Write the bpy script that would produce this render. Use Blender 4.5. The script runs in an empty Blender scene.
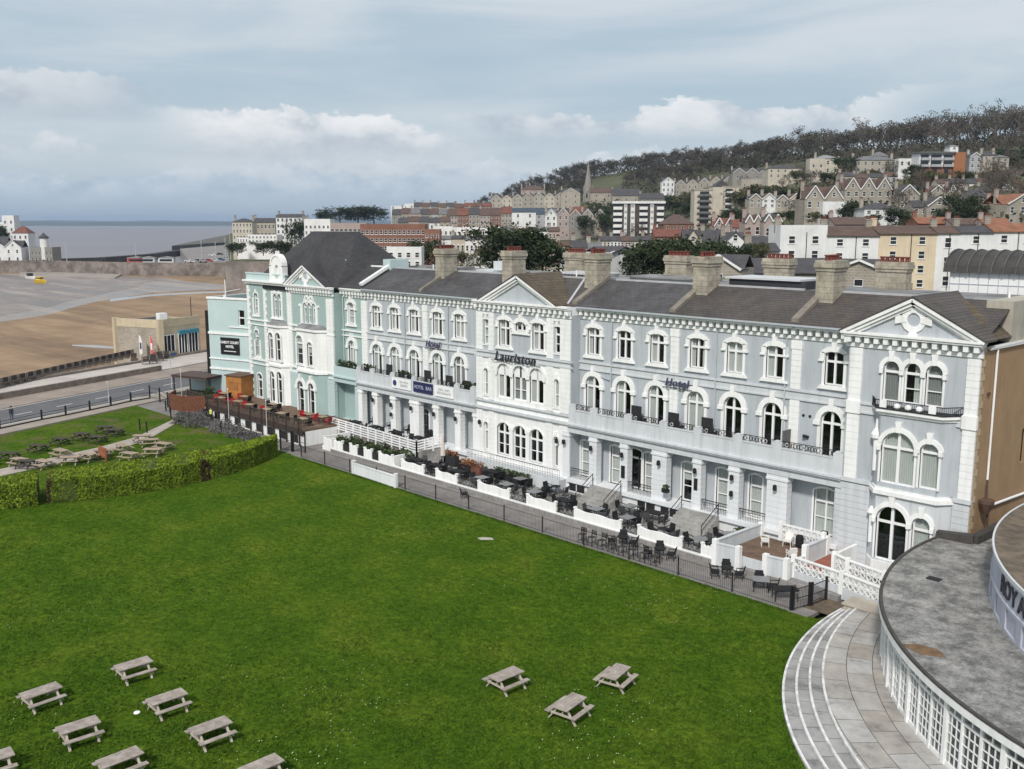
import bpy, bmesh, math, random
from mathutils import Vector, Matrix, noise
from mathutils.geometry import tessellate_polygon
R = random.Random(11)
SC = bpy.context.scene
COL = SC.collection
PI = math.pi

# ------------------------------------------------------------------ camera
F = 980.0; CX, CY, HZ = 512.0, 384.5, 222.0
PITCH = math.atan((CY - HZ) / F)
TH = math.atan((512 + 450) / math.hypot(F, CY - HZ))
EYE = Vector((22.0, -60.0, 23.0))
FW = (-math.cos(TH), math.sin(TH)); RT = (math.sin(TH), math.cos(TH))
def ray(u, v):
    a = (u - CX) / F; b = (CY - v) / F
    h = math.cos(PITCH) + b * math.sin(PITCH)
    return Vector((RT[0]*a + FW[0]*h, RT[1]*a + FW[1]*h, -math.sin(PITCH) + b*math.cos(PITCH)))
def G(u, v, z=0.0):                     # survey point: where a sight line meets the level z
    d = ray(u, v); k = (z - EYE.z) / d.z
    return Vector((EYE.x + d.x*k, EYE.y + d.y*k, z))
def D(u, v, dist):                      # survey point at a ground distance
    d = ray(u, v); h = math.hypot(d.x, d.y); a = (u - CX) / F
    fwd = math.cos(PITCH) + (CY - v) / F * math.sin(PITCH)
    k = dist / fwd
    return EYE + d * k
cam = bpy.data.cameras.new('camera'); camo = bpy.data.objects.new('camera', cam); COL.objects.link(camo)
camo.location = EYE
camo.rotation_euler = (PI/2 - PITCH, 0, math.atan2(FW[1], FW[0]) - PI/2)
cam.sensor_fit = 'HORIZONTAL'; cam.sensor_width = 36; cam.lens = 36 * F / 1024
cam.clip_start = 0.5; cam.clip_end = 60000
SC.camera = camo
SC.view_settings.view_transform = 'Standard'; SC.view_settings.look = 'None'
SC.view_settings.gamma = 1; SC.view_settings.exposure = 0.08; SC.view_settings.use_curve_mapping = False
SC.cycles.max_bounces = 6; SC.cycles.transparent_max_bounces = 12
SC.cycles.use_denoising = True; SC.cycles.volume_bounces = 0

# ------------------------------------------------------------------ materials
MATS = {}
def nodes(name):
    m = bpy.data.materials.new(name); m.use_nodes = True
    nt = m.node_tree; b = nt.nodes['Principled BSDF']
    return m, nt, b
def N(nt, t, **kw):
    n = nt.nodes.new(t)
    for k, v in kw.items():
        if k.startswith('i_'): n.inputs[k[2:].replace('_', ' ')].default_value = v
        else: setattr(n, k, v)
    return n
def L(nt, a, b): nt.links.new(a, b)
def ramp(nt, fac, stops):
    r = nt.nodes.new('ShaderNodeValToRGB'); e = r.color_ramp.elements
    while len(e) < len(stops): e.new(0.5)
    for x, (p, c) in zip(e, stops): x.position = p; x.color = c if len(c) == 4 else (*c, 1)
    L(nt, fac, r.inputs[0]); return r.outputs[0]
def sc(c, k): return tuple(min(1, x*k) for x in c[:3])
def pos(nt, scale=(1, 1, 1)):
    g = N(nt, 'ShaderNodeNewGeometry'); m = N(nt, 'ShaderNodeMapping'); m.inputs['Scale'].default_value = scale
    L(nt, g.outputs['Position'], m.inputs[0]); return m.outputs[0]
def mix(nt, fac, a, b, mode='MIX'):
    m = N(nt, 'ShaderNodeMix', data_type='RGBA', blend_type=mode)
    for s, v in ((0, fac), (6, a), (7, b)):
        if hasattr(v, 'links'): L(nt, v, m.inputs[s])
        else: m.inputs[s].default_value = v if s == 0 else (*v[:3], 1)
    return m.outputs[2]
def mat(name, col, rough=0.7, var=0.18, scale=1.5, bump=0.0, bscale=20, metal=0.0, spec=0.35, streak=0.0, dirt=None, dirtamt=0.4, coords=(1, 1, 1), detail=5):
    if name in MATS: return MATS[name]
    m, nt, b = nodes(name)
    n = N(nt, 'ShaderNodeTexNoise', i_Scale=scale, i_Detail=detail, i_Roughness=0.65); L(nt, pos(nt, coords), n.inputs['Vector'])
    c = ramp(nt, n.outputs[0], [(0.3, sc(col, 1 - var)), (0.7, sc(col, 1 + var))])
    if streak:
        s = N(nt, 'ShaderNodeTexNoise', i_Scale=1.0, i_Detail=4, i_Roughness=0.6); L(nt, pos(nt, (2.6, 2.6, 0.22)), s.inputs['Vector'])
        f = ramp(nt, s.outputs[0], [(0.46, (0, 0, 0)), (0.75, (streak,)*3)])
        c = mix(nt, f, c, dirt or sc(col, 0.45))
    elif dirt:
        s = N(nt, 'ShaderNodeTexNoise', i_Scale=scale*0.6, i_Detail=7, i_Roughness=0.7); L(nt, pos(nt, (1, 1, 1)), s.inputs['Vector'])
        f = ramp(nt, s.outputs[0], [(0.45, (0, 0, 0)), (0.68, (dirtamt,)*3)])
        c = mix(nt, f, c, dirt)
    L(nt, c, b.inputs['Base Color'])
    b.inputs['Roughness'].default_value = rough; b.inputs['Metallic'].default_value = metal
    b.inputs['Specular IOR Level'].default_value = spec
    if bump:
        k = N(nt, 'ShaderNodeTexNoise', i_Scale=bscale, i_Detail=4); L(nt, pos(nt), k.inputs['Vector'])
        bp = N(nt, 'ShaderNodeBump', i_Strength=bump, i_Distance=0.05); L(nt, k.outputs[0], bp.inputs['Height']); L(nt, bp.outputs[0], b.inputs['Normal'])
    MATS[name] = m; return m
def brickmat(name, c1, c2, mortar, bw, bh, rough=0.8, axes='xz', var=0.25, msize=0.012, moss=None, bump=0.3, big=0.25):
    if name in MATS: return MATS[name]
    m, nt, b = nodes(name)
    g = N(nt, 'ShaderNodeNewGeometry'); sx = N(nt, 'ShaderNodeSeparateXYZ'); L(nt, g.outputs['Position'], sx.inputs[0])
    cx = N(nt, 'ShaderNodeCombineXYZ')
    if axes == 'xyz':
        a = N(nt, 'ShaderNodeMath', operation='ADD'); L(nt, sx.outputs[0], a.inputs[0]); L(nt, sx.outputs[1], a.inputs[1]); L(nt, a.outputs[0], cx.inputs[0]); L(nt, sx.outputs[2], cx.inputs[1])
    else:
        L(nt, sx.outputs['xyz'.index(axes[0])], cx.inputs[0]); L(nt, sx.outputs['xyz'.index(axes[1])], cx.inputs[1])
    t = N(nt, 'ShaderNodeTexBrick', i_Scale=1.0, i_Mortar_Size=msize, i_Brick_Width=bw, i_Row_Height=bh, i_Bias=0.0)
    L(nt, cx.outputs[0], t.inputs['Vector'])
    for k, v in (('Color1', c1), ('Color2', c2), ('Mortar', mortar)): t.inputs[k].default_value = (*v, 1)
    n = N(nt, 'ShaderNodeTexNoise', i_Scale=big, i_Detail=6, i_Roughness=0.7); L(nt, g.outputs['Position'], n.inputs['Vector'])
    f = ramp(nt, n.outputs[0], [(0.3, (1-var,)*3), (0.7, (1+var,)*3)])
    c = mix(nt, 1.0, t.outputs[0], f, 'MULTIPLY')
    if moss:
        n2 = N(nt, 'ShaderNodeTexNoise', i_Scale=0.8, i_Detail=8, i_Roughness=0.75); L(nt, g.outputs['Position'], n2.inputs['Vector'])
        f2 = ramp(nt, n2.outputs[0], [(0.52, (0, 0, 0)), (0.7, (0.75,)*3)]); c = mix(nt, f2, c, moss)
    L(nt, c, b.inputs['Base Color']); b.inputs['Roughness'].default_value = rough; b.inputs['Specular IOR Level'].default_value = 0.3
    if bump:
        bp = N(nt, 'ShaderNodeBump', i_Strength=bump, i_Distance=0.02); L(nt, t.outputs['Fac'], bp.inputs['Height']); bp.invert = True; L(nt, bp.outputs[0], b.inputs['Normal'])
    MATS[name] = m; return m
def glassmat():
    m = bpy.data.materials.new('window_glass'); m.use_nodes = True; nt = m.node_tree; nt.nodes.clear()
    o = N(nt, 'ShaderNodeOutputMaterial'); tr = N(nt, 'ShaderNodeBsdfTransparent'); tr.inputs[0].default_value = (0.75, 0.78, 0.78, 1)
    gl = N(nt, 'ShaderNodeBsdfGlossy', i_Roughness=0.04); gl.inputs[0].default_value = (0.9, 0.95, 1, 1)
    lw = N(nt, 'ShaderNodeLayerWeight', i_Blend=.5); pw_ = N(nt, 'ShaderNodeMath', operation='POWER'); pw_.inputs[1].default_value = 3.0; L(nt, lw.outputs['Facing'], pw_.inputs[0]); fr = N(nt, 'ShaderNodeMath', operation='MULTIPLY_ADD'); fr.inputs[1].default_value = .75; fr.inputs[2].default_value = .05; L(nt, pw_.outputs[0], fr.inputs[0]); mx = N(nt, 'ShaderNodeMixShader')
    L(nt, fr.outputs[0], mx.inputs[0]); L(nt, tr.outputs[0], mx.inputs[1]); L(nt, gl.outputs[0], mx.inputs[2]); L(nt, mx.outputs[0], o.inputs[0])
    return m
GLASS = glassmat()
WHITE = mat('white_paint', (0.82, 0.82, 0.81), 0.55, 0.05, 0.8, streak=0.3, dirt=(0.42, 0.42, 0.40))
WHITEC = mat('clean_white_paint', (0.80, 0.80, 0.80), 0.5, 0.03)
GREYW = mat('pale_blue_grey_render', (0.43, 0.46, 0.487), 0.75, 0.06, 0.5, bump=0.08, streak=0.42, dirt=(0.27, 0.285, 0.30))
GREYC = mat('pale_column_paint', (0.70, 0.715, 0.73), 0.7, 0.05, 0.5, streak=0.3, dirt=(0.42, 0.43, 0.44))
GREYL = mat('light_grey_render', (0.56, 0.58, 0.60), 0.75, 0.05, 0.5, bump=0.08, streak=0.42, dirt=(0.33, 0.34, 0.35))
TEAL = mat('pale_teal_render', (0.335, 0.43, 0.415), 0.75, 0.06, 0.5, bump=0.08, streak=0.18, dirt=(0.20, 0.36, 0.36))
TEALL = mat('light_teal_render', (0.46, 0.565, 0.56), 0.75, 0.05, 0.4, bump=0.06, streak=0.15, dirt=(0.32, 0.45, 0.45))
BROWNW = mat('brown_sand_render', (0.33, 0.215, 0.12), 0.85, 0.12, 0.45, bump=0.2, streak=0.35, dirt=(0.17, 0.12, 0.08))
SLATE = brickmat('grey_slate', (0.062, 0.060, 0.063), (0.084, 0.080, 0.082), (0.030, 0.029, 0.03), 0.5, 0.14, 0.6, 'xz', 0.4, big=0.5, moss=(0.10,0.095,0.09))
SLATEB = brickmat('brown_slate', (0.088, 0.076, 0.070), (0.070, 0.062, 0.060), (0.03, 0.027, 0.026), 0.5, 0.14, 0.65, 'xz', 0.3, big=0.6, moss=(0.105, 0.085, 0.055))
SLATEM = brickmat('mossy_slate', (0.085, 0.07, 0.055), (0.11, 0.085, 0.06), (0.035, 0.03, 0.025), 0.5, 0.2, 0.85, 'yz', 0.35, big=0.9, moss=(0.14, 0.11, 0.045))
SLATED = brickmat('dark_slate', (0.044, 0.043, 0.046), (0.060, 0.058, 0.061), (0.022, 0.022, 0.023), 0.5, 0.22, 0.65, 'xyz', 0.22, big=0.4)
LEAD = mat('grey_roof_felt', (0.22, 0.22, 0.22), 0.6, 0.45, 0.5, dirt=(0.08, 0.08, 0.08), dirtamt=.7, detail=9)
COPING = mat('weathered_coping', (0.22, 0.195, 0.165), 0.85, 0.3, 1.5, dirt=(0.11, 0.09, 0.07), bump=0.3)
CHIM = brickmat('chimney_stone', (0.38, 0.345, 0.275), (0.32, 0.29, 0.235), (0.24, 0.21, 0.17), 0.9, 0.42, 0.9, 'xyz', 0.34, 0.02, big=1.1, moss=(0.11, 0.093, 0.07))
POT = mat('red_clay', (0.15, 0.044, 0.034), 0.8, 0.35, 4)
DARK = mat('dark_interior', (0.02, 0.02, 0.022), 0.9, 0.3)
CURT = mat('net_curtain', (0.66, 0.66, 0.63), 0.9, 0.12, 3, coords=(6, 6, 0.3))
CURTG = mat('grey_curtain', (0.33, 0.33, 0.33), 0.9, 0.15, 3, coords=(6, 6, 0.3))
BLACK = mat('black_metal', (0.018, 0.018, 0.02), 0.45, 0.2)
PIPE = mat('grey_pipe', (0.42, 0.45, 0.49), 0.5, 0.08)
IRONW = mat('white_iron', (0.7, 0.7, 0.7), 0.5, 0.05)

# ------------------------------------------------------------------ mesh builder
class MB:
    def __init__(s): s.v = []; s.f = []; s.mi = []; s.mk = []
    def mark(s): s.mk.append((len(s.v), len(s.f))); return s
    def add(s, vs, fs, mi=0):
        o = len(s.v); s.v += [tuple(x) for x in vs]; s.f += [tuple(i+o for i in f) for f in fs]; s.mi += [mi]*len(fs); return s
    def box(s, x0, x1, y0, y1, z0, z1, mi=0):
        return s.add([(x0,y0,z0),(x1,y0,z0),(x1,y1,z0),(x0,y1,z0),(x0,y0,z1),(x1,y0,z1),(x1,y1,z1),(x0,y1,z1)],
                     [(3,2,1,0),(4,5,6,7),(0,1,5,4),(1,2,6,5),(2,3,7,6),(3,0,4,7)], mi)
    def poly(s, pts, mi=0): return s.add(pts, [tuple(range(len(pts)))], mi)
    def prism(s, pts, a, b, plane='xz', mi=0):       # extrude a 2-D outline
        def P(p, t):
            if plane == 'xz': return (p[0], t, p[1])
            if plane == 'xy': return (p[0], p[1], t)
            return (t, p[0], p[1])
        n = len(pts); vs = [P(p, a) for p in pts] + [P(p, b) for p in pts]
        tri = tessellate_polygon([[Vector((p[0], p[1], 0)) for p in pts]])
        fs = [tuple(t) for t in tri] + [tuple(i+n for i in reversed(t)) for t in tri]
        fs += [(i, (i+1) % n, (i+1) % n + n, i+n) for i in range(n)]
        return s.add(vs, fs, mi)
    def bar(s, p, q, w, h=None, mi=0):
        p = Vector(p); q = Vector(q); d = (q-p)
        if d.length < 1e-6: return s
        d.normalize(); h = h or w
        up = Vector((0,0,1)) if abs(d.z) < 0.95 else Vector((1,0,0))
        a = d.cross(up).normalized()*(w/2); b = a.cross(d).normalized()*(h/2)
        vs = [p-a-b, p+a-b, p+a+b, p-a+b, q-a-b, q+a-b, q+a+b, q-a+b]
        return s.add(vs, [(3,2,1,0),(4,5,6,7),(0,1,5,4),(1,2,6,5),(2,3,7,6),(3,0,4,7)], mi)
    def tube(s, pts, r, n=6, mi=0):
        for p, q in zip(pts[:-1], pts[1:]): s.cone(p, q, r, r, n, mi)
        return s
    def cone(s, p, q, r0, r1, n=8, mi=0):
        p = Vector(p); q = Vector(q); d = (q-p).normalized()
        up = Vector((0,0,1)) if abs(d.z) < 0.95 else Vector((1,0,0))
        a = d.cross(up).normalized(); b = a.cross(d).normalized()
        vs = [p + (a*math.cos(2*PI*i/n) + b*math.sin(2*PI*i/n))*r0 for i in range(n)] + [q + (a*math.cos(2*PI*i/n) + b*math.sin(2*PI*i/n))*r1 for i in range(n)]
        return s.add(vs, [(i, (i+1)%n, (i+1)%n+n, i+n) for i in range(n)] + [tuple(range(n-1,-1,-1)), tuple(range(n, 2*n))], mi)
    def lathe(s, prof, c=(0,0), n=10, mi=0):
        k = len(prof); vs = [(c[0]+r*math.cos(2*PI*i/n), c[1]+r*math.sin(2*PI*i/n), z) for i in range(n) for r, z in prof]
        fs = [(i*k+j, ((i+1)%n)*k+j, ((i+1)%n)*k+j+1, i*k+j+1) for i in range(n) for j in range(k-1)]
        fs += [tuple(i*k for i in range(n-1,-1,-1)), tuple(i*k+k-1 for i in range(n))]
        return s.add(vs, fs, mi)
    def wall(s, outer, holes, y, depth=0.28, mi=0, t=lambda x, z, y: (x, y, z)):   # sheet facing -Y with openings and reveals
        loops = [outer] + holes
        tri = tessellate_polygon([[Vector((a, b, 0)) for a, b in lp] for lp in loops])
        s.add([t(a, b, y) for lp in loops for a, b in lp], [tuple(x) for x in tri], mi)
        for lp in holes:
            n = len(lp); s.add([t(a, b, y) for a, b in lp] + [t(a, b, y+depth) for a, b in lp], [(i, (i+1)%n, (i+1)%n+n, i+n) for i in range(n)], mi)
        return s
    def mesh(s, name, mats, recalc=True, smooth=False):
        me = bpy.data.meshes.new(name); me.from_pydata(s.v, [], s.f)
        for m in (mats if isinstance(mats, (list, tuple)) else [mats]): me.materials.append(m)
        if any(s.mi): me.polygons.foreach_set('material_index', s.mi)
        if recalc:
            bm = bmesh.new(); bm.from_mesh(me); bmesh.ops.recalc_face_normals(bm, faces=bm.faces); bm.to_mesh(me); bm.free()
        if smooth: me.polygons.foreach_set('use_smooth', [True]*len(me.polygons))
        me.update(); return me
    def build(s, name, mats, parent=None, loc=(0,0,0), **kw):
        return link(name, s.mesh(name, mats, **kw), parent, loc)
def link(name, me, parent=None, loc=(0,0,0), rz=0.0):
    o = bpy.data.objects.new(name, me); COL.objects.link(o); o.location = loc
    if rz: o.rotation_euler = (0, 0, rz)
    if parent: o.parent = parent
    return o
def wpart(name, mb, mats, root, **kw):           # geometry written in world coordinates, parented to a root
    o = mb.build(name, mats, root, **kw)
    off = Vector((0,0,0)); r = root
    while r: off += Vector(r.location); r = r.parent
    o.location = -off; return o
def wparts(name, mb, mats, root):              # one object for every marked piece
    ks = [(0, 0)] + mb.mk + [(len(mb.v), len(mb.f))]
    for (v0, f0), (v1, f1) in zip(ks[:-1], ks[1:]):
        if f1 > f0:
            q = MB(); q.v = mb.v[v0:v1]; q.f = [tuple(i-v0 for i in f) for f in mb.f[f0:f1]]; q.mi = mb.mi[f0:f1]; wpart(name, q, mats, root)
def tag(o, label, cat, group=None, kind=None):
    if label: o['label'] = label
    if cat: o['category'] = cat
    if group: o['group'] = group
    if kind: o['kind'] = kind
    return o
def thing(name, label, cat, loc=(0,0,0), rz=0.0, group=None):
    o = bpy.data.objects.new(name, None); COL.objects.link(o); o.location = loc; o.rotation_euler = (0,0,rz); o.empty_display_size = 0.3
    return tag(o, label, cat, group)
def kids(o): return [c for c in KID.get(o.name, [])]
def dup(src, loc, rz, label=None, group=None, scale=None):
    def rec(o, par):
        c = o.copy(); COL.objects.link(c)
        if par: c.parent = par
        for ch in o.children: rec(ch, c)
        return c
    r = rec(src, None); r.location = loc; r.rotation_euler = (0,0,rz)
    if label: r['label'] = label
    if group: r['group'] = group
    if scale: r.scale = (scale,)*3
    return r
def struct(o): o['kind'] = 'structure'; return o
# ------------------------------------------------------------------ sky, sun
SUN_EL, SUN_AZ = math.radians(42), math.atan2(-0.80, 0.42)   # world direction to the sun
w = bpy.data.worlds.new('World'); SC.world = w; w.use_nodes = True
nt = w.node_tree; nt.nodes.clear()
out = N(nt, 'ShaderNodeOutputWorld'); bg = N(nt, 'ShaderNodeBackground'); L(nt, bg.outputs[0], out.inputs[0])
sky = N(nt, 'ShaderNodeTexSky', sky_type='NISHITA', sun_disc=False); sky.sun_elevation = SUN_EL; sky.sun_rotation = PI/2 - SUN_AZ
sky.air_density = 1.0; sky.dust_density = 1.5
tc = N(nt, 'ShaderNodeTexCoord'); sx = N(nt, 'ShaderNodeSeparateXYZ'); L(nt, tc.outputs['Generated'], sx.inputs[0])
def M_(op, a, b=None, c=None):
    m = N(nt, 'ShaderNodeMath', operation=op)
    for i, v in enumerate((a, b, c)):
        if v is None: continue
        if hasattr(v, 'links'): L(nt, v, m.inputs[i])
        else: m.inputs[i].default_value = v
    return m.outputs[0]
# azimuth measured from the view's middle so the seam of atan2 lies behind the camera
rx, ry = sx.outputs[0], sx.outputs[1]
fwd = M_('ADD', M_('MULTIPLY', rx, FW[0]), M_('MULTIPLY', ry, FW[1])); rgt = M_('ADD', M_('MULTIPLY', rx, RT[0]), M_('MULTIPLY', ry, RT[1]))
az = M_('ARCTAN2', rgt, fwd); el = sx.outputs[2]
def cvec(a, ka, b, kb, off=0.0):
    c = N(nt, 'ShaderNodeCombineXYZ'); L(nt, M_('MULTIPLY', a, ka), c.inputs[0]); L(nt, M_('MULTIPLY', b, kb), c.inputs[1]); c.inputs[2].default_value = off; return c.outputs[0]
def noi(vec, scale, detail=6, rough=0.6, dist=0.0):
    n = N(nt, 'ShaderNodeTexNoise', i_Scale=scale, i_Detail=detail, i_Roughness=rough, i_Distortion=dist); L(nt, vec, n.inputs['Vector']); return n.outputs[0]
K = 10.0   # radiance scale: the background strength is 0.1
def kc(c): return tuple(x*K for x in c)
def sm(x, a, b): 
    m = N(nt, 'ShaderNodeMapRange', interpolation_type='SMOOTHSTEP'); L(nt, x, m.inputs[0]); m.inputs[1].default_value = a; m.inputs[2].default_value = b; return m.outputs[0]
s1 = noi(cvec(az, 2.6, el, 15.0, 3.1), 1.0, 7, 0.55, 0.6)
s2 = noi(cvec(az, 1.1, el, 9.0, 8.4), 1.0, 4, 0.5, 0.2)
strat = sm(M_('ADD', M_('MULTIPLY', s1, 0.55), M_('MULTIPLY', s2, 0.45)), 0.36, 0.62)
blue = (0.425, 0.54, 0.625); grey = (0.53, 0.60, 0.66); pale = (0.665, 0.71, 0.75)
veil = mix(nt, strat, blue, pale)
hz = sm(el, 0.0, 0.075)
veil = mix(nt, hz, mix(nt, 0.55, veil, (0.40, 0.525, 0.635)), veil)
base = mix(nt, 0.90, mix(nt, 1.0, sky.outputs[0], (0.1, 0.1, 0.1), 'MULTIPLY'), veil)
# cumulus banks: lumpy tops above flat bases
def bank(prev, top0, bot0, azf, seed, amp, az0, az1, lit, shade):
    lump = noi(cvec(az, azf, el, azf*1.5, seed), 1.0, 8, 0.62, 0.35); big = noi(cvec(az, azf*0.30, el, 0.2, seed+5), 1.0, 3, 0.5)
    top = M_('ADD', top0, M_('MULTIPLY', M_('SUBTRACT', big, 0.5), amp))
    hgt = M_('ADD', M_('SUBTRACT', top, el), M_('MULTIPLY', M_('SUBTRACT', lump, 0.5), 0.095))
    m = M_('MULTIPLY', sm(hgt, 0.0, 0.0045), sm(M_('ADD', el, M_('MULTIPLY', M_('SUBTRACT', lump, 0.5), 0.03)), bot0, bot0+0.03))
    m = M_('MULTIPLY', m, M_('MULTIPLY', sm(M_('ADD', az, M_('MULTIPLY', lump, 0.1)), az0, az0+0.10), sm(M_('MULTIPLY', az, -1.0), -az1, -az1+0.12)))
    fine = noi(cvec(az, azf*2.4, el, azf*4.5, seed+9), 1.0, 6, 0.6)
    glow = M_('MULTIPLY', sm(hgt, 0.058, 0.004), sm(M_('ADD', M_('MULTIPLY', lump, .5), M_('MULTIPLY', fine, .5)), 0.36, 0.60))
    colr = mix(nt, glow, shade, lit)
    return mix(nt, M_('MULTIPLY', m, 0.92), prev, colr)
c = bank(base, 0.050, 0.004, 10.0, 31.0, 0.045, -0.75, 0.9, (0.64, 0.70, 0.755), (0.38, 0.485, 0.59))
c = bank(c, 0.122, 0.084, 8.0, 2.7, 0.03, -0.60, -0.30, (0.66, 0.70, 0.74), (0.41, 0.47, 0.54))
c = bank(c, 0.072, 0.048, 13.0, 5.1, 0.02, -0.50, -0.31, (0.70, 0.735, 0.77), (0.47, 0.545, 0.615))
c = bank(c, 0.100, 0.050, 7.5, 14.2, 0.05, -0.31, 0.0, (0.88, 0.885, 0.89), (0.40, 0.475, 0.555))
c = bank(c, 0.110, 0.066, 7.0, 45.3, 0.03, -0.04, 0.42, (0.83, 0.845, 0.86), (0.42, 0.495, 0.575))
c = bank(c, 0.060, 0.036, 11.0, 52.8, 0.03, -0.25, 0.20, (0.70, 0.745, 0.79), (0.39, 0.48, 0.575))
# sea of high cloud overhead
o1 = noi(cvec(rx, 3.0, ry, 3.0, 1.0), 1.0, 5, 0.55)
over = mix(nt, sm(o1, 0.3, 0.7), (0.45, 0.52, 0.60), (0.78, 0.81, 0.84))
c = mix(nt, sm(el, 0.22, 0.5), c, over)
c = mix(nt, 1.0, c, (K, K, K), 'MULTIPLY')
L(nt, c, bg.inputs[0]); bg.inputs[1].default_value = 0.1
sl = bpy.data.lights.new('sun', 'SUN'); sl.energy = 3.1; sl.angle = math.radians(6); sl.color = (1.0, 0.955, 0.89)
so = bpy.data.objects.new('sun', sl); COL.objects.link(so)
dv = Vector((math.cos(SUN_EL)*math.cos(SUN_AZ), math.cos(SUN_EL)*math.sin(SUN_AZ), math.sin(SUN_EL)))
so.rotation_euler = dv.to_track_quat('Z', 'Y').to_euler(); so.location = (0, -40, 60)
# ------------------------------------------------------------------ windows
def arcpts(x0, x1, zs, rise, n=10):      # from left spring to right spring over the top
    w = x1 - x0; cx = (x0+x1)/2
    if rise < 0.02: return [(x0, zs), (x1, zs)]
    r = (w*w/4 + rise*rise) / (2*rise); cz = zs + rise - r; a = math.asin(min(1, w/2/r))
    if rise > w/2*0.999: a = PI/2
    return [(cx + r*math.sin(-a + 2*a*i/n), cz + r*math.cos(-a + 2*a*i/n)) for i in range(n+1)]
def opening(x, z, w, h, rise, n=10):     # hole outline, anticlockwise from bottom-left
    return [(x-w/2, z), (x+w/2, z)] + arcpts(x-w/2, x+w/2, z+h-rise, rise, n)[::-1]
def ring(mb, xi0, xi1, zi, ri, xo0, xo1, zo, ro, y0, y1, n=10, mi=0):
    a = arcpts(xi0, xi1, zi, ri, n); b = arcpts(xo0, xo1, zo, ro, n)
    if len(a) != len(b): a = arcpts(xi0, xi1, zi, 0.021, n)
    for i in range(len(a)-1):
        q = [a[i], a[i+1], b[i+1], b[i]]
        vs = [(p[0], y0, p[1]) for p in q] + [(p[0], y1, p[1]) for p in q]
        mb.add(vs, [(3,2,1,0),(4,5,6,7),(0,1,5,4),(1,2,6,5),(2,3,7,6),(3,0,4,7)], mi)
WCACHE = {}
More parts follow.
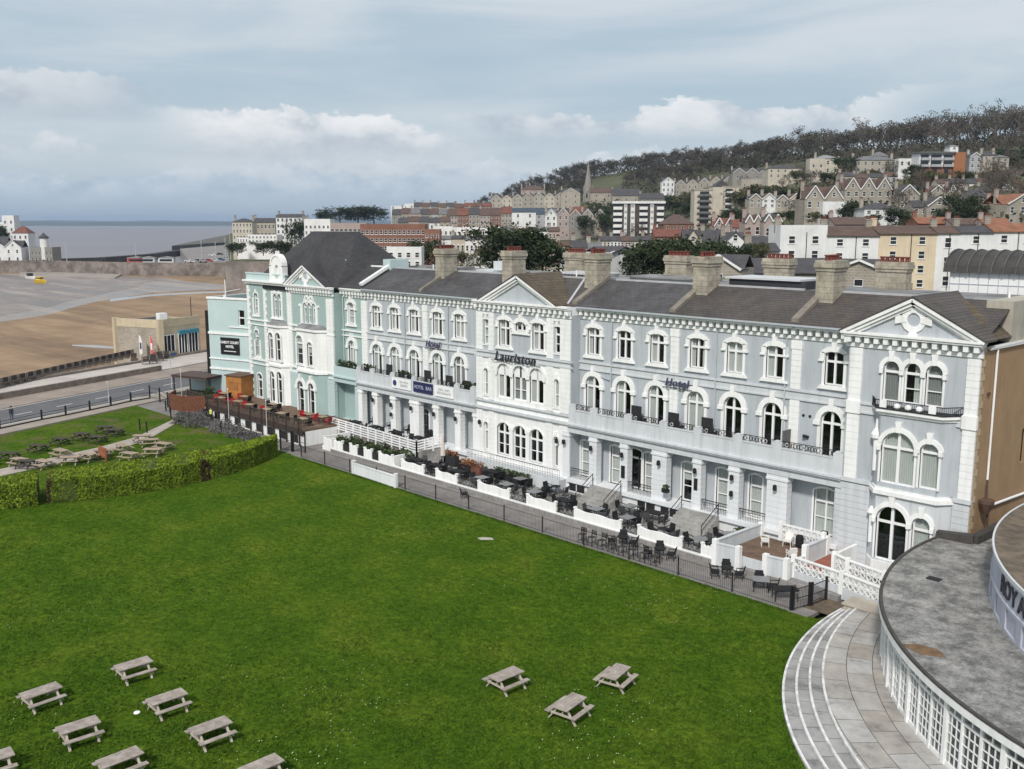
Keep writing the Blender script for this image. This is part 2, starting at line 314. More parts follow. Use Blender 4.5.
def wmeshes(w, h, rise, trans, mull, style, blank, sash):
    key = (w, h, rise, trans, mull, style, blank, sash)
    if key in WCACHE: return WCACHE[key]
    f = MB(); t = 0.085; zs = h - rise
    yb, yf = 0.24, 0.13
    f.box(-w/2, -w/2+t, yf, yb, 0, zs); f.box(w/2-t, w/2, yf, yb, 0, zs); f.box(-w/2+t, w/2-t, yf-.01, yb, 0, 0.1)
    ring(f, -w/2+t, w/2-t, zs, max(rise-t*.6, 0.021), -w/2, w/2, zs, max(rise, .09), yf, yb)
    if mull: f.box(-mull/2, mull/2, yf-0.03, yb, 0.1, h-0.06)
    if trans: f.box(-w/2+t, w/2-t, yf-0.035, yb+.005, trans-0.075, trans+0.075)
    if sash:
        for z in sash: f.box(-w/2+t, w/2-t, yf+0.015, yb-.01, z-0.03, z+0.03)
    if blank: f.prism(opening(0, blank, w-2*t-.01, h-blank-t*.6, max(rise-t*.6, .021)), 0.10, 0.18)
    g = MB(); g.poly([(x, 0.2, z) for x, z in opening(0, 0.05, w-0.06, (blank or h)-0.08-(0.05 if not blank else 0), max(rise-.05, .02) if not blank else 0)])
    s = None
    if style:
        s = MB()
        if style == 'hood':           # segmental hood with ears, keystone and splayed sill
            b = 0.20
            s.box(-w/2-b, -w/2, -0.05, 0.10, 0.0, zs-0.02); s.box(w/2, w/2+b, -0.05, 0.10, 0.0, zs-0.02)
            ring(s, -w/2, w/2, zs, max(rise, .021), -w/2-0.36, w/2+0.36, zs+0.06, rise+0.30, -0.14, 0.08)
            for q in (-1, 1):
                xa, xb = sorted((q*(w/2+.02), q*(w/2+0.36))); s.box(xa, xb, -0.14, 0.05, zs-0.42, zs+0.07)
                xa, xb = sorted((q*(w/2+.06), q*(w/2+0.46))); s.box(xa, xb, -0.17, 0.05, zs-0.56, zs-0.42)
            s.prism([(-.13, h-.02), (.13, h-.02), (.19, h+.62), (-.19, h+.62)], -0.2, 0.05)
            s.prism([(-w/2-.45, -.28), (w/2+.45, -.28), (w/2+.22, 0), (-w/2-.22, 0)], -0.2, 0.12)
        elif style == 'arch':         # round-arched ring on impost blocks with keystone
            b = 0.24
            s.box(-w/2-b, -w/2, -0.05, 0.10, 0.0, zs); s.box(w/2, w/2+b, -0.05, 0.10, 0.0, zs)
            ring(s, -w/2, w/2, zs, rise, -w/2-0.40, w/2+0.40, zs, rise+0.40, -0.14, 0.08, 14)
            for q in (-1, 1):
                xa, xb = sorted((q*(w/2+.0), q*(w/2+0.50))); s.box(xa, xb, -0.18, 0.06, zs-0.30, zs+.0)
            s.prism([(-.13, h-.02), (.13, h-.02), (.2, h+.78), (-.2, h+.78)], -0.21, 0.05)
            s.box(-w/2-.3, w/2+.3, -.16, .1, -.16, 0)
        elif style == 'archn':
            s.box(-w/2-.13, -w/2, -0.05, 0.10, 0.0, zs); s.box(w/2, w/2+.13, -0.05, 0.10, 0.0, zs)
            ring(s, -w/2, w/2, zs, rise, -w/2-0.27, w/2+0.27, zs, rise+0.30, -0.14, 0.08, 14)
            for q in (-1, 1):
                xa, xb = sorted((q*(w/2+.0), q*(w/2+0.24))); s.box(xa, xb, -0.18, 0.06, zs-0.30, zs+.0)
            s.prism([(-.13, h-.02), (.13, h-.02), (.2, h+.66), (-.2, h+.66)], -0.21, 0.05)
        elif style == 'plain':
            s.box(-w/2-.14, -w/2, -0.04, 0.1, 0, zs); s.box(w/2, w/2+.14, -0.04, 0.1, 0, zs)
            ring(s, -w/2, w/2, zs, max(rise, .021), -w/2-0.14, w/2+0.14, zs, rise+0.16, -0.06, 0.08)
            s.box(-w/2-.2, w/2+.2, -.12, .1, -.14, 0)
        elif style == 'slim':
            ring(s, -w/2, w/2, zs, max(rise, .021), -w/2-0.16, w/2+0.16, zs, rise+0.18, -0.05, 0.08)
            s.prism([(-.09, h-.02), (.09, h-.02), (.14, h+.42), (-.14, h+.42)], -0.1, 0.05)
            s.box(-w/2-.1, w/2+.1, -.08, .1, -.1, 0)
    r = (f.mesh('window', WHITEC), g.mesh('pane', GLASS, recalc=False), s.mesh('surround', WHITE) if s else None)
    WCACHE[key] = r; return r
CCACHE = {}
def curtain(w, h, kind, parent):
    key = (round(w, 2), round(h, 2), kind)
    if key not in CCACHE:
        mb = MB()
        def strip(xa, xb, z0, z1):
            n = max(3, int((xb-xa)/0.07)); y = lambda i: 0.27 + 0.03*(i % 2)
            for i in range(n):
                a = xa+(xb-xa)*i/n; b = xa+(xb-xa)*(i+1)/n
                mb.poly([(a, y(i), z0), (b, y(i+1), z0), (b, y(i+1), z1), (a, y(i), z1)])
        if kind == 'full' or kind == 'grey': strip(-w/2, w/2, 0, h)
        elif kind == 'left': strip(-w/2, -0.03, 0, h)
        elif kind == 'right': strip(0.03, w/2, 0, h)
        elif kind == 'sides': strip(-w/2, -w*.24, 0, h); strip(w*.24, w/2, 0, h)
        elif kind == 'blind': mb.poly([(-w/2, .27, h*.55), (w/2, .27, h*.55), (w/2, .27, h), (-w/2, .27, h)])
        CCACHE[key] = mb.mesh('curtain', CURTG if kind == 'grey' else CURT, recalc=False)
    return link('curtain', CCACHE[key], parent)
def window(root, x, y, z, w, h, rise, trans=0, mull=0.13, style='hood', cur=None, blank=0, sash=(), rz=0.0, name='window', dy=0.0):
    f, g, s = wmeshes(w, h, rise, trans, mull, style, blank, tuple(sash))
    o = link(name, f, root, Vector((x, y, z)) - Vector(root.location), rz)
    link('pane', g, o)
    if s: link('surround', s, o, (0, -dy, 0))
    if cur: curtain(w-.1, (blank or h)-.1, cur, o)
    return o
def rsill(mb, x0, x1, y, z, d=.12, h=.12): mb.box(x0, x1, y-d, y+.05, z, z+h)
def blocks(mb, x0, x1, y0, y1, z0, z1, ch=0.42, gap=0.035, mi=0):    # rusticated pier: courses with recessed joints
    n = max(1, round((z1-z0)/ch)); c = (z1-z0)/n
    mb.box(x0+.025, x1-.025, y0+.03, y1, z0, z1, mi)
    for i in range(n): mb.box(x0, x1, y0, y1-.005, z0+i*c+gap/2, z0+(i+1)*c-gap/2, mi)
def modillions(mb, x0, x1, y, z, step=0.62):                            # cornice with brackets, along X
    mb.box(x0, x1, y-.10, y+.06, z-.95, z-.72); 
    n = max(2, round((x1-x0)/step))
    for i in range(n):
        xc = x0 + (x1-x0)*(i+.5)/n; mb.box(xc-.15, xc+.15, y-.42, y, z-.62, z-.22)
    mb.box(x0, x1, y-.06, y+.05, z-.72, z-.22, 1)  # frieze strip in wall colour, painting deeper shade between the brackets
    mb.box(x0, x1, y-.52, y+.05, z-.22, z-.08); mb.box(x0, x1, y-.62, y+.05, z-.08, z+.06)

# ------------------------------------------------------------------ the grey hotel
hotel = thing('grey_hotel', 'long pale blue-grey and white Victorian terrace hotel with arched windows and two pediments', 'hotel', (0, 0, 0))
YM, YB = 1.3, 0.1
XR = [-31.5, -28.2, -24.9, -21.1, -17.8, -14.5, -9.95]; XL = [-61.75, -58.65, -55.44, -51.76, -48.5]
XHID = -45.95
C2 = ['sides', None, 'left', 'sides', 'full', 'left', None]; C1 = ['left', 'left', 'left', 'full', None, None, None]
CL2 = ['sides', 'left', 'left', 'sides', 'full']; CL1 = ['left', 'full', 'left', 'left', 'grey']
PORR = [(-16.6, -14.7), (-18.95, -18.0), (-10.95, -9.2)]
# main wall, upper floors and arcade back wall
holes = []
for x in XR + XL: holes += [opening(x, 12.05, 1.36, 2.32, 0.16), opening(x, 6.45, 1.55, 3.85, 0.775, 14)]
GFW = [(-32.3, .95, 1.5, 3.1), (-28.95, 1.0, 1.5, 3.2), (-26.85, 1.25, 1.5, 3.3), (-25.5, .9, 1.5, 3.2), (-21.7, .95, 1.5, 3.1), (-18.5, 1.0, 1.5, 3.2), (-15.6, 1.05, 1.55, 3.2), (-10.05, 1.75, 1.5, 3.3),
       (-61.4, .75, 1.5, 2.9), (-58.3, .85, 1.5, 2.9), (-53.85, 1.1, 1.5, 2.9), (-51.45, .8, 1.5, 2.9), (-48.1, .8, 1.5, 2.9)]
for x, w_, z, h in GFW: holes.append(opening(x, z, w_, h, 0.12 if w_ < 1.7 else .2))
holesR = [h for h in holes if -33 < sum(p[0] for p in h)/len(h) < -8.3]; holesL = [h for h in holes if sum(p[0] for p in h)/len(h) < -44.7]
m = MB(); m.wall([(-33, .2), (-8.3, .2), (-8.3, 15.3), (-33, 15.3)], holesR, YM); m.wall([(-63.6, .2), (-44.7, .2), (-44.7, 15.3), (-63.6, 15.3)], holesL, YM)
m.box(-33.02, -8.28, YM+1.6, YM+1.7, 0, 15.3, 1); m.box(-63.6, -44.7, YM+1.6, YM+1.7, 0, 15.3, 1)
for x in (-33.0, -30, -26.5, -23.1, -19.5, -16.2, -12.6, -8.3, -63.6, -60.2, -57, -53.6, -50.1, -47.2, -44.75): m.box(x-.05, x+.05, YM+.02, YM+1.6, .3, 15.2, 1)
for z in (5.8, 11.4): m.box(-63.6, -8.3, YM+.3, YM+1.6, z, z+.12, 1)
wpart('front_wall', m, [GREYW, DARK], hotel)
m = MB(); m.box(-63.6, -.04, 12.9, 13, 0, 15.6); m.box(-63.6, -63.5, YM, 13, 0, 15.6); wpart('rear_wall', m, GREYL, hotel)
for i, x in enumerate(XR):
    window(hotel, x, YM, 12.05, 1.36, 2.32, 0.16, 1.62, .14, 'hood', C2[i]); window(hotel, x, YM, 6.45, 1.55, 3.85, .775, 2.95, .16, 'arch', C1[i])
for i, x in enumerate(XL):
    window(hotel, x, YM, 12.05, 1.36, 2.32, 0.16, 1.62, .14, 'hood', CL2[i]); window(hotel, x, YM, 6.45, 1.55, 3.85, .775, 2.95, .16, 'arch', CL1[i])
for i, (x, w_, z, h) in enumerate(GFW):
    big = w_ > 1.7
    if i in (2, 11): window(hotel, x, YM, z, w_, h, .12, 2.55, 0.0, 'plain', None)
    else: window(hotel, x, YM, z, w_, h, .2 if big else .12, 2.35, .1 if big else 0.0, 'plain', ['full', 'full', None, 'full', 'blind', 'full', 'full', 'full', None, None, 'grey', None, None][i], sash=(1.2,))
# string courses, frieze band, pilasters
m = MB()
for a, b, y in ((-33, -8.3, YM), (-63.6, -44.7, YM)):
    rsill(m, a, b, y, 11.32, .16, .14); rsill(m, a, b, y, 10.62+.1, .12, .12); m.box(a, b, y-.05, y+.05, 10.84, 11.32)
rsill(m, -44.95, -32.8, YB, 11.32, .18, .15); rsill(m, -44.95, -32.8, YB, 10.85, .14, .13); m.box(-44.7, -33, YB-.05, YB+.05, 10.98, 11.32)
rsill(m, -8.4, .1, 0, 11.32, .16, .14); rsill(m, -8.4, .1, 0, 10.72, .12, .12); m.box(-8.3, 0, -.05, .05, 10.84, 11.32)
rsill(m, -44.9, -32.8, YB, 6.75, .2, .16); rsill(m, -44.9, -32.8, YB, 6.05, .28, .22); rsill(m, -8.45, .1, 0, 6.05, .16, .25)
wpart('string_course', m, GREYL, hotel)
m = MB()
for x, y in ((-23.15, YM), (-12.75, YM), (-53.6, YM)):
    m.mark(); blocks(m, x-.38, x+.38, y-.12, y+.05, 11.47, 14.3); blocks(m, x-.38, x+.38, y-.12, y+.05, 7.2, 10.7); m.box(x-.42, x+.42, y-.16, y+.05, 14.3, 14.9)
for a, b in ((-8.15, -7.3), (-.72, .05)):
    m.mark()
    for z0, z1 in ((11.47, 14.95), (6.3, 10.7)): blocks(m, a, b, -.12, .06, z0, z1, .42)
    blocks(m, a-.06, b+.06, -.21, .06, 10.66, 11.52, .8)
wparts('pilaster', m, WHITE, hotel)
m = MB()                                       # stone quoins turning the brown corner
for i in range(36):
    z = .6 + i*.42; m.box(-.02, .05, .06, .45 + .25*(i % 2), z+.02, z+.4)
wpart('quoin', m, mat('cream_quoin', (.46, .36, .24), .8, .15), hotel)
# ---- middle bay
BX = (-44.7, -33.0)
h2 = [opening(-41.0, 12.05, 1.4, 2.4, .16), opening(-36.8, 12.05, 1.4, 2.4, .16), opening(-38.9, 13.55, 1.35, .85, .3), opening(-43.45, 12.0, .62, 2.3, .05), opening(-34.55, 12.0, .62, 2.3, .05)]
h1 = [opening(x, 7.35, 1.68, 3.15, .84, 14) for x in (-41.08, -39.03, -36.95)] + [opening(-43.5, 7.3, .55, 2.5, .27), opening(-34.6, 7.3, .55, 2.5, .27)]
h0 = [opening(x, 2.05, 1.66, 3.0, .5) for x in (-41.14, -39.07, -36.99)] + [opening(-43.55, 2.1, .55, 2.7, .27), opening(-34.65, 2.1, .55, 2.7, .27)]
m = MB(); m.wall([(BX[0], 11.3), (BX[1], 11.3), (BX[1], 15.3), (BX[0], 15.3)], h2, YB); m.wall([(BX[0], .2), (BX[1], .2), (BX[1], 11.3), (BX[0], 11.3)], h1+h0, YB, mi=1)
m.box(BX[0]-.001, BX[0]+.1, YB+.01, YM+.05, .2, 15.3, 1); m.box(BX[1]-.1, BX[1]+.001, YB+.01, YM+.05, .2, 15.3, 0)
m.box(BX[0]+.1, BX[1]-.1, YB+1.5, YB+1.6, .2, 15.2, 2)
for z in (6.1, 11.4): m.box(BX[0]+.1, BX[1]-.1, YB+.3, YB+1.5, z, z+.1, 2)
wpart('bay_wall', m, [GREYW, WHITE, DARK], hotel)
window(hotel, -41.0, YB, 12.05, 1.4, 2.4, .16, 1.62, .14, 'hood', 'sides'); window(hotel, -36.8, YB, 12.05, 1.4, 2.4, .16, 1.62, .14, 'hood', 'left')
window(hotel, -38.9, YB, 13.55, 1.35, .85, .3, 0, .14, 'hood', 'blind')
for x, z, c in ((-43.45, 12.0, 'full'), (-34.55, 12.0, None)): window(hotel, x, YB, z, .62, 2.3, .05, 1.6, 0, 'slim', c, sash=(.8,))
for x, c in ((-41.08, 'left'), (-39.03, 'grey'), (-36.95, 'left')): window(hotel, x, YB, 7.35, 1.68, 3.15, .84, 0, .2, 'archn', c, blank=2.05, sash=(.95,) if c == 'grey' else (), dy=.006 if c == 'grey' else 0)
for x in (-43.5, -34.6): window(hotel, x, YB, 7.3, .55, 2.5, .27, 0, 0, 'slim', 'full', sash=(1.1,)); window(hotel, x, YB, 2.1, .55, 2.7, .27, 1.9, 0, 'slim', 'full' if x < -40 else 'grey')
for x in (-41.14, -39.07, -36.99): window(hotel, x, YB, 2.05, 1.66, 3.0, .5, 2.05, .17, 'arch' if 0 else 'plain', None, sash=(1.0,))
m = MB()
for z0, z1 in ((11.5, 14.95), (6.95, 10.85), (1.5, 6.0)):
    for a, b in ((-44.72, -43.85), (-43.05, -42.35), (-35.75, -34.95), (-34.15, -32.98)): m.mark(); blocks(m, a, b, YB-.1, YB+.06, z0, z1, .43)
m.mark()
for a in (-43.45, -34.55):
    m.mark(); m.box(a-.41, a+.41, YB-.06, YB+.02, 14.75, 14.95); 
for x in (-40.1, -38.0): m.mark(); m.box(x-.22, x+.22, YB-.12, YB+.05, 2.05, 4.9); m.box(x-.28, x+.28, YB-.15, YB+.05, 4.5, 4.75)
m.mark(); m.box(BX[0]-.06, BX[1]+.06, YB-.16, YB+.06, .3, 1.5)
wparts('rusticated_pier', m, WHITE, hotel)
# ---- right pavilion
h2 = [opening(x, 11.72, 1.06, 2.62, .53) for x in (-5.36, -4.0, -2.64)]
m = MB(); m.wall([(-8.3, .2), (0, .2), (0, 15.3), (-8.3, 15.3)], h2 + [[(-6.0, .3), (-1.5, .3), (-1.5, 10.6), (-6.0, 10.6)]], 0.0)
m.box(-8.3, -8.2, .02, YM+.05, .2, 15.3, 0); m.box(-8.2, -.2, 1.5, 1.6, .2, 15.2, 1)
wpart('pavilion_wall', m, [GREYW, DARK], hotel)
for i, x in enumerate((-5.36, -4.0, -2.64)): window(hotel, x, 0, 11.72, 1.06, 2.62, .53, 1.92, 0, 'archn', ('grey', 'right', 'grey')[i], sash=(.95,) if i else (), dy=.006*(i == 1))
# canted bay below
BP = [(-6.25, 0.02), (-5.55, -.75), (-1.75, -.75), (-1.05, 0.02)]
m = MB()
def canted(m, z0, z1, holes, mi=0):
    m.wall([(BP[1][0], z0), (BP[2][0], z0), (BP[2][0], z1), (BP[1][0], z1)], holes, BP[1][1], mi=mi)
    for a, b in ((0, 1), (2, 3)): m.add([(*BP[a], z0), (*BP[b], z0), (*BP[b], z1), (*BP[a], z1)], [(0,1,2,3)], mi)
canted(m, .2, 6.05, [opening(-4.42, 1.5, 2.0, 3.65, .9, 14), opening(-2.5, 1.9, 1.15, 2.95, .55, 12)])
canted(m, 6.05, 11.1, [opening(-4.3, 6.6, 2.15, 3.4, 1.0, 14), opening(-2.3, 6.7, 1.15, 2.9, .4, 12)], 1)
m.box(-5.5, -1.8, .6, .7, .2, 11, 2)
wpart('canted_bay', m, [GREYL, GREYW, DARK], hotel)
window(hotel, -4.42, -.75, 1.5, 2.0, 3.65, .9, 2.55, .18, 'archn', None); window(hotel, -2.5, -.75, 1.9, 1.15, 2.95, .55, 2.1, 0, 'archn', 'full', dy=.006)
window(hotel, -4.3, -.75, 6.6, 2.15, 3.4, 1.0, 2.35, .18, 'archn', 'full'); window(hotel, -2.3, -.75, 6.7, 1.15, 2.9, .4, 2.3, 0, 'archn', 'full', dy=.006)
m = MB()
def cband(m, z0, z1, p):
    q = [(BP[0][0]-p, .02), (BP[1][0]-p*.6, BP[1][1]-p), (BP[2][0]+p*.6, BP[2][1]-p), (BP[3][0]+p, .02)]; m.prism(q, z0, z1, 'xy')
cband(m, 5.85, 6.12, .2); cband(m, 6.12, 6.3, .1); cband(m, 11.0, 11.2, .12); cband(m, 11.2, 11.4, .3); cband(m, .2, 1.4, .08)
for sgn, cx_, cy_ in ((1, -5.93, -.40),):           # niche on the left cant
    m.lathe([(.14, 7.2), (.15, 9.2), (.32, 9.35), (.34, 9.6), (.1, 10.0), (.06, 10.6)], (cx_, cy_), 10); m.lathe([(.14, 2.4), (.15, 4.2), (.3, 4.4), (.1, 4.8)], (cx_, cy_), 10)
wpart('bay_moulding', m, WHITE, hotel)
m = MB(); cband(m, 11.4, 11.46, .35)
q = [(-6.5, -.02), (-5.8, -1.05), (-1.5, -1.05), (-.8, -.02)]
for a, b in zip(q[:-1], q[1:]):
    for z in (11.55, 11.95): m.bar((*a, z), (*b, z), .05)
    n = int((Vector(b)-Vector(a)).length/.13)
    for i in range(n+1):
        p = Vector(a).lerp(Vector(b), i/n); m.bar((p.x, p.y, 11.46), (p.x, p.y, 11.95), .022)
wpart('balcony_railing', m, BLACK, hotel)
m = MB()
for x in (-5.3, -2.2): m.mark(); m.box(x-.22, x+.22, -1.1, -1.02, 11.5, 11.98)
for x in (-4.4, -3.7, -3.0): m.mark(); m.lathe([(.06, 11.5), (.2, 11.6), (.2, 11.75), (.06, 11.85)], (x, -1.06), 8)
wparts('balcony_panel', m, WHITE, hotel)
# brown end wall
m = MB(); m.wall([(.02, .2), (12.9, .2), (12.9, 15.5), (.02, 15.5)], [opening(8.6, 7.2, 1.0, 2.4, .1)], 0.0, .25, t=lambda x, z, y: (0.0 - (y if y > 0 else 0), x, z))
m.box(-.35, -.3, 8, 9.3, 7, 10, 1)
wpart('end_wall', m, [BROWNW, DARK], hotel)
m = MB(); m.box(-.1, .22, 1.0, 13, 15.5, 15.62); m.bar((.12, 1.0, 15.5), (.12, 13, 15.35), .14); m.tube([(.1, 2.3, 15.4), (.1, 2.3, 7.2)], .07, 8)
m.tube([(.14, 3.2, 5.4), (.14, 9, 5.05), (.14, 12, 4.9)], .09, 8); wpart('gutter', m, WHITE, hotel)
m = MB(); m.box(-.05, .12, 1.35, 1.65, 12.6, 12.8); m.lathe([(.18, 5.2), (.5, 5.9), (.5, 6.1)], (.35, 1.7), 8); m.tube([(.25, 1.9, 7.3), (.3, 1.9, 6.0), (.4, 2.2, 4.0)], .06, 6); wpart('hopper', m, mat('rust', (.10, .06, .045), .8), hotel)
# ---- cornices
m = MB(); modillions(m, -33, -8.3, YM, 15.95); modillions(m, -63.6, -44.7, YM, 15.95); modillions(m, -44.75, -32.95, YB, 15.98); modillions(m, -8.5, .15, 0.0, 15.98)
for x in (-33.1, -44.6): m.box(x-.1, x+.1, YB-.4, YM-.3, 15.3, 15.98)
m.box(-8.5, -8.25, -.4, YM-.4, 15.3, 15.98)
wpart('cornice', m, [WHITE, GREYW], hotel)
m = MB()
for a, b in ((-32.9, -8.5), (-63.6, -44.8)): m.mark(); m.bar((a, YM-.7, 15.98), (b, YM-.7, 15.98), .13, .11)
wparts('eaves_gutter', m, PIPE, hotel)
# ---- roofs
YR, ZR, YE, ZE = 5.2, 18.1, .72, 15.99
for a, b, mt in ((-33.2, -23.3, SLATE), (-23.3, -12.9, SLATEB), (-12.9, -.1, SLATEB), (-63.6, -54.2, SLATE), (-54.2, -44.0, SLATE), (-44.0, -33.2, SLATEB)):
    m = MB(); ye = YE if not (a < -40 < b) else .2
    m.add([(a, YE, ZE), (b, YE, ZE), (b, YR, ZR), (a, YR, ZR), (a, YE, ZE-.1), (b, YE, ZE-.1), (b, YR, ZR-.1), (a, YR, ZR-.1)], [(0,1,2,3), (7,6,5,4), (0,4,5,1), (2,6,7,3), (1,5,6,2), (3,7,4,0)])
    wpart('slate_roof', m, mt, hotel)
m = MB(); m.box(-63.6, -8, YR, 12.8, 17.6, 18.02); m.box(-8, -.5, 6.3, 12.8, 17.4, 17.98); m.add([(-63.6, 12.8, 18.0), (0, 12.8, 18.0), (0, 13.3, 15.6), (-63.6, 13.3, 15.6)], [(0,1,2,3)])
wpart('flat_roof', m, LEAD, hotel)
m = MB()
for a, b in ((-32.4, -24.4), (-63.6, -56), (-53, -46.2), (-41.5, -35.6), (-12.0, -6.2), (-22, -14.6)): m.mark(); m.box(a, b, YR-.12, YR+.1, 18.06, 18.2)
wparts('ridge_capping', m, mat('pale_lead', (.42, .42, .43), .5, .15), hotel)
m = MB()
for x in (-33.55, -23.4, -12.95, -54.2):
    w_ = .55 if x != -54.2 else .3
    m.mark(); m.add([(x-w_/2, 1.1, 16.42), (x+w_/2, 1.1, 16.42), (x+w_/2, YR+.2, 18.5), (x-w_/2, YR+.2, 18.5), (x-w_/2, 1.1, 15.95), (x+w_/2, 1.1, 15.95), (x+w_/2, YR+.2, 18.0), (x-w_/2, YR+.2, 18.0)], [(0,1,2,3), (7,6,5,4), (0,4,5,1), (2,6,7,3), (1,5,6,2), (3,7,4,0)])
wparts('party_wall_coping', m, COPING, hotel)
def pediment(x0, x1, zb, xa, za, y0, yback, roofmat, vent, wallmat, root, left=None):
    m = MB(); m.prism([(x0+.35, zb), (x1-.35, zb), (xa, za-.25)], y0, y0+.25); wpart('gable', m, wallmat, root)
    m = MB()
    for p in ((x0, zb), (x1, zb)):
        dx, dz = xa-p[0], za-p[1]; l = math.hypot(dx, dz); nx, nz = -dz/l, dx/l
        if nz < 0: nx, nz = -nx, -nz
        for off, th, yo in ((-.12, .19, .5), (-.32, .18, .36), (-.48, .14, .2)):
            q = [(p[0]+nx*off, p[1]+nz*off), (xa+nx*off, za+nz*off), (xa+nx*(off+th), za+nz*(off+th)), (p[0]+nx*(off+th), p[1]+nz*(off+th))]
            m.prism(q, y0-yo+ .002*off, y0+.1)
    wpart('pediment_moulding', m, WHITE, root)
    for k, (p, rm) in enumerate((((x0-.1, zb+.12), roofmat[0]), ((x1+.1, zb+.12), roofmat[1]))):
        m = MB(); m.add([(p[0], y0-.52, p[1]), (xa, y0-.52, za+.24), (xa, yback, za+.24), (p[0], yback if roofmat[2] else y0+1.2, p[1]),
                         (p[0], y0-.52, p[1]-.1), (xa, y0-.52, za+.12), (xa, yback, za+.12), (p[0], yback if roofmat[2] else y0+1.2, p[1]-.1)], [(0,1,2,3), (7,6,5,4), (0,4,5,1), (2,6,7,3), (1,5,6,2), (3,7,4,0)])
        wpart('gable_roof', m, rm, root)
    if vent:
        m = MB(); cz = zb+1.05
        n = 16
        for i in range(n):
            a, b = 2*PI*i/n, 2*PI*(i+1)/n
            q = [(xa+.42*math.cos(a), cz+.42*math.sin(a)), (xa+.42*math.cos(b), cz+.42*math.sin(b)), (xa+.78*math.cos(b), cz+.78*math.sin(b)), (xa+.78*math.cos(a), cz+.78*math.sin(a))]
            m.prism(q, y0-.12, y0+.05)
        for a in (0, PI/2, PI, -PI/2):
            c, s_ = math.cos(a), math.sin(a)
            P = lambda r, t: (xa + r*c - t*s_, cz + r*s_ + t*c)
            m.prism([P(.45, -.16), P(1.15, -.30), P(1.15, .30), P(.45, .16)], y0-.16, y0+.05)
        wpart('round_vent', m, WHITE, root)
        m = MB(); m.prism([(xa+.45*math.cos(2*PI*i/12), cz+.45*math.sin(2*PI*i/12)) for i in range(12)], y0-.03, y0+.02); wpart('vent_grille', m, PIPE, root)
pediment(-43.9, -34.2, 15.98, -39.0, 18.35, 0.0, 5.3, (SLATE, SLATEM, False), False, GREYW, hotel)
pediment(-8.7, .35, 15.98, -4.1, 18.3, -.1, 6.3, (SLATEB, SLATEB, False), True, GREYW, hotel)
m = MB(); m.add([(.2, -.4, 16.0), (.2, 4.25, 16.0), (-1.6, 4.25, 17.5), (-4.0, 5, 18.4), (-4.0, .5, 18.35)], [(0,1,2), (0,2,3), (0,3,4)]); wpart('hip_roof', m, SLATEM, hotel)
m = MB(); m.bar((-35.9, 5.2, 18.2), (-34.2, 1.0, 16.15), .2, .14); m.mark(); m.bar((-1.4, 6, 18.05), (.0, 7.5, 16.3), .22, .12); m.mark(); m.box(-9.9, -5.3, 6.1, 6.3, 17.95, 18.1); m.mark(); m.box(-3, -.9, 6.1, 6.3, 17.9, 18.1); wparts('valley_flashing', m, mat('pale_lead', (.42, .42, .43)), hotel)
m = MB(); m.box(-1.5, .12, 4.3, 12.6, 15.64, 18.15); wpart('end_chimney_wall', m, mat('buff_render', (.40, .37, .31), .85, .15, .7, streak=.3), hotel)
# chimneys
def chimney(root, x0, x1, y0, y1, z0, z1, pots=5, along='y'):
    m = MB(); m.box(x0, x1, y0, y1, z0, z1-.75); m.box(x0-.08, x1+.08, y0-.08, y1+.08, z0, z0+1.0)
    m.box(x0-.07, x1+.07, y0-.07, y1+.07, z1-.75, z1-.5); m.box(x0-.15, x1+.15, y0-.15, y1+.15, z1-.5, z1-.22); m.box(x0-.1, x1+.1, y0-.1, y1+.1, z1-.22, z1)
    o = wpart('chimney', m, CHIM, root)
    for i in range(pots):
        t = (i+.5)/pots
        for r in ((.28, .72) if along == 'xx' else (.5,)):
            px, py = (x0+(x1-x0)*r, y0+(y1-y0)*t) if along == 'y' else (x0+(x1-x0)*t, y0+(y1-y0)*r)
            p = MB(); p.lathe([(.17, 0), (.15, .12), (.15, .32), (.19, .34), (.19, .42), (.13, .42)], (0, 0), 8)
            link('chimney_pot', POTM if i else POTM, o, (px, py, z1-.02))
p = MB(); p.lathe([(.18, 0), (.155, .1), (.15, .30), (.2, .32), (.2, .40), (.13, .41)], (0, 0), 8); POTM = p.mesh('chimney_pot', POT)
for x0, x1 in ((-34.75, -33.35), (-23.45, -22.1), (-12.95, -11.6), (-54.9, -53.6), (-45.1, -43.8)): chimney(hotel, x0, x1, 3.7, 5.5, 16.2, 20.35, 5)
for xc in (-31.0, -20.9, -11.2, -43.3): chimney(hotel, xc-1.15, xc+1.15, 11.6, 12.6, 17.5, 20.05, 6, 'x')
# boxes on the flat roof behind the ridge
m = MB(); m.box(-21.9, -15.2, 6.4, 9.5, 17.9, 18.62, 1); m.box(-22.2, -15.6, 6.2, 9.9, 18.62, 18.76, 0); wpart('roof_dormer', m, [mat('pale_roof_edge', (.55, .56, .57), .5, .1), mat('dark_felt', (.035, .037, .042), .7, .2)], hotel)
m = MB(); m.box(-32.6, -25.3, 7.2, 10.5, 17.9, 18.25, 1); m.box(-32.9, -25.2, 7.0, 10.8, 18.25, 18.38, 0); wpart('roof_dormer', m, [LEAD, mat('pale_lead', (.42, .42, .43))], hotel)
m = MB(); m.box(-41.0, -36.2, 6.6, 10, 17.9, 18.3, 1)
for i in range(12): m.box(-41.1+i*.42, -40.8+i*.42, 6.4, 10.2, 18.3, 18.42, 0)
wpart('rooflight', m, [mat('pale_roof_edge', (.55, .56, .57)), LEAD], hotel)
m = MB(); m.box(-52.4, -49.9, 7.0, 9.6, 17.9, 18.25); m.mark(); m.box(-50.9, -49.4, 8.0, 9.5, 18.2, 19.1); wparts('roof_dormer', m, GREYL, hotel)
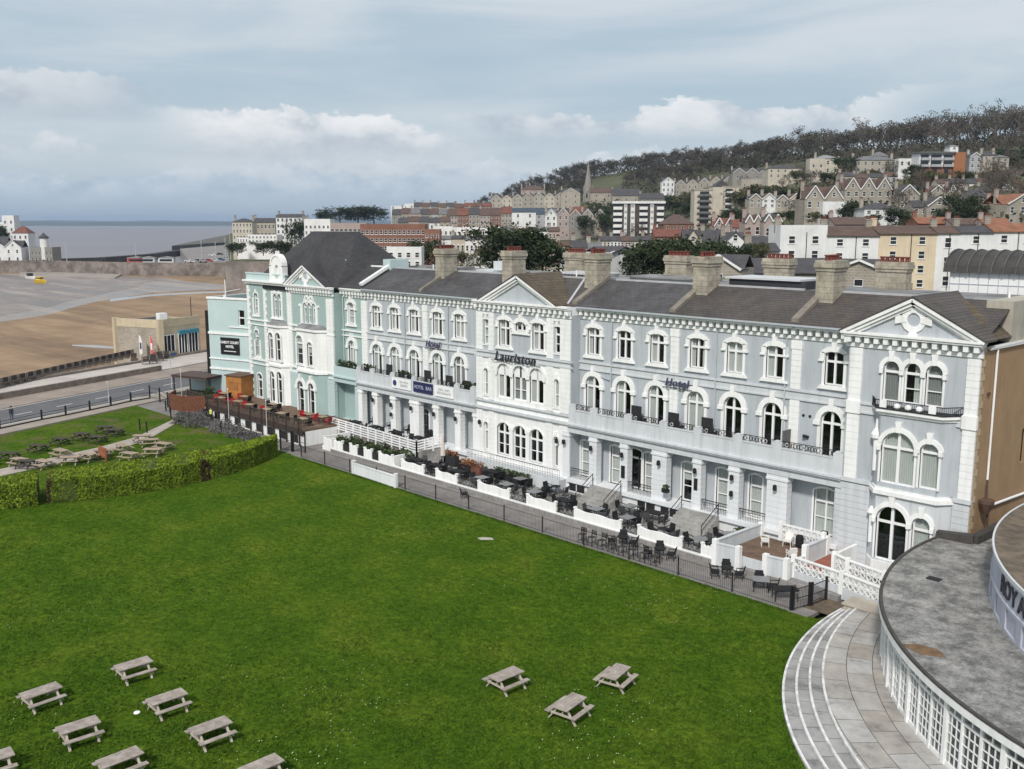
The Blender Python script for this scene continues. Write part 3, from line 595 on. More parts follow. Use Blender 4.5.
m = MB(); m.box(-62.4, -56, 7.5, 10, 17.9, 18.3); m.mark(); m.box(-49.0, -46.5, 6.8, 8.8, 17.9, 18.2); wparts('roof_dormer', m, LEAD, hotel)
m = MB(); m.tube([(-37.6, 5.8, 18), (-37.6, 5.8, 18.7)], .07, 6); m.mark(); m.tube([(-1.3, 7.5, 17.9), (-1.3, 7.5, 18.5)], .08, 6); m.mark(); m.tube([(-58.5, 6.4, 18), (-58.5, 6.4, 18.6)], .06, 6); wparts('vent_pipe', m, WHITEC, hotel)
# ---- arcade
PC = [(-33.35, .7), (-30.3, .8), (-27.0, .76), (-23.45, 1.42), (-19.9, .76), (-16.65, .9), (-13.1, 1.62)]
PL = [(-63.25, .75), (-60.6, .85), (-57.5, .85), (-54.0, 1.45), (-50.65, .85), (-47.4, .8), (-44.95, .5)]
for x, w_ in PC + PL:
    m = MB(); blocks(m, x-w_/2, x+w_/2, -.02, .62, 1.5, 5.05, .40); m.box(x-w_/2-.07, x+w_/2+.07, -.09, .68, 5.05, 5.2); m.box(x-w_/2-.03, x+w_/2+.03, -.05, .64, 5.2, 5.46); wpart('arcade_column', m, GREYC if x > -34 else WHITE, hotel)
m = MB(); blocks(m, -8.75, -8.3, -.02, YM, .3, 5.46, .40)
for i in range(13):
    z = .5 + i*.42; m.box(-8.3, -6.3, -.06, .0, z+.02, z+.40)
m.box(-8.3, -6.3, -.03, .0, .3, 5.9); m.mark()
for i in range(13): z = .5 + i*.42; m.box(-1.0, .02, -.06, 0, z+.02, z+.40)
m.box(-1.0, 0, -.03, 0, .3, 5.9)
wparts('rusticated_wall', m, GREYL, hotel)
m = MB()
for a, b in ((-33.0, -8.3), (-63.6, -44.7)):
    m.mark(); m.box(a, b, -.1, YM, 5.46, 5.75); m.box(a, b, -.04, YM, 5.75, 6.0); m.box(a, b, -.26, YM, 6.0, 6.12); m.box(a, b, -.34, YM, 6.12, 6.26)
wparts('balcony_slab', m, GREYL, hotel)
m = MB()
piers_r = [-32.6, -30.2, -26.6, -23.1, -19.9, -16.4, -13.2, -8.6]; piers_l = [-63.3, -60.9, -57.4, -53.9, -50.7, -47.4, -45.1]
for ps, a, b in ((piers_r, -33.0, -8.3), (piers_l, -63.6, -44.7)):
    m.mark(); m.box(a, b, -.08, .16, 6.26, 7.38); m.box(a, b, -.12, .2, 7.38, 7.46)
    for x in ps: m.box(x-.36, x+.36, -.13, .22, 6.26, 7.78); m.box(x-.2, x+.2, -.14, .22, 7.78, 7.9)
wparts('balcony_parapet', m, GREYL, hotel)
m = MB(); mw = MB()
for ps in (piers_r, piers_l):
    for a, b in zip(ps[:-1], ps[1:]):
        m.bar((a+.36, .04, 7.92), (b-.36, .04, 7.92), .045); n = max(3, int((b-a-.7)/.42))
        for i in range(n):
            xc = a+.36+(b-a-.72)*(i+.5)/n
            for q in range(10):
                t0, t1 = 2*PI*q/10, 2*PI*(q+1)/10
                for tgt, ox, rr in ((m, -.09, .15), (m if (i % 3) else mw, .1, .13)):
                    tgt.bar((xc+ox+rr*math.cos(t0), .04, 7.69+rr*math.sin(t0)), (xc+ox+rr*math.cos(t1), .04, 7.69+rr*math.sin(t1)), .035)
            m.bar((xc-.2, .04, 7.46), (xc-.2, .04, 7.92), .03)
wpart('balcony_grille', m, BLACK, hotel); wpart('balcony_rosette', mw, IRONW, hotel)
DSCR = mat('dark_screen', (.022, .022, .024), .8, .2)
for x, h in ((-26.25, .95), (-22.6, .9), (-19.5, .95), (-58.7, .9), (-52.5, .95), (-49.2, .8), (-46.6, .6)):
    m = MB(); m.box(x-.5, x+.5, .5, .56, 6.9, 7.6+h); m.box(x-.48, x-.44, .5, 1.2, 6.3, 7.5); m.box(x+.44, x+.48, .5, 1.2, 6.3, 7.5); wpart('balcony_screen', m, DSCR, hotel)
m = MB(); m.box(-13.0, -12.9, .2, 1.28, 6.3, 8.6); wpart('balcony_screen', m, mat('grey_screen', (.12, .12, .12)), hotel)
# porch floor, plinth with basement windows
m = MB(); m.box(-33, -8.3, -.3, YM, 1.2, 1.5); m.box(-63.6, -44.7, -.3, YM, 1.2, 1.5); m.box(-33, -8.3, -.05, .1, .2, 1.2); m.box(-63.6, -44.7, -.05, .1, .2, 1.2); wpart('porch_floor', m, GREYC, hotel)
for x in (-24.6, -22.3, -14.9, -32.0):
    m = MB(); m.box(x-.85, x+.85, -.09, -.05, .45, 1.12); o = wpart('basement_window', m, DARK, hotel); m = MB(); m.bar((x, -.11, .45), (x, -.11, 1.12), .06); m.bar((x-.85, -.11, 1.12), (x+.85, -.11, 1.12), .06); wpart('frame', m, WHITE, o)
# fill panels set in the arcade (light partition walls) and low rails
m = MB()
for a, b in ((-26.6, -24.2), (-19.5, -17.2), (-16.2, -13.9), (-32.9, -30.8)):
    m.mark(); m.bar((a, .15, 2.35), (b, .15, 2.35), .05); m.bar((a, .15, 2.15), (b, .15, 2.15), .03)
    n = int((b-a)/.14)
    for i in range(n): m.bar((a+i*.14, .15, 1.5), (a+i*.14, .15, 2.35), .018)
wparts('porch_rail', m, BLACK, hotel)
m = MB()
for x in (-31.2, -19.9-.0, -16.65, -27.0): pass
for x, y, z in ((-33.35, -.12, 4.55), (-30.3, -.12, 4.5), (-27.0, -.12, 4.5), (-23.3, -.12, 4.5), (-19.9, -.12, 4.5), (-16.65, -.12, 3.4), (-13.1, -.12, 4.55), (-16.65, -.12, 4.6), (-34.2, -.1, 4.5), (-44.0, -.1, 4.7), (-60.6, -.12, 4.6), (-57.5, -.12, 4.5), (-54.2, -.12, 4.6), (-50.65, -.12, 4.5), (-47.4, -.12, 4.5), (-57.5, -.12, 3.5)):
    m = MB(); m.lathe([(.05, .25), (.14, .2), (.16, -.1), (.05, -.2)], (0, -.2), 8); m.bar((0, 0, .1), (0, -.2, .25), .05); link('wall_lamp', m.mesh('wall_lamp', BLACK), hotel, (x, y, z))
m = MB(); m.box(-27.2, -26.85, -.1, -.03, 2.6, 3.6); m.box(-19.6-.5, -19.6-.2, -.1, -.03, 3.0, 3.9); wpart('menu_board', m, BLACK, hotel)
# drain pipes
m = MB()
for x in (-29.5, -19.35, -13.55, -56.9, -50.1): m.mark(); m.tube([(x, YM-.12, 15.4), (x, YM-.12, 7.6)], .055, 6); m.bar((x, YM-.12, 15.45), (x+.8, YM-.6, 15.9), .09)
for x in (-31.2, -62.3, -56.3): m.mark(); m.bar((x, YM-.1, 10.4), (x+1.6, YM-.1, 10.15), .07)
wparts('drain_pipe', m, PIPE, hotel)
m = MB()
for x in (-12.0, -11.5): m.lathe([(.09, 0), (.09, .1)], (0, 0), 8)
m = MB(); m.prism([(-12.05+.1*math.cos(2*PI*i/8), 9.7+.1*math.sin(2*PI*i/8)) for i in range(8)], YM-.06, YM); m.prism([(-11.55+.1*math.cos(2*PI*i/8), 9.7+.1*math.sin(2*PI*i/8)) for i in range(8)], YM-.06, YM); m.bar((-11.9, YM-.25, 8.3), (-11.6, YM, 8.2), .2); wpart('wall_vent', m, BLACK, hotel)
for i, (xa, xb, c, tx, ts, tc_) in enumerate(((-57.4, -54.2, (.78,.78,.77), 'LAURISTON\nHOTEL', .38, (.30,.30,.34)), (-53.9, -50.8, (.018,.022,.075), 'HOTEL  BAR', .5, (.45,.48,.62)), (-50.6, -47.7, (.80,.80,.79), 'GRILL &\nRESTAURANT', .36, (.32,.32,.36)))):
    t = thing('banner', ('white banner with round navy emblem, left of three on the balcony front', 'navy blue banner in the middle of three on the balcony front', 'white banner with grey lettering, right of three on the balcony front')[i], 'banner', ((xa+xb)/2, -.19, 6.9))
    m = MB(); m.box((xa-xb)/2+.05, (xb-xa)/2-.05, -.03, .03, -.52, .52); m.build('panel', mat('banner_%d' % i, c, .6, .04), t)
LETQ = []
# ---- lettering
def letters(name, text, size, matl, loc, rot, label, cat, align='CENTER', extrude=.02, shear=0, group=None, parent=None, space=1.0, bold=0):
    cu = bpy.data.curves.new(name, 'FONT'); cu.body = text; cu.size = size; cu.extrude = extrude; cu.align_x = align; cu.align_y = 'CENTER'; cu.shear = shear; cu.space_character = space; cu.offset = bold
    o = bpy.data.objects.new(name, cu); COL.objects.link(o)
    bpy.context.view_layer.update(); me = bpy.data.meshes.new_from_object(o.evaluated_get(bpy.context.evaluated_depsgraph_get())); bpy.data.objects.remove(o)
    me.materials.clear(); me.materials.append(matl); o = bpy.data.objects.new(name, me); COL.objects.link(o); o.location = loc; o.rotation_euler = rot
    if parent: o.parent = parent
    if label: tag(o, label, cat, group)
    return o
LETM = mat('dark_letter', (.03, .03, .04), .5)
LETB = mat('navy_letter', (.06, .06, .11), .5)
for x, t, z, y, lab, sz in ((-22.75, 'Hotel', 10.72, YM-.32, 'dark script word Hotel on the wall right of the middle pediment', .86), (-52.2, 'Hotel', 11.1, YM-.32, 'dark script word Hotel on the wall left of the middle pediment', .86), (-39.4, 'Lauriston', 11.12, YB-.34, 'dark script hotel name above the three arched middle windows', 1.2)):
    s = thing('wall_lettering', lab, 'sign', (x, y, z))
    letters('lettering', t, sz, LETB if t == 'Hotel' else LETM, (0, 0, 0), (PI/2, 0, 0), None, None, shear=.25, parent=s, extrude=.04, bold=.015, space=1.12)
    m = MB(); m.bar((-1.4 if t == 'Hotel' else -3.1, .08, -.4), (1.4 if t == 'Hotel' else 3.1, .08, -.4), .04); m.build('rail', BLACK, s)

for o, tx, ts, tc_, dx in zip([x for x in bpy.data.objects if x.name.startswith('banner') and x.type == 'EMPTY'], ('SEA VIEW\nDINING', 'HOTEL  BAR', 'GRILL AND\nRESTAURANT'), (.34, .5, .34), ((.30,.30,.34), (.45,.48,.62), (.32,.32,.36)), (.45, 0, 0)):
    letters('lettering', tx, ts, mat('banner_ink%.2f' % (ts+dx), tc_, .6), (dx, -.04, 0), (PI/2, 0, 0), None, None, parent=o, extrude=.006)
    if dx: m = MB(); m.prism([(-1.05+.3*math.cos(PI*i/8), .3*math.sin(PI*i/8)) for i in range(16)], -.05, -.03); m.build('emblem', mat('emblem_navy', (.03,.04,.12), .6), o)
# ------------------------------------------------------------------ terrain
DX, DY = -.35, .937; NX, NY = -.937, -.35; P0 = (-100.2, -17.0)
def off_(x, y): return (x-P0[0])*NX + (y-P0[1])*NY
def prom(o, t): return (P0[0] + NX*o + DX*t, P0[1] + NY*o + DY*t)      # o metres seaward, t metres along the front
TOPV = [(300, 222), (400, 215), (440, 208), (480, 197), (500, 190), (520, 181), (560, 171), (600, 162), (650, 156), (700, 151), (760, 144), (800, 139), (850, 132), (900, 126), (950, 120), (1000, 113), (1060, 108), (1200, 100), (1500, 95)]
RDG = [(300, 1100), (440, 1100), (600, 1000), (800, 800), (1000, 650), (1500, 600)]
def interp(tab, x):
    if x <= tab[0][0]: return tab[0][1]
    for (a, b), (c, d) in zip(tab[:-1], tab[1:]):
        if x <= c: return b + (d-b)*(x-a)/(c-a)
    return tab[-1][1]
def polar(u, d):
    l = (u-512)/math.hypot(F, CY-HZ)*d
    return EYE.x + RT[0]*l + FW[0]*d, EYE.y + RT[1]*l + FW[1]*d
def unpolar(x, y):
    x -= EYE.x; y -= EYE.y; d = x*FW[0]+y*FW[1]; l = x*RT[0]+y*RT[1]
    return 512 + math.hypot(F, CY-HZ)*l/d, d
def land(u, d):
    dr = interp(RDG, u); zr = 23 + (222-interp(TOPV, u))*dr/993.4 - 12 - 8*max(0, min(1, (u-720)/180))
    ex = interp([(500, 1.9), (540, 2.0), (630, 2.3), (715, 1.65), (800, .97), (1100, .95)], u)
    t = max(0, (d-120)/(dr-120)); bump = 9.5*max(0, min(1, (u-236)/12))*max(0, min(1, (380-u)/30))*max(0, min(1, (d-375)/50)) if d < 700 else 0
    if t <= 1: return max(bump, 0.5 + (max(zr, 4)-.5)*t**ex)
    return max(zr, 4) - (d-dr)*0.03
def zland(x, y):
    u, d = unpolar(x, y); return land(u, d)
us = list(range(205, 1520, 12)); ds = [70, 85, 100, 112, 124, 136, 150, 165, 182, 200, 222, 246, 272, 300, 330, 364, 400, 440, 480, 520, 560, 600, 640, 680, 720, 770, 820, 870, 920, 970, 1030, 1090, 1150, 1250, 1400]
vs = []
for d in ds:
    for u in us:
        x, y = polar(u, d); z = land(u, d) if d > 136 else -0.35
        o = off_(x, y)
        if (o > 23 and d < 460) or u < 226: z = -9
        elif d > 150: z += noise.noise(Vector((x*.02, y*.02, 3)))*1.2
        vs.append((x, y, z))
n = len(us); fs = [(i*n+j, i*n+j+1, (i+1)*n+j+1, (i+1)*n+j) for i in range(len(ds)-1) for j in range(n-1)]
m = MB(); m.add(vs, fs); HILLM = mat('hill_scrub', (.065, .07, .03), .95, .45, .03, dirt=(.10, .085, .06), dirtamt=.7, bump=.4, bscale=.5)
struct(m.build('hillside', HILLM, smooth=True))
# base ground sheet out to the horizon
m = MB(); m.poly([(-400, -400, -.6), (400, -400, -.6), (2500, 2500, -.6), (-90, 200, -.6), (-125, 20, -.6), (-30, -400, -.6)]); struct(m.build('ground', mat('earth', (.10, .09, .06), .95, .3, .1)))

# ------------------------------------------------------------------ lawns
def lawnmat():
    m, nt, b = nodes('mown_grass')
    p = pos(nt)
    a = N(nt, 'ShaderNodeTexNoise', i_Scale=.22, i_Detail=8, i_Roughness=.72); L(nt, p, a.inputs['Vector'])
    f = N(nt, 'ShaderNodeTexNoise', i_Scale=2.2, i_Detail=8, i_Roughness=.75); L(nt, p, f.inputs['Vector'])
    g = N(nt, 'ShaderNodeTexNoise', i_Scale=9.0, i_Detail=5, i_Roughness=.7); L(nt, pos(nt, (1, .6, 1)), g.inputs['Vector'])
    c = ramp(nt, a.outputs[0], [(.25, (.034, .080, .006)), (.45, (.054, .112, .008)), (.58, (.080, .134, .011)), (.74, (.128, .162, .020))])
    c2 = ramp(nt, f.outputs[0], [(.3, (.40, .46, .42)), (.5, (.95, .95, .9)), (.7, (1.6, 1.45, 1.5))])
    c3 = ramp(nt, g.outputs[0], [(.3, (.5, .55, .5)), (.7, (1.5, 1.4, 1.45))])
    c = mix(nt, 1, mix(nt, 1, c, c2, 'MULTIPLY'), c3, 'MULTIPLY')
    w_ = N(nt, 'ShaderNodeTexNoise', i_Scale=.35, i_Detail=7, i_Roughness=.7); L(nt, p, w_.inputs['Vector']); sxx = N(nt, 'ShaderNodeSeparateXYZ'); L(nt, p, sxx.inputs[0]); mr = N(nt, 'ShaderNodeMapRange'); L(nt, sxx.outputs[0], mr.inputs[0]); mr.inputs[1].default_value = -66; mr.inputs[2].default_value = -74
    ww_ = N(nt, 'ShaderNodeMath', operation='MULTIPLY'); L(nt, ramp(nt, w_.outputs[0], [(.50, (0, 0, 0)), (.62, (.75,)*3)]), ww_.inputs[0]); L(nt, mr.outputs[0], ww_.inputs[1])
    c = mix(nt, ww_.outputs[0], c, (.135, .115, .055))
    L(nt, c, b.inputs['Base Color']); b.inputs['Roughness'].default_value = .95; b.inputs['Specular IOR Level'].default_value = .03
    mm = N(nt, 'ShaderNodeMath', operation='ADD'); L(nt, f.outputs[0], mm.inputs[0]); L(nt, g.outputs[0], mm.inputs[1])
    bp = N(nt, 'ShaderNodeBump', i_Strength=.9, i_Distance=.12); L(nt, mm.outputs[0], bp.inputs['Height']); L(nt, bp.outputs[0], b.inputs['Normal'])
    return m
LAWN = lawnmat()
m = MB()
nx, ny = 70, 50; X0, X1, Y0, Y1 = -105, 30, -75, -9.15
vs = []
for j in range(ny+1):
    for i in range(nx+1):
        x = X0+(X1-X0)*i/nx; y = Y0+(Y1-Y0)*j/ny; e = min(1, (Y1-y)/6)
        vs.append((x, y, -.03*e + .06*e*noise.noise(Vector((x*.06, y*.06, 1)))))
m.add(vs, [(j*(nx+1)+i, j*(nx+1)+i+1, (j+1)*(nx+1)+i+1, (j+1)*(nx+1)+i) for j in range(ny) for i in range(nx)])
struct(m.build('lawn', LAWN, smooth=True))
# tufts of longer grass standing in the lawn
def tufts(name, pts, matl, hmin, hmax):
    m = MB()
    for x, y, z in pts:
        h = R.uniform(hmin, hmax)
        for k in range(3):
            a = R.uniform(0, 2*PI); w_ = R.uniform(.02, .05); lx, ly = R.gauss(0, .05), R.gauss(0, .05)
            m.v += [(x-w_*math.cos(a), y-w_*math.sin(a), z), (x+w_*math.cos(a), y+w_*math.sin(a), z), (x+lx, y+ly, z+h)]
            i = len(m.v); m.f.append((i-3, i-2, i-1)); m.mi.append(0)
    o = m.build(name, matl, recalc=False); tag(o, None, None, kind='stuff'); return o
GRASSM = mat('grass_blade', (.062, .122, .011), .85, .45, 1.2, spec=.08)
pts = []
while len(pts) < 45000:
    u, v = R.uniform(0, 1024), 470 + 330*R.random()**.8
    g = G(u, v)
    if g.y > -9.3 or g.x < -62: continue
    if (g.x-18.07)**2 + (g.y+7.5)**2 < 22.5**2: continue
    if noise.noise(Vector((g.x*.5, g.y*.5, 0))) < R.uniform(-.5, .3): continue
    pts.append((g.x, g.y, -.03))
for i in range(5200): pts.append((R.uniform(-60, -6.5), -9.36-abs(R.gauss(0, .16)), 0.0))
for i in range(2600):
    a_ = R.uniform(183, 262); rr_ = 22.47+abs(R.gauss(0, .14)); pts.append((18.07+rr_*math.cos(math.radians(a_)), -7.5+rr_*math.sin(math.radians(a_)), -.02))
tufts('grass', pts, GRASSM, .04, .11)
pts = []
while len(pts) < 420:
    g = G(R.uniform(0, 800), R.uniform(455, 765))
    if g.y > -9.4 or (g.x-18.07)**2 + (g.y+7.5)**2 < 22.6**2: continue
    if noise.noise(Vector((g.x*.13, g.y*.13, 5))) < R.uniform(.0, .35): continue
    pts.append(g)
m = MB()
for g in pts: s_ = R.uniform(.012, .026); m.add([(g.x-s_, g.y-s_, .04), (g.x+s_, g.y-s_, .04), (g.x+s_, g.y+s_, .06), (g.x-s_, g.y+s_, .06)], [(0,1,2,3)])
tag(m.build('daisies', mat('daisy_white', (.42, .45, .26), .9, .2), recalc=False), None, None, kind='stuff')
# white stone lying on the lawn, small daisies left out
m = MB(); q = G(486, 539); m.prism([(q.x-.55, q.y-.35), (q.x-.1, q.y-.42), (q.x+.55, q.y+.25), (q.x+.2, q.y+.4), (q.x-.3, q.y+.1)], 0, .05, 'xy'); tag(m.build('stone_slab', mat('pale_stone', (.42, .38, .33), .9)), 'small pale stone slab lying alone in the green lawn', 'slab')
q = G(137, 713); m = MB(); m.lathe([(.02, 0), (.16, .01), (.15, .05), (.02, .07)], (q.x, q.y), 10); tag(m.build('plate', WHITEC), 'small white disc lying in the grass between picnic tables', 'disc')
# ------------------------------------------------------------------ path, patio
PATHM = mat('worn_asphalt', (.215, .20, .19), .9, .25, .8, dirt=(.12, .112, .10), bump=.2)
PAVE = brickmat('grey_paving', (.27, .26, .25), (.22, .215, .21), (.12, .115, .11), .6, .6, .85, 'xy', .2, .02)
m = MB(); m.box(-62, -5.2, -9.2, -5.75, -.2, .02); struct(m.build('path', PATHM)); m = MB(); m.box(-108, -62, -9.15, 4, -.4, -.02); struct(m.build('hotel_forecourt', PATHM))
m = MB(); m.box(-60.5, -5.2, -5.75, 0, -.2, .3); struct(m.build('patio', PAVE))
m = MB(); m.box(-62, -5.2, -9.38, -9.2, -.2, .07); struct(m.build('kerb', mat('kerb_stone', (.2, .19, .18), .9)))
# ------------------------------------------------------------------ seafront road, promenade, beach, sea
ROAD = mat('road_asphalt', (.115, .115, .12), .85, .15, .3, dirt=(.08, .08, .085))
def strip(name, o0, o1, z, matl, t0=-140, t1=75, thick=.3, k='structure', lab=None, cat=None):
    m = MB(); q = [prom(o0, t0), prom(o0, t1), prom(o1, t1), prom(o1, t0)]; m.prism(q, z-thick, z, 'xy'); o = m.build(name, matl)
    if k: o['kind'] = k
    else: tag(o, lab, cat)
    return o
strip('pavement', -4.0, 0, .14, mat('buff_paving', (.30, .26, .22), .9, .15, .4))
strip('road', 0, 9.2, .02, ROAD); 
strip('road_marking', 9.0, 9.15, .03, WHITE, thick=.008); strip('road_marking', .5, .62, .03, WHITE, thick=.008)
strip('forecourt', 9.2, 14.8, .14, mat('brown_paving', (.27, .225, .19), .9, .2, .3))
strip('promenade', 15.3, 24.2, .16, mat('pale_concrete', (.46, .42, .385), .9, .12, .3, dirt=(.3, .27, .24)))
strip('planter_wall', 14.8, 15.3, .95, mat('wall_stone', (.20, .165, .14), .95, .35, 1.2, bump=.5), t1=30, thick=1.2, k=None, lab='low brown stone wall running along the pale promenade', cat='wall')
m = MB()
for t in range(-130, 70, 6):
    a, b = prom(4.6, t), prom(4.6, t+2.4); m.prism([(a[0]-.07, a[1]), (a[0]+.07, a[1]), (b[0]+.07, b[1]), (b[0]-.07, b[1])], .022, .03, 'xy')
struct(m.build('centre_line', WHITE))
strip('sea_wall', 24.2, 25.0, .5, mat('sea_wall_stone', (.19, .165, .145), .95, .3, .6, bump=.5, bscale=4), thick=6, k=None, lab='dark stone sea wall between promenade and beach', cat='sea wall')
def shore(name, c1, c2, c3, rough, spec, amt):
    m, nt, b = nodes(name); g = N(nt, 'ShaderNodeNewGeometry'); mp = N(nt, 'ShaderNodeMapping'); mp.inputs['Rotation'].default_value = (0, 0, math.radians(34)); mp.inputs['Scale'].default_value = (.010, .085, 1); L(nt, g.outputs['Position'], mp.inputs[0])
    n = N(nt, 'ShaderNodeTexNoise', i_Scale=1.0, i_Detail=9, i_Roughness=.68, i_Distortion=.6); L(nt, mp.outputs[0], n.inputs['Vector'])
    n2 = N(nt, 'ShaderNodeTexNoise', i_Scale=.09, i_Detail=9, i_Roughness=.75); L(nt, g.outputs['Position'], n2.inputs['Vector'])
    c = ramp(nt, n.outputs[0], [(.34, c1), (.5, c2), (.66, c3)]); f = ramp(nt, n2.outputs[0], [(.3, (1-amt,)*3), (.7, (1+amt,)*3)])
    L(nt, mix(nt, 1, c, f, 'MULTIPLY'), b.inputs['Base Color']); b.inputs['Specular IOR Level'].default_value = spec
    L(nt, ramp(nt, n.outputs[0], [(.4, (rough,)*3), (.6, (min(1, rough*1.7),)*3)]), b.inputs['Roughness'])
    bp = N(nt, 'ShaderNodeBump', i_Strength=.5, i_Distance=.3); L(nt, n2.outputs[0], bp.inputs['Height']); L(nt, bp.outputs[0], b.inputs['Normal']); return m
SAND = shore('beach_sand', (.185, .127, .084), (.262, .18, .115), (.33, .232, .15), .9, .15, .22)
m = MB(); m.poly([(-70, -400, -4), (-100, 60, -4), (-180, 320, -4), (-420, 330, -4), (-640, 60, -4), (-640, -400, -4)]); struct(m.build('beach', SAND))
WET = shore('wet_sand', (.17, .13, .102), (.23, .178, .142), (.32, .26, .215), .20, .5, .2)
def sheet(name, px, z, matl, jit=0, thick=0, kind='structure'):
    q = [G(u, v, z) for u, v in px]; P = []
    for a, b in zip(q, q[1:]+q[:1]):
        k = max(1, int((b-a).length/9))
        for i in range(k):
            c = a.lerp(b, i/k); P.append((c.x + jit*noise.noise(Vector((c.x*.04, c.y*.04, 0)))*3, c.y + jit*noise.noise(Vector((c.x*.04, c.y*.04, 7)))*3))
    m = MB(); tri = tessellate_polygon([[Vector((x, y, 0)) for x, y in P]]); m.add([(x, y, z) for x, y in P], [tuple(t) for t in tri]); o = m.build(name, matl); o['kind'] = kind; return o
sheet('wet_sand', [(-60, 330), (0, 322), (40, 316), (75, 307), (105, 300), (150, 293), (205, 290), (245, 288), (245, 285.5), (190, 282), (160, 277), (120, 276), (60, 274), (-60, 276)], -3.99, WET, 1.0)
WATER = shore('muddy_water', (.13, .102, .088), (.20, .162, .142), (.37, .325, .295), .34, .4, .25)
sheet('lake_water', [(-80, 322), (0, 315), (40, 309), (70, 301), (98, 295), (130, 288), (152, 281), (140, 277), (90, 275), (0, 274), (-80, 276)], -3.97, WATER, .8)
sheet('stream', [(72, 344.6), (95, 345), (118, 347), (118, 348.8), (95, 347.6), (72, 345.8)], -3.985, mat('shallow_water', (.3, .27, .25), .1, .1), .2)
sheet('stream', [(110, 299), (150, 294.4), (205, 291.5), (250, 290.5), (250, 292.4), (205, 293.2), (150, 296.2), (110, 301.5)], -3.98, mat('shallow_water', (.3, .27, .25)), .4)
SEA = mat('estuary_sea', (.175, .16, .175), .42, .12, .004, spec=.3, bump=.15, bscale=.15, coords=(1, 1, 1))
m = MB(); L0 = lambda u, d: (*polar(u, d), -4.3)
m.poly([L0(-1500, 520), L0(232, 560), L0(420, 1000), L0(700, 1500), L0(1500, 1700), L0(4000, 26000), L0(-4000, 26000)]); struct(m.build('sea', SEA))
# far shore: low hills across the estuary
def ridge(name, d, u0, u1, vt, h0, matl, seed, thick=800):
    vs = []; n = 90
    for i in range(n+1):
        u = u0+(u1-u0)*i/n; e = min(1, i/6, (n-i)/6); z = (vt + h0*noise.noise(Vector((u*.012, seed, 0))) + h0*.5*noise.noise(Vector((u*.05, seed, 3))))*e
        for dd, zz in ((d, -5), (d+thick*.25, z*.7), (d+thick*.6, z), (d+thick, -5)): x, y = polar(u, dd); vs.append((x, y, zz))
    m = MB(); m.add(vs, [(i*4+k, (i+1)*4+k, (i+1)*4+k+1, i*4+k+1) for i in range(n) for k in range(3)]); o = m.build(name, matl, smooth=True); return struct(o)
ridge('far_hills', 7000, -500, 700, 27, 9, mat('far_hill', (.05, .065, .06), .95, .25, .002), 1.5, 1500)
ridge('far_hills', 12000, -500, 700, 44, 16, mat('far_hill', (.05, .065, .06)), 4.5, 2500)
# dark spit and harbour causeway
CAUSE = mat('causeway_stone', (.055, .05, .045), .95, .3, .1)
m = MB()
cw = [G(50, 259, 0), G(100, 257.5, 0), G(150, 254, 0), G(175, 250.5, 0), G(204, 247.5, 0)]
for a, b in zip(cw[:-1], cw[1:]): m.bar((a.x, a.y, -2.2), (b.x, b.y, -2.2), 7, 4.5)
tag(m.build('causeway', CAUSE), 'low dark stone causeway crossing the water behind the harbour wall', 'causeway')
m = MB(); a, b = G(172, 250, 0), G(232, 236, 0); c = G(236, 245, 0); m.prism([(a.x, a.y), (b.x, b.y), (c.x+10, c.y+60), (c.x, c.y)], -4.5, 3.5, 'xy'); struct(m.build('headland', mat('headland_scrub', (.11, .105, .09), .95, .4, .05)))
WST = mat('harbour_stone', (.21, .175, .155), .95, .45, .25, dirt=(.07, .062, .055), dirtamt=.85, bump=.6, bscale=.5)
m = MB()
hw = [G(-70, 273, -4), G(0, 273, -4), G(65, 273.5, -4), G(130, 275.5, -4), G(190, 276, -4), G(250, 277, -4)]
for a, b in zip(hw[:-1], hw[1:]):
    d = (b-a).normalized(); nn = Vector((d.y, -d.x, 0)); nn = nn if nn.dot(a-EYE) > 0 else -nn
    q = [a, b, b+nn*18, a+nn*18]; m.prism([(p.x, p.y) for p in q], -6, 1.6, 'xy')
    q = [a+nn*.3, b+nn*.3, b+nn*1.0, a+nn*1.0]; m.prism([(p.x, p.y) for p in q], 1.6, 2.7, 'xy')
tag(m.build('harbour_wall', WST), 'long weathered stone harbour wall across the beach', 'harbour wall')
m = MB(); q = [G(20, 277, -3.9), G(115, 278.5, -3.9), G(122, 275, -3.9), G(100, 272.5, -3.9), G(20, 273, -3.9)]; m.prism([(p.x, p.y) for p in q], -4.5, -3.4, 'xy'); tag(m.build('slipway', mat('pale_slip', (.30, .26, .23), .9, .2, .1)), 'pale stone slipway at the foot of the harbour wall', 'slipway')
m = MB(); q = [G(190, 264, .5), G(250, 264, .5), G(250, 244, .5), G(180, 250, .5)]; m.prism([(p.x, p.y) for p in q], -5, 1.6, 'xy'); struct(m.build('quay', mat('quay_tarmac', (.22, .2, .19), .9, .2, .1)))

HAZE = bpy.data.materials.new('air'); HAZE.use_nodes = True; hn = HAZE.node_tree; hn.nodes.clear()
ho = N(hn, 'ShaderNodeOutputMaterial'); hv = N(hn, 'ShaderNodeVolumePrincipled'); hv.inputs['Color'].default_value = (.62, .77, 1.0, 1); hv.inputs['Density'].default_value = 8e-5; hv.inputs['Anisotropy'].default_value = .2; L(hn, hv.outputs[0], ho.inputs['Volume'])
m = MB(); m.box(-32000, 32000, -3000, 32000, -11, 150); o = m.build('haze', HAZE); o['kind'] = 'stuff'
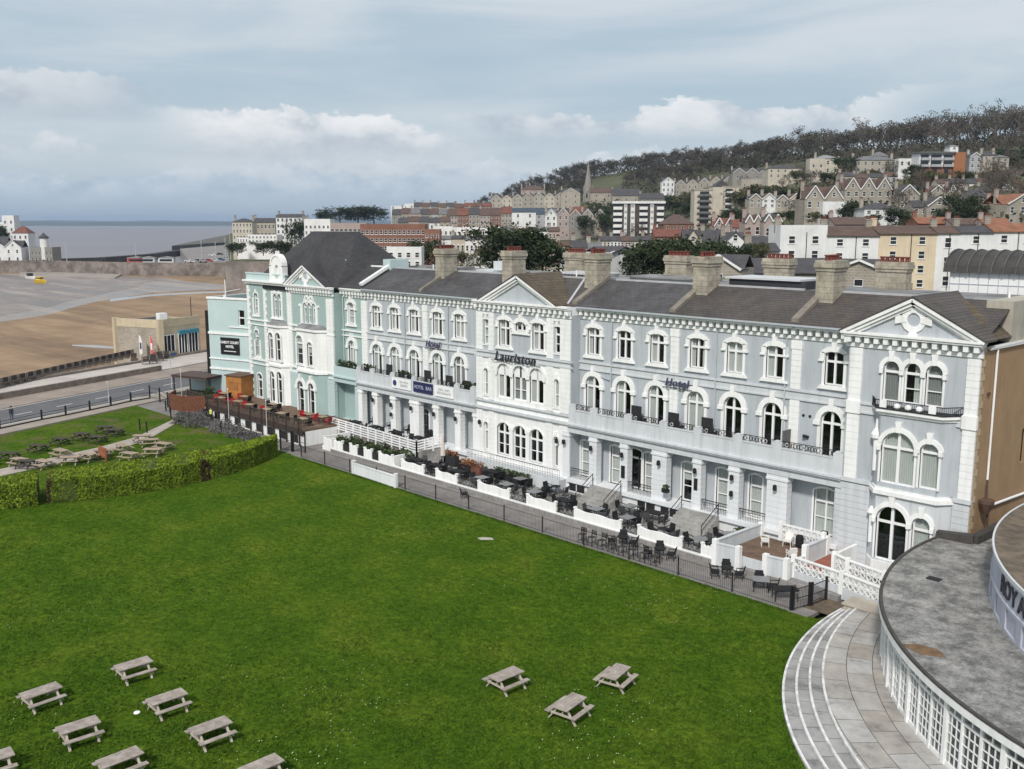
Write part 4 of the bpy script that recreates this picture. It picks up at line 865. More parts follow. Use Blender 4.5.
# ------------------------------------------------------------------ teal hotel at the seaward end
teal = thing('teal_hotel', 'pale teal corner hotel with white trim, small pediment and big dark slate hipped roof', 'hotel', (-70, 0, 0))
XT = [-66.35]
hs = [opening(-66.35, 12.1, 1.15, 2.35, .3), opening(-66.35, 7.0, 1.2, 3.3, .6), opening(-65.2, 1.5, 1.0, 3.0, .1)]
m = MB(); m.wall([(-68.0, .2), (-63.6, .2), (-63.6, 15.4), (-68.0, 15.4)], hs, YM); m.box(-68, -63.65, YM+1.3, YM+1.4, .2, 15.3, 1)
hp = [opening(x, 11.75, .62, 2.3, .31) for x in (-73.65, -72.75, -71.85)] + [[(-75.0, 1.0), (-69.4, 1.0), (-69.4, 11.3), (-75.0, 11.3)]]
m.wall([(-77.0, .2), (-68.0, .2), (-68.0, 15.4), (-77.0, 15.4)], hp, YB); m.box(-68.05, -67.99, YB+.01, YM+.02, .2, 15.4); m.box(-76.9, -68.2, 1.6, 1.7, .2, 15.3, 1)
hl = [opening(-84.4, 12.0, .95, 2.6, .47), opening(-80.0, 12.0, .72, 2.7, .36), opening(-79.05, 12.0, .72, 2.7, .36), opening(-84.6, 6.9, .95, 3.2, .47), opening(-84.3, 1.8, 1.1, 3.0, .3), [(-81.3, .6), (-77.2, .6), (-77.2, 11.0), (-81.3, 11.0)]]
m.wall([(-86.5, .2), (-77.0, .2), (-77.0, 16.2), (-86.5, 16.2)], hl, YB-.02); m.box(-86.4, -77.2, 1.6, 1.7, .2, 15.3, 1); m.box(-86.52, -86.45, YB, 13, .2, 16.2)
wpart('front_wall', m, [TEAL, DARK], teal)
m = MB(); m.box(-86.5, -63.7, 13, 13.1, .2, 15.6); m.box(-63.75, -63.62, 6, 13, .2, 15.8); wpart('rear_wall', m, TEAL, teal)
window(teal, -66.35, YM, 12.1, 1.15, 2.35, .3, 1.6, 0, 'hood', 'full', sash=(.8,)); window(teal, -66.35, YM, 7.0, 1.2, 3.3, .6, 2.5, .12, 'arch', 'full'); window(teal, -65.2, YM, 1.5, 1.0, 3.0, .1, 2.2, 0, 'plain', None, sash=(1.1,))
for x in (-73.65, -72.75, -71.85): window(teal, x, YB, 11.75, .62, 2.3, .31, 1.75, 0, 'slim', 'full', sash=(.85,))
m = MB(); m.box(-74.5, -74.05, YB-.1, YB+.02, 11.6, 13.7); m.box(-71.45, -71.0, YB-.1, YB+.02, 11.6, 13.7); m.box(-74.6, -70.9, YB-.2, YB+.02, 11.45, 11.62)
for x in (-73.2, -72.3): 
    for i in range(10):
        a, b = 2*PI*i/10, 2*PI*(i+1)/10; m.prism([(x+.2*math.cos(a), 14.5+.2*math.sin(a)), (x+.2*math.cos(b), 14.5+.2*math.sin(b)), (x+.42*math.cos(b), 14.5+.42*math.sin(b)), (x+.42*math.cos(a), 14.5+.42*math.sin(a))], YB-.1, YB+.02)
for x in (-74.5, -71.0): m.box(x-.3, x+.3, YB-.13, YB+.02, 13.6, 13.85)
wpart('triple_surround', m, WHITE, teal)
window(teal, -84.4, YB-.02, 12.0, .95, 2.6, .47, 1.9, 0, 'slim', 'full', sash=(.9,)); window(teal, -84.6, YB-.02, 6.9, .95, 3.2, .47, 2.4, 0, 'slim', 'full', sash=(1.2,)); window(teal, -84.3, YB-.02, 1.8, 1.1, 3.0, .3, 2.2, 0, 'plain', None, sash=(1.1,))
for x, c in ((-80.0, 'left'), (-79.05, None)): window(teal, x, YB-.02, 12.0, .72, 2.7, .36, 2.0, 0, 'slim', c, sash=(.95,))
m = MB(); m.box(-80.75, -80.4, YB-.12, YB, 11.9, 14.75); m.box(-78.65, -78.3, YB-.12, YB, 11.9, 14.75); m.box(-80.75, -78.3, YB-.14, YB, 14.75, 15.0); m.box(-80.9, -78.15, YB-.18, YB, 11.7, 11.9)
for x in (-84.4,):
    for z in (12, 6.9): m.mark(); m.box(x-.75, x-.5, YB-.1, YB, z-.1, z+2.0); m.box(x+.5, x+.75, YB-.1, YB, z-.1, z+2.0); m.box(x-.85, x+.85, YB-.16, YB, z-.3, z-.08)
wparts('double_surround', m, WHITE, teal)
def tbay(x0, x1, z0, z1, d, wins, mats, name, roof):
    q = [(x0, YB-.03), (x0+.75, YB-d), (x1-.75, YB-d), (x1, YB-.03)]
    m = MB(); m.wall([(q[1][0], z0), (q[2][0], z0), (q[2][0], z1), (q[1][0], z1)], [opening(*w_) for w_ in wins], YB-d)
    for a, b in ((0, 1), (2, 3)): m.add([(*q[a], z0), (*q[b], z0), (*q[b], z1), (*q[a], z1)], [(0,1,2,3)])
    m.box(q[1][0], q[2][0], YB+.5, YB+.55, z0, z1, 1)
    wpart(name, m, [mats, DARK], teal)
    m = MB(); e = [(a+(-.2 if i == 0 else .2 if i == 3 else 0)*1, b-(.2 if i in (1, 2) else 0)) for i, (a, b) in enumerate(q)]
    m.prism(e, z1-.12, z1+.14, 'xy')
    if roof:
        wpart('bay_cornice', m, WHITE, teal); m = MB(); t = [(x0+.5, YB-.03, z1+.6), (x0+1.0, YB-.25, z1+.6), (x1-1.0, YB-.25, z1+.6), (x1-.5, YB-.03, z1+.6)]
        m.add([(a, b, z1+.15) for a, b in e] + t, [(0,1,5,4), (1,2,6,5), (2,3,7,6), (4,5,6,7)]); wpart('bay_roof', m, LEAD, teal)
    else: wpart('bay_cornice', m, WHITE, teal)
tbay(-75.0, -69.4, 6.5, 11.1, .85, [(-73.7, 7.1, 1.35, 3.3, .67), (-71.6, 7.1, 1.0, 2.7, .3)], WHITE, 'canted_bay', True)
tbay(-75.0, -69.4, .6, 6.4, .85, [(-73.7, 1.6, 1.2, 3.6, .6), (-71.5, 1.6, 1.1, 3.6, .55)], TEAL, 'canted_bay', False)
window(teal, -73.7, YB-.85, 7.1, 1.35, 3.3, .67, 2.4, 0, 'plain', 'blind', sash=(1.2,)); window(teal, -71.6, YB-.85, 7.1, 1.0, 2.7, .3, 2.2, 0, 'plain', 'blind', sash=(1.2,))
window(teal, -73.7, YB-.85, 1.6, 1.2, 3.6, .6, 2.8, 0, 'arch', None, sash=(1.5,)); window(teal, -71.5, YB-.85, 1.6, 1.1, 3.6, .55, 2.8, 0, 'arch', None, sash=(1.5,))
tbay(-81.3, -77.2, 6.5, 11.0, .8, [(-80.0, 7.0, 1.0, 3.2, .5), (-78.4, 7.0, 1.05, 3.3, .52)], WHITE, 'canted_bay', True)
tbay(-81.3, -77.2, .6, 6.4, .8, [(-80.0, 1.9, .95, 3.7, .47), (-78.4, 1.9, 1.05, 3.8, .5)], WHITE, 'canted_bay', False)
window(teal, -80.0, YB-.8, 7.0, 1.0, 3.2, .5, 2.5, 0, 'plain', 'grey', sash=(1.3,)); window(teal, -78.4, YB-.8, 7.0, 1.05, 3.3, .52, 2.5, 0, 'plain', None, sash=(1.3,))
window(teal, -80.0, YB-.8, 1.9, .95, 3.7, .47, 2.9, 0, 'plain', None, sash=(1.5,)); window(teal, -78.4, YB-.8, 1.9, 1.05, 3.8, .5, 2.9, 0, 'plain', None, sash=(1.5,))
m = MB()
blocks(m, -69.25, -67.98, YB-.12, YB+.06, 6.5, 14.7); m.mark(); blocks(m, -77.0, -76.35, YB-.12, YB+.06, 6.5, 14.9); m.mark(); blocks(m, -64.35, -63.35, YM-.14, YM+.06, 6.3, 14.7)
wparts('pilaster', m, WHITE, teal)
m = MB()
for xa in (-86.45, -82.6, -77.35):
    m.mark()
    for i in range(32):
        z = 2.0+i*.42; w_ = .5 if i % 2 else .72; m.box(xa, xa+w_, YB-.1, YB-.01, z, z+.40)
wparts('quoin', m, WHITE, teal)
m = MB()
for z, h in ((11.25, .16), (10.7, .12), (6.4, .2), (5.9, .14)):
    rsill(m, -68.0, -63.6, YM, z, .15, h); 
    for a, b in ((-77, -75.2), (-69.2, -67.9), (-86.5, -81.5)): rsill(m, a, b, YB, z, .16, h)
wpart('string_course', m, WHITE, teal)
m = MB(); modillions(m, -77.1, -67.9, YB, 15.95, .55); modillions(m, -68, -63.6, YM, 15.9, .55)
m.box(-86.6, -77.0, YB-.3, YB, 15.7, 15.95); m.box(-86.75, -77.0, YB-.5, YB, 15.95, 16.15); wpart('cornice', m, [WHITE, TEAL], teal)
m = MB()
for i in range(26):
    x = -82.3 + i*.2; m.bar((x, YB-.2, 15.2), (x, YB-.2, 15.65), .09)
m.box(-82.4, -77.1, YB-.24, YB-.16, 15.25, 15.4); wpart('black_bar_row', m, BLACK, teal)  # row of black bars and a cross strip below the cornice
m = MB(); m.box(-86.5, -77.6, YB-.05, YB+.3, 16.15, 16.85); m.box(-86.6, -77.5, YB-.12, YB+.36, 16.85, 17.0); m.box(-86.5, -86.2, YB+.3, 9, 16.15, 16.9); wpart('parapet', m, TEALL, teal)
m = MB(); m.wall([(-80.4, 16.15), (-78.2, 16.15)] + arcpts(-80.4, -78.2, 18.0, 1.1, 10)[::-1], [opening(-79.3, 16.5, .75, 1.6, .37)], YB-.1, .3); m.prism([(-80.4, 16.15), (-78.2, 16.15)] + arcpts(-80.4, -78.2, 18.0, 1.1, 10)[::-1], YB+.21, YB+.5)
ring(m, -80.4, -78.2, 18, 1.1, -80.65, -77.95, 18, 1.35, YB-.2, YB+.55); m.prism([(-79.5, 19.2), (-79.1, 19.2), (-79.2, 19.7), (-79.4, 19.7)], YB-.1, YB+.3); m.box(-80.75, -80.3, YB-.2, YB+.5, 16.15, 17.9); m.box(-78.3, -77.85, YB-.2, YB+.5, 16.15, 17.9); wpart('gablet', m, WHITE, teal)
pediment(-77.1, -68.6, 15.98, -73.1, 18.2, -.0, 2.6, (SLATED, SLATED, False), True, TEAL, teal)
m = MB()   # big hipped roof with a flat top
b = [(-86.2, .9, 15.9), (-67.7, .4, 15.9), (-66.6, 12.8, 15.9), (-86.2, 12.8, 15.9)]; t = [(-77.2, 3.6, 21.9), (-72.4, 3.2, 21.9), (-71.4, 6.2, 21.9), (-82.0, 7.0, 21.9)]
m.add(b + t, [(0,1,5,4), (1,2,6,5), (2,3,7,6), (3,0,4,7), (4,5,6,7)]); wpart('hipped_roof', m, SLATED, teal)
m = MB(); m.add([(-67.8, YE, ZE), (-63.6, YE, ZE), (-63.6, YR, ZR), (-68.4, YR, ZR)], [(0,1,2,3)]); m.box(-68.5, -63.6, YR, 12.8, 17.6, 18.0); wpart('lower_roof', m, SLATED, teal)
m = MB(); a, c = (-64.1, 1.0, 16.45), (-64.1, 4.8, 18.3); m.bar(a, c, .45, .3); m.bar((-67.9, 5.3, 18.15), (-64.2, 5.3, 18.15), .25, .2); wpart('roof_verge', m, WHITE, teal)
m = MB(); m.box(-65.0, -63.7, 4.7, 7.2, 17.4, 19.0); wpart('chimney', m, TEALL, teal)
m = MB(); m.tube([(-69.6, 3, 18.0), (-69.6, 3, 18.9)], .07, 6); m.mark(); m.tube([(-67.7, YM-.15, 15.5), (-67.7, YM-.15, 6.4)], .06, 6); wparts('vent_pipe', m, TEALL, teal)
m = MB(); m.box(-68.0, -63.6, -.1, YM, 5.75, 6.3); m.box(-68.0, -63.6, -.3, YM, 6.3, 6.45); m.box(-68, -63.6, -.08, .16, 6.45, 7.45); m.mark(); m.box(-68, -63.6, -.1, YM, 1.2, 1.5); wparts('porch', m, TEALL, teal)
m = MB(); blocks(m, -69.3, -67.9, -.1, .3, .4, 5.8); m.mark(); blocks(m, -64.2, -63.62, -.02, .6, 1.5, 5.6); m.mark(); blocks(m, -77, -75.1, -.1, .3, .4, 5.9); wparts('rusticated_base', m, TEALL, teal)
FOL = mat('dark_foliage', (.035, .050, .022), .9, .5, 6, spec=.1)
def leafbox(name, x0, x1, y0, y1, z0, z1, n, size, matl, parent=None, root=None, k='thing'):
    m = MB()
    for i in range(n):
        c = Vector((R.uniform(x0, x1), R.uniform(y0, y1), R.uniform(z0, z1))); leaf(m, c, size*R.uniform(.6, 1.4))
    return m.build(name, matl, parent, recalc=False)
def leaf(m, c, s, bias=None):
    a = Vector((R.gauss(0,1), R.gauss(0,1), R.gauss(0,1))).normalized(); b = a.orthogonal().normalized(); b = (b*math.cos(R.random()*6) + a.cross(b)*math.sin(R.random()*6)).normalized(); d = a.cross(b)
    i = len(m.v); m.v += [tuple(c-b*s*.5-d*s*.3), tuple(c+b*s*.5-d*s*.3), tuple(c+b*s*.6+d*s*.3), tuple(c-b*s*.4+d*s*.35)]; m.f.append((i, i+1, i+2, i+3)); m.mi.append(0)
for x0, x1, lab in ((-67.6, -64.4, 'long planter of dark plants along the teal balcony parapet'), (-63.0, -60.9, 'dark planting trough on the grey balcony next to the teal front'), (-57.0, -55.0, 'row of dark plants on the balcony above the white banner'), (-44.0+0.1-3.2, -45.3, 'dark plants at the balcony end beside the middle bay')):
    tr = thing('planter', lab, 'planter', ((x0+x1)/2, .35, 6.45)); m = MB(); m.box(-(x1-x0)/2, (x1-x0)/2, -.12, .16, .6, 1.08); m.build('trough', DSCR, tr)
    if x1 > x0: leafbox('foliage', -(x1-x0)/2, (x1-x0)/2, -.2, .25, 1.0, 1.65, int(120*(x1-x0)/2), .22, FOL, tr)
# ---- annex with the signboard
AR = math.atan2(.308, .951); AO = Vector((-86.4-.951*6.7, .1-.308*6.7, 0))
annex = thing('annex_building', 'flat-roofed pale teal annex block with white bands beside the promenade', 'building', AO, AR)
m = MB(); m.wall([(0, .2), (6.7, .2), (6.7, 13.7), (0, 13.7)], [opening(5.5, 10.35, 1.0, 1.95, .05)], 0, .2); m.box(0, .1, .01, 9, .2, 13.7); m.box(0, 8, 8.9, 9, .2, 13.7); m.box(.1, 8, .01, 8.9, 13.0, 13.2, 1); m.box(.5, 6.5, 1.4, 1.5, .3, 13, 1)
m.build('wall', [TEALL, DARK], annex)
o = window(annex, 0, 0, 0, 1.0, 1.95, .05, 1.0, 0, None, None); o.location = (5.5, 0, 10.35)
m = MB()
for z, h in ((9.15, .3), (10.1, .1), (6.0, .14), (4.7, .22)): m.box(-.05 if z != 10.1 else 3.5, 6.7, -.13, .02, z, z+h)
m.box(-.1, 6.7, -.12, .2, 13.55, 13.8); m.box(-.12, .0, .2, 9, 13.55, 13.78); m.build('band', WHITE, annex)
m = MB(); m.tube([(2.1, 1.0, 13.2), (2.1, 1.0, 15.9)], .06, 6); m.bar((2.1, 1.0, 14.4), (4.2, 1.4, 14.8), .05); m.box(1.9, 2.3, .8, 1.2, 13.2, 14.0); m.build('aerial', WHITEC, annex)
sg = thing('signboard', 'black signboard reading CABOT COURT HOTEL in white capitals on the teal annex', 'sign', AO + Vector((.951*3.5+.308*.06, .308*3.5-.951*.06, 7.75)), AR)
m = MB(); m.box(-1.55, 1.55, -.05, .05, -1.05, 1.05); m.build('board', mat('sign_black', (.012, .012, .014), .5), sg)
for t, z, s_ in (('CABOT COURT', .45, .43), ('HOTEL', -.08, .43)): letters('lettering', t, s_, WHITEC, (0, -.065, z), (PI/2, 0, 0), None, None, parent=sg, bold=.012, extrude=.01)
m = MB(); m.box(-1.0, 1.0, -.07, -.05, -.68, -.6); m.build('rule', WHITEC, sg)
bn = Vector(AO) + Vector((-.951*.5, -.308*.5+.6, 0)); m = MB(); m.box(-.5, -.3, -.4, .9, .2, 12.0); m.box(-.28, -.14, -.3, .5, 2.0, 11.5)
o = tag(m.build('hanging_banner', mat('dark_banner', (.03, .028, .026), .7, .2), None, bn), 'tall dark vertical banner panel at the seaward corner of the teal annex', 'banner')

# ------------------------------------------------------------------ rotunda on the right
rot = thing('rotunda_pavilion', 'white curved glazed garden pavilion with weathered grey flat roof and round upper drum', 'pavilion', (20.4, -3.2, 0))
C1, R1, C2, R2 = (20.43, -3.2), 22.05, (24.68, -.3), 21.75
def pol(c, r, deg, z=None):
    a = math.radians(deg); p = (c[0]+r*math.cos(a), c[1]+r*math.sin(a)); return p if z is None else (*p, z)
def roofm():
    m, nt, b = nodes('stained_roof_felt')
    n = N(nt, 'ShaderNodeTexNoise', i_Scale=.8, i_Detail=12, i_Roughness=.78); L(nt, pos(nt, (1, 1, 1)), n.inputs['Vector']); n2 = N(nt, 'ShaderNodeTexNoise', i_Scale=2.6, i_Detail=10, i_Roughness=.8); L(nt, pos(nt, (1, .8, 1)), n2.inputs['Vector'])
    c = ramp(nt, n.outputs[0], [(.34, (.075, .073, .069)), (.44, (.145, .142, .135)), (.50, (.215, .21, .20)), (.62, (.335, .325, .31))]); f = ramp(nt, n2.outputs[0], [(.32, (.6,)*3), (.52, (1.0,)*3), (.68, (1.3,)*3)])
    n3 = N(nt, 'ShaderNodeTexNoise', i_Scale=11, i_Detail=6, i_Roughness=.8); L(nt, pos(nt, (1, 1, 1)), n3.inputs['Vector']); f3 = ramp(nt, n3.outputs[0], [(.36, (.62,)*3), (.5, (1.0,)*3), (.62, (1.25,)*3)])
    L(nt, mix(nt, 1, mix(nt, 1, c, f, 'MULTIPLY'), f3, 'MULTIPLY'), b.inputs['Base Color']); b.inputs['Roughness'].default_value = .75; return m
ROOFM = roofm()
def annmat(name, c0, c1, w_, h_, cen):
    m, nt, b = nodes(name); p = N(nt, 'ShaderNodeNewGeometry'); s = N(nt, 'ShaderNodeSeparateXYZ'); L(nt, p.outputs['Position'], s.inputs[0])
    def mm(op, a, c=None):
        k = N(nt, 'ShaderNodeMath', operation=op)
        for i, v in enumerate((a, c)):
            if v is None: continue
            if hasattr(v, 'links'): L(nt, v, k.inputs[i])
            else: k.inputs[i].default_value = v
        return k.outputs[0]
    dx, dy = mm('SUBTRACT', s.outputs[0], cen[0]), mm('SUBTRACT', s.outputs[1], cen[1]); rr = mm('SQRT', mm('ADD', mm('MULTIPLY', dx, dx), mm('MULTIPLY', dy, dy)))
    an = mm('MULTIPLY', mm('ARCTAN2', mm('MULTIPLY', dy, -1.0), mm('MULTIPLY', dx, -1.0)), 22.0); v = N(nt, 'ShaderNodeCombineXYZ'); L(nt, an, v.inputs[0]); L(nt, rr, v.inputs[1])
    t = N(nt, 'ShaderNodeTexBrick', i_Scale=1.0, i_Mortar_Size=.02, i_Brick_Width=w_, i_Row_Height=h_); L(nt, v.outputs[0], t.inputs['Vector'])
    t.inputs['Color1'].default_value = (*c0, 1); t.inputs['Color2'].default_value = (*c1, 1); t.inputs['Mortar'].default_value = (.08, .075, .07, 1); t.inputs['Bias'].default_value = -.1
    n = N(nt, 'ShaderNodeTexNoise', i_Scale=.7, i_Detail=8, i_Roughness=.7); L(nt, p.outputs['Position'], n.inputs['Vector']); f = ramp(nt, n.outputs[0], [(.30, (.42,)*3), (.45, (.9,)*3), (.7, (1.25,)*3)])
    L(nt, mix(nt, 1, t.outputs[0], f, 'MULTIPLY'), b.inputs['Base Color']); b.inputs['Roughness'].default_value = .85; return m
TERR = annmat('terrace_slabs', (.40, .39, .375), (.31, .28, .245), 1.9, 1.25, (20.0, -4.5)); TREAD = annmat('step_slabs', (.33, .325, .32), (.25, .245, .24), 1.2, 3.0, (19.0, -6.5))
NOSE = mat('white_nosing', (.70, .69, .68), .7, .15, 2.2, dirt=(.28, .27, .255), dirtamt=.75)
terr = thing('curved_terrace', 'curved stone terrace with four white-edged steps down to the lawn', 'terrace', (20, -5, 0))
for i in range(4):
    t = i/3; c = (18.07+(20.82-18.07)*t, -7.5+(-4.95+7.5)*t); r = 22.43+(24.2-22.43)*t; zt = .15*(i+1)
    a0 = 180 - math.degrees(math.asin((-4.5-c[1])/r)); a1 = 305; n = 90
    arc = [pol(c, r, a0+(a1-a0)*k/n) for k in range(n+1)]
    m = MB(); inner = [(9, -4.5)] if 0 else []
    end = [(arc[-1][0], -4.5)]
    m.prism(arc + end, -.3 if i == 0 else zt-.16, zt, 'xy'); o = wpart('terrace_floor' if i == 3 else 'step', m, TERR if i == 3 else TREAD, terr)
    m = MB()
    arc2 = [pol(c, r+.015, a0+(a1-a0)*k/n) for k in range(n+1)]; arc3 = [pol(c, r-.10, a0+(a1-a0)*k/n) for k in range(n+1)]
    for k in range(n):
        q = [arc2[k], arc2[k+1], arc3[k+1], arc3[k]]; vs = [(*p, zt-.13) for p in q] + [(*p, zt+.006) for p in q]; m.add(vs, [(3,2,1,0),(4,5,6,7),(0,1,5,4),(2,3,7,6)])
    nz = wpart('nosing', m, NOSE, o if 0 else terr)
# low roof
arc = [pol(C1, R1, 174+(300-174)*k/80) for k in range(81)]
m = MB(); m.prism(arc + [(34, -14), (34, 9), (.45, 9), (.45, -.45), (-1.35, -.45)], 3.6, 3.85, 'xy'); wpart('flat_roof', m, ROOFM, rot)
m = MB()
for k in range(80):
    for ra, rb, za, zb in ((R1-.16, R1-.0, 3.86, 3.93), ):
        q = [pol(C1, rb, 174+126*k/80), pol(C1, rb, 174+126*(k+1)/80), pol(C1, ra, 174+126*(k+1)/80), pol(C1, ra, 174+126*k/80)]; m.add([(*p, za) for p in q] + [(*p, zb) for p in q], [(4,5,6,7),(0,1,5,4),(2,3,7,6)])
m.bar((-1.5, -.75, 4.0), (.6, -.5, 4.15), .5, .5); m.bar((.6, -.5, 4.1), (1.2, 8, 4.3), .5, .5)
wpart('roof_edge', m, mat('dark_roof_edge', (.06, .055, .05), .8, .3, 2), rot)
m = MB()
for k in range(80):
    q = [pol(C1, R1+.03, 174+126*k/80), pol(C1, R1+.03, 174+126*(k+1)/80), pol(C1, R1-.3, 174+126*(k+1)/80), pol(C1, R1-.3, 174+126*k/80)]; m.add([(*p, 3.52) for p in q] + [(*p, 3.84) for p in q], [(0,1,5,4),(3,2,1,0)])
wpart('fascia', m, WHITE, rot)
m = MB(); m.add([(2.2+i, 0, 0) for i in ()], []); 
q = G(925, 647, 3.86); m.prism([(q.x-.9, q.y-.5), (q.x+.2, q.y-.9), (q.x+1.1, q.y-.4), (q.x+.6, q.y+.1), (q.x-.3, q.y+.1)], 3.85, 3.875, 'xy'); wpart('roof_patch', m, mat('rust_moss', (.16, .10, .055), .95, .4, 3), rot)
m = MB(); q = G(934, 579, 3.86); m.box(q.x-.35, q.x+.35, q.y-.25, q.y+.25, 3.85, 3.9); wpart('roof_hatch', m, DSCR, rot)
RW = 21.72
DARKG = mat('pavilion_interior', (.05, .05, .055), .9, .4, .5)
step = 3.05
for k in range(0, 30):
    a = 196 + k*step
    if a > 276: break
    p0, p1 = Vector(pol(C1, RW, a, .6)), Vector(pol(C1, RW, a+step, .6)); d = p1-p0; w_ = d.length; ang = math.atan2(d.y, d.x)
    o = link('glazed_bay', None, rot, (p0 - Vector(rot.location))); o.rotation_euler = (0, 0, ang)
    bay = MB(); H = 2.94
    bay.box(0, .1 if k % 3 else .22, -.09 if k % 3 else -.14, .09, 0, H); bay.box(.1, w_, -.06, .06, 0, .18); bay.box(.1, w_, -.06, .06, H-.62, H-.52); bay.box(.1, w_, -.06, .06, H-.1, H)
    bay.box(w_-.06, w_, -.06, .06, 0, H)
    for i in range(1, 3): bay.box(.1+(w_-.15)*i/3-.02, .1+(w_-.15)*i/3+.02, -.03, .03, .18, H-.62)
    for i in range(1, 5): bay.box(.1, w_-.05, -.03, .03, .18+(H-.8)*i/5-.02, .18+(H-.8)*i/5+.02)
    bay.box(.1+(w_-.15)/2-.03, .1+(w_-.15)/2+.03, -.04, .04, H-.52, H-.1)
    b_ = bay.build('window_frame', WHITE, o)
    g = MB(); g.poly([(.08, .0, .1), (w_-.03, .0, .1), (w_-.03, .0, H), (.08, .0, H)]); g.build('pane', GLASS, o, recalc=False)
for o in [x for x in bpy.data.objects if x.name.startswith('glazed_bay')]: pass
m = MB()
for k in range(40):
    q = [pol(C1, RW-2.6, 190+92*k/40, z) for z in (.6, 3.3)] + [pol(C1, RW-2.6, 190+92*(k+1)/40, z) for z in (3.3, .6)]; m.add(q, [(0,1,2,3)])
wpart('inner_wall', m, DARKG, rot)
# drum
a0, a1, n = 160, 300, 80
DRUM = mat('lilac_grey_paint', (.44, .455, .52), .7, .06, .4, streak=.35, dirt=(.25, .26, .29))
m = MB()
for k in range(n):
    q = [pol(C2, R2, a0+(a1-a0)*(k+j)/n, z) for j, z in ((0, 3.8), (1, 3.8), (1, 6.5), (0, 6.5))]; m.add(q, [(0,1,2,3)])
for k in range(18):       # raised frames between recessed panels
    a = 168 + k*5.6
    for aa, bb, z0, z1 in ((a, a+1.5, 3.95, 5.0),):
        for j in range(2):
            q = [pol(C2, R2+.09, aa+(bb-aa)*(j+i)/2) for i in (0, 1)] + [pol(C2, R2-.05, aa+(bb-aa)*(j+i)/2) for i in (1, 0)]; m.prism(q, z0, z1, 'xy')
for k in range(n):
    for z0, z1, e in ((3.85, 3.98, .09), (5.0, 5.14, .10)):
        q = [pol(C2, R2+e, a0+(a1-a0)*(k+j)/n) for j in (0, 1)] + [pol(C2, R2-.05, a0+(a1-a0)*(k+j)/n) for j in (1, 0)]; m.add([(*p, z0) for p in q]+[(*p, z1) for p in q], [(0,1,5,4),(4,5,6,7),(3,2,1,0)])
wpart('drum_wall', m, DRUM, rot)
m = MB()
for k in range(n):
    q = [pol(C2, R2+.12, a0+(a1-a0)*(k+j)/n) for j in (0, 1)] + [pol(C2, R2+.02, a0+(a1-a0)*(k+j)/n) for j in (1, 0)]; m.add([(*p, 6.42) for p in q]+[(*p, 6.62) for p in q], [(0,1,5,4),(4,5,6,7),(3,2,1,0),(2,3,7,6)])
wpart('drum_rim', m, GREYL, rot)
m = MB()
for k in range(n):
    for (ra, za), (rb, zb) in (((R2+.03, 6.6), (R2-.9, 6.50)), ((R2-.9, 6.50), (10, 8.0)), ((10, 8.0), (.5, 8.5))):
        m.add([pol(C2, ra, a0+(a1-a0)*k/n, za), pol(C2, ra, a0+(a1-a0)*(k+1)/n, za), pol(C2, rb, a0+(a1-a0)*(k+1)/n, zb), pol(C2, rb, a0+(a1-a0)*k/n, zb)], [(0,1,2,3)])
wpart('drum_roof', m, mat('mossy_roof', (.15, .118, .088), .95, .45, 1.2, dirt=(.065, .055, .042), dirtamt=.8, bump=.7, bscale=6, detail=9), rot)
for ch, a in zip('ROYAL', (-148.5, -146.2, -143.7, -141.0, -138.6)):
    p = pol(C2, R2+.03, a, 5.72); letters('letter', ch, 1.2, LETM, Vector(p)-Vector(rot.location), (PI/2, 0, math.radians(a)+PI/2), None, None, parent=rot, bold=.02, extrude=.03)
# ------------------------------------------------------------------ furniture templates
WOOD = mat('weathered_wood', (.345, .30, .265), .9, .32, 2.5, dirt=(.20, .165, .14), dirtamt=.6, coords=(1, 1, 1), bump=.3, bscale=30)
WOODL = mat('pale_wood', (.44, .385, .33), .9, .2, 3, bump=.2)
WOODD = mat('dark_wood', (.055, .045, .038), .85, .3, 2)
RATT = mat('charcoal_rattan', (.021, .0215, .023), .8, .3, 8, spec=.15)
RATG = mat('grey_rattan', (.06, .06, .063), .8, .3, 8)
GTOP = mat('grey_table_top', (.20, .205, .215), .35, .15, 2)
REDM = mat('red_paint', (.36, .012, .018), .5, .2, 3)
TANM = mat('tan_table', (.30, .235, .15), .7, .25, 2)
WPL = mat('white_plastic', (.72, .70, .66), .5, .05)
STUDY = Vector((0, -40, -30))
PROTO = []
def tpl(name): o = thing(name, None, None, (0, 0, 0)); PROTO.append(o); return o
class Kind:                       # first use takes the built thing itself, later uses copy it with its parts
    def __init__(s, make): s.make = make; s.src = None; s.n = 0
    def put(s, loc, rz, label, cat, group=None, scale=None):
        if s.src is None: s.src = s.make(); o = s.src; o.location = loc; o.rotation_euler = (0, 0, rz); 
        else: o = dup(s.src, loc, rz)
        if scale: o.scale = (scale,)*3
        tag(o, label, cat, group); return o
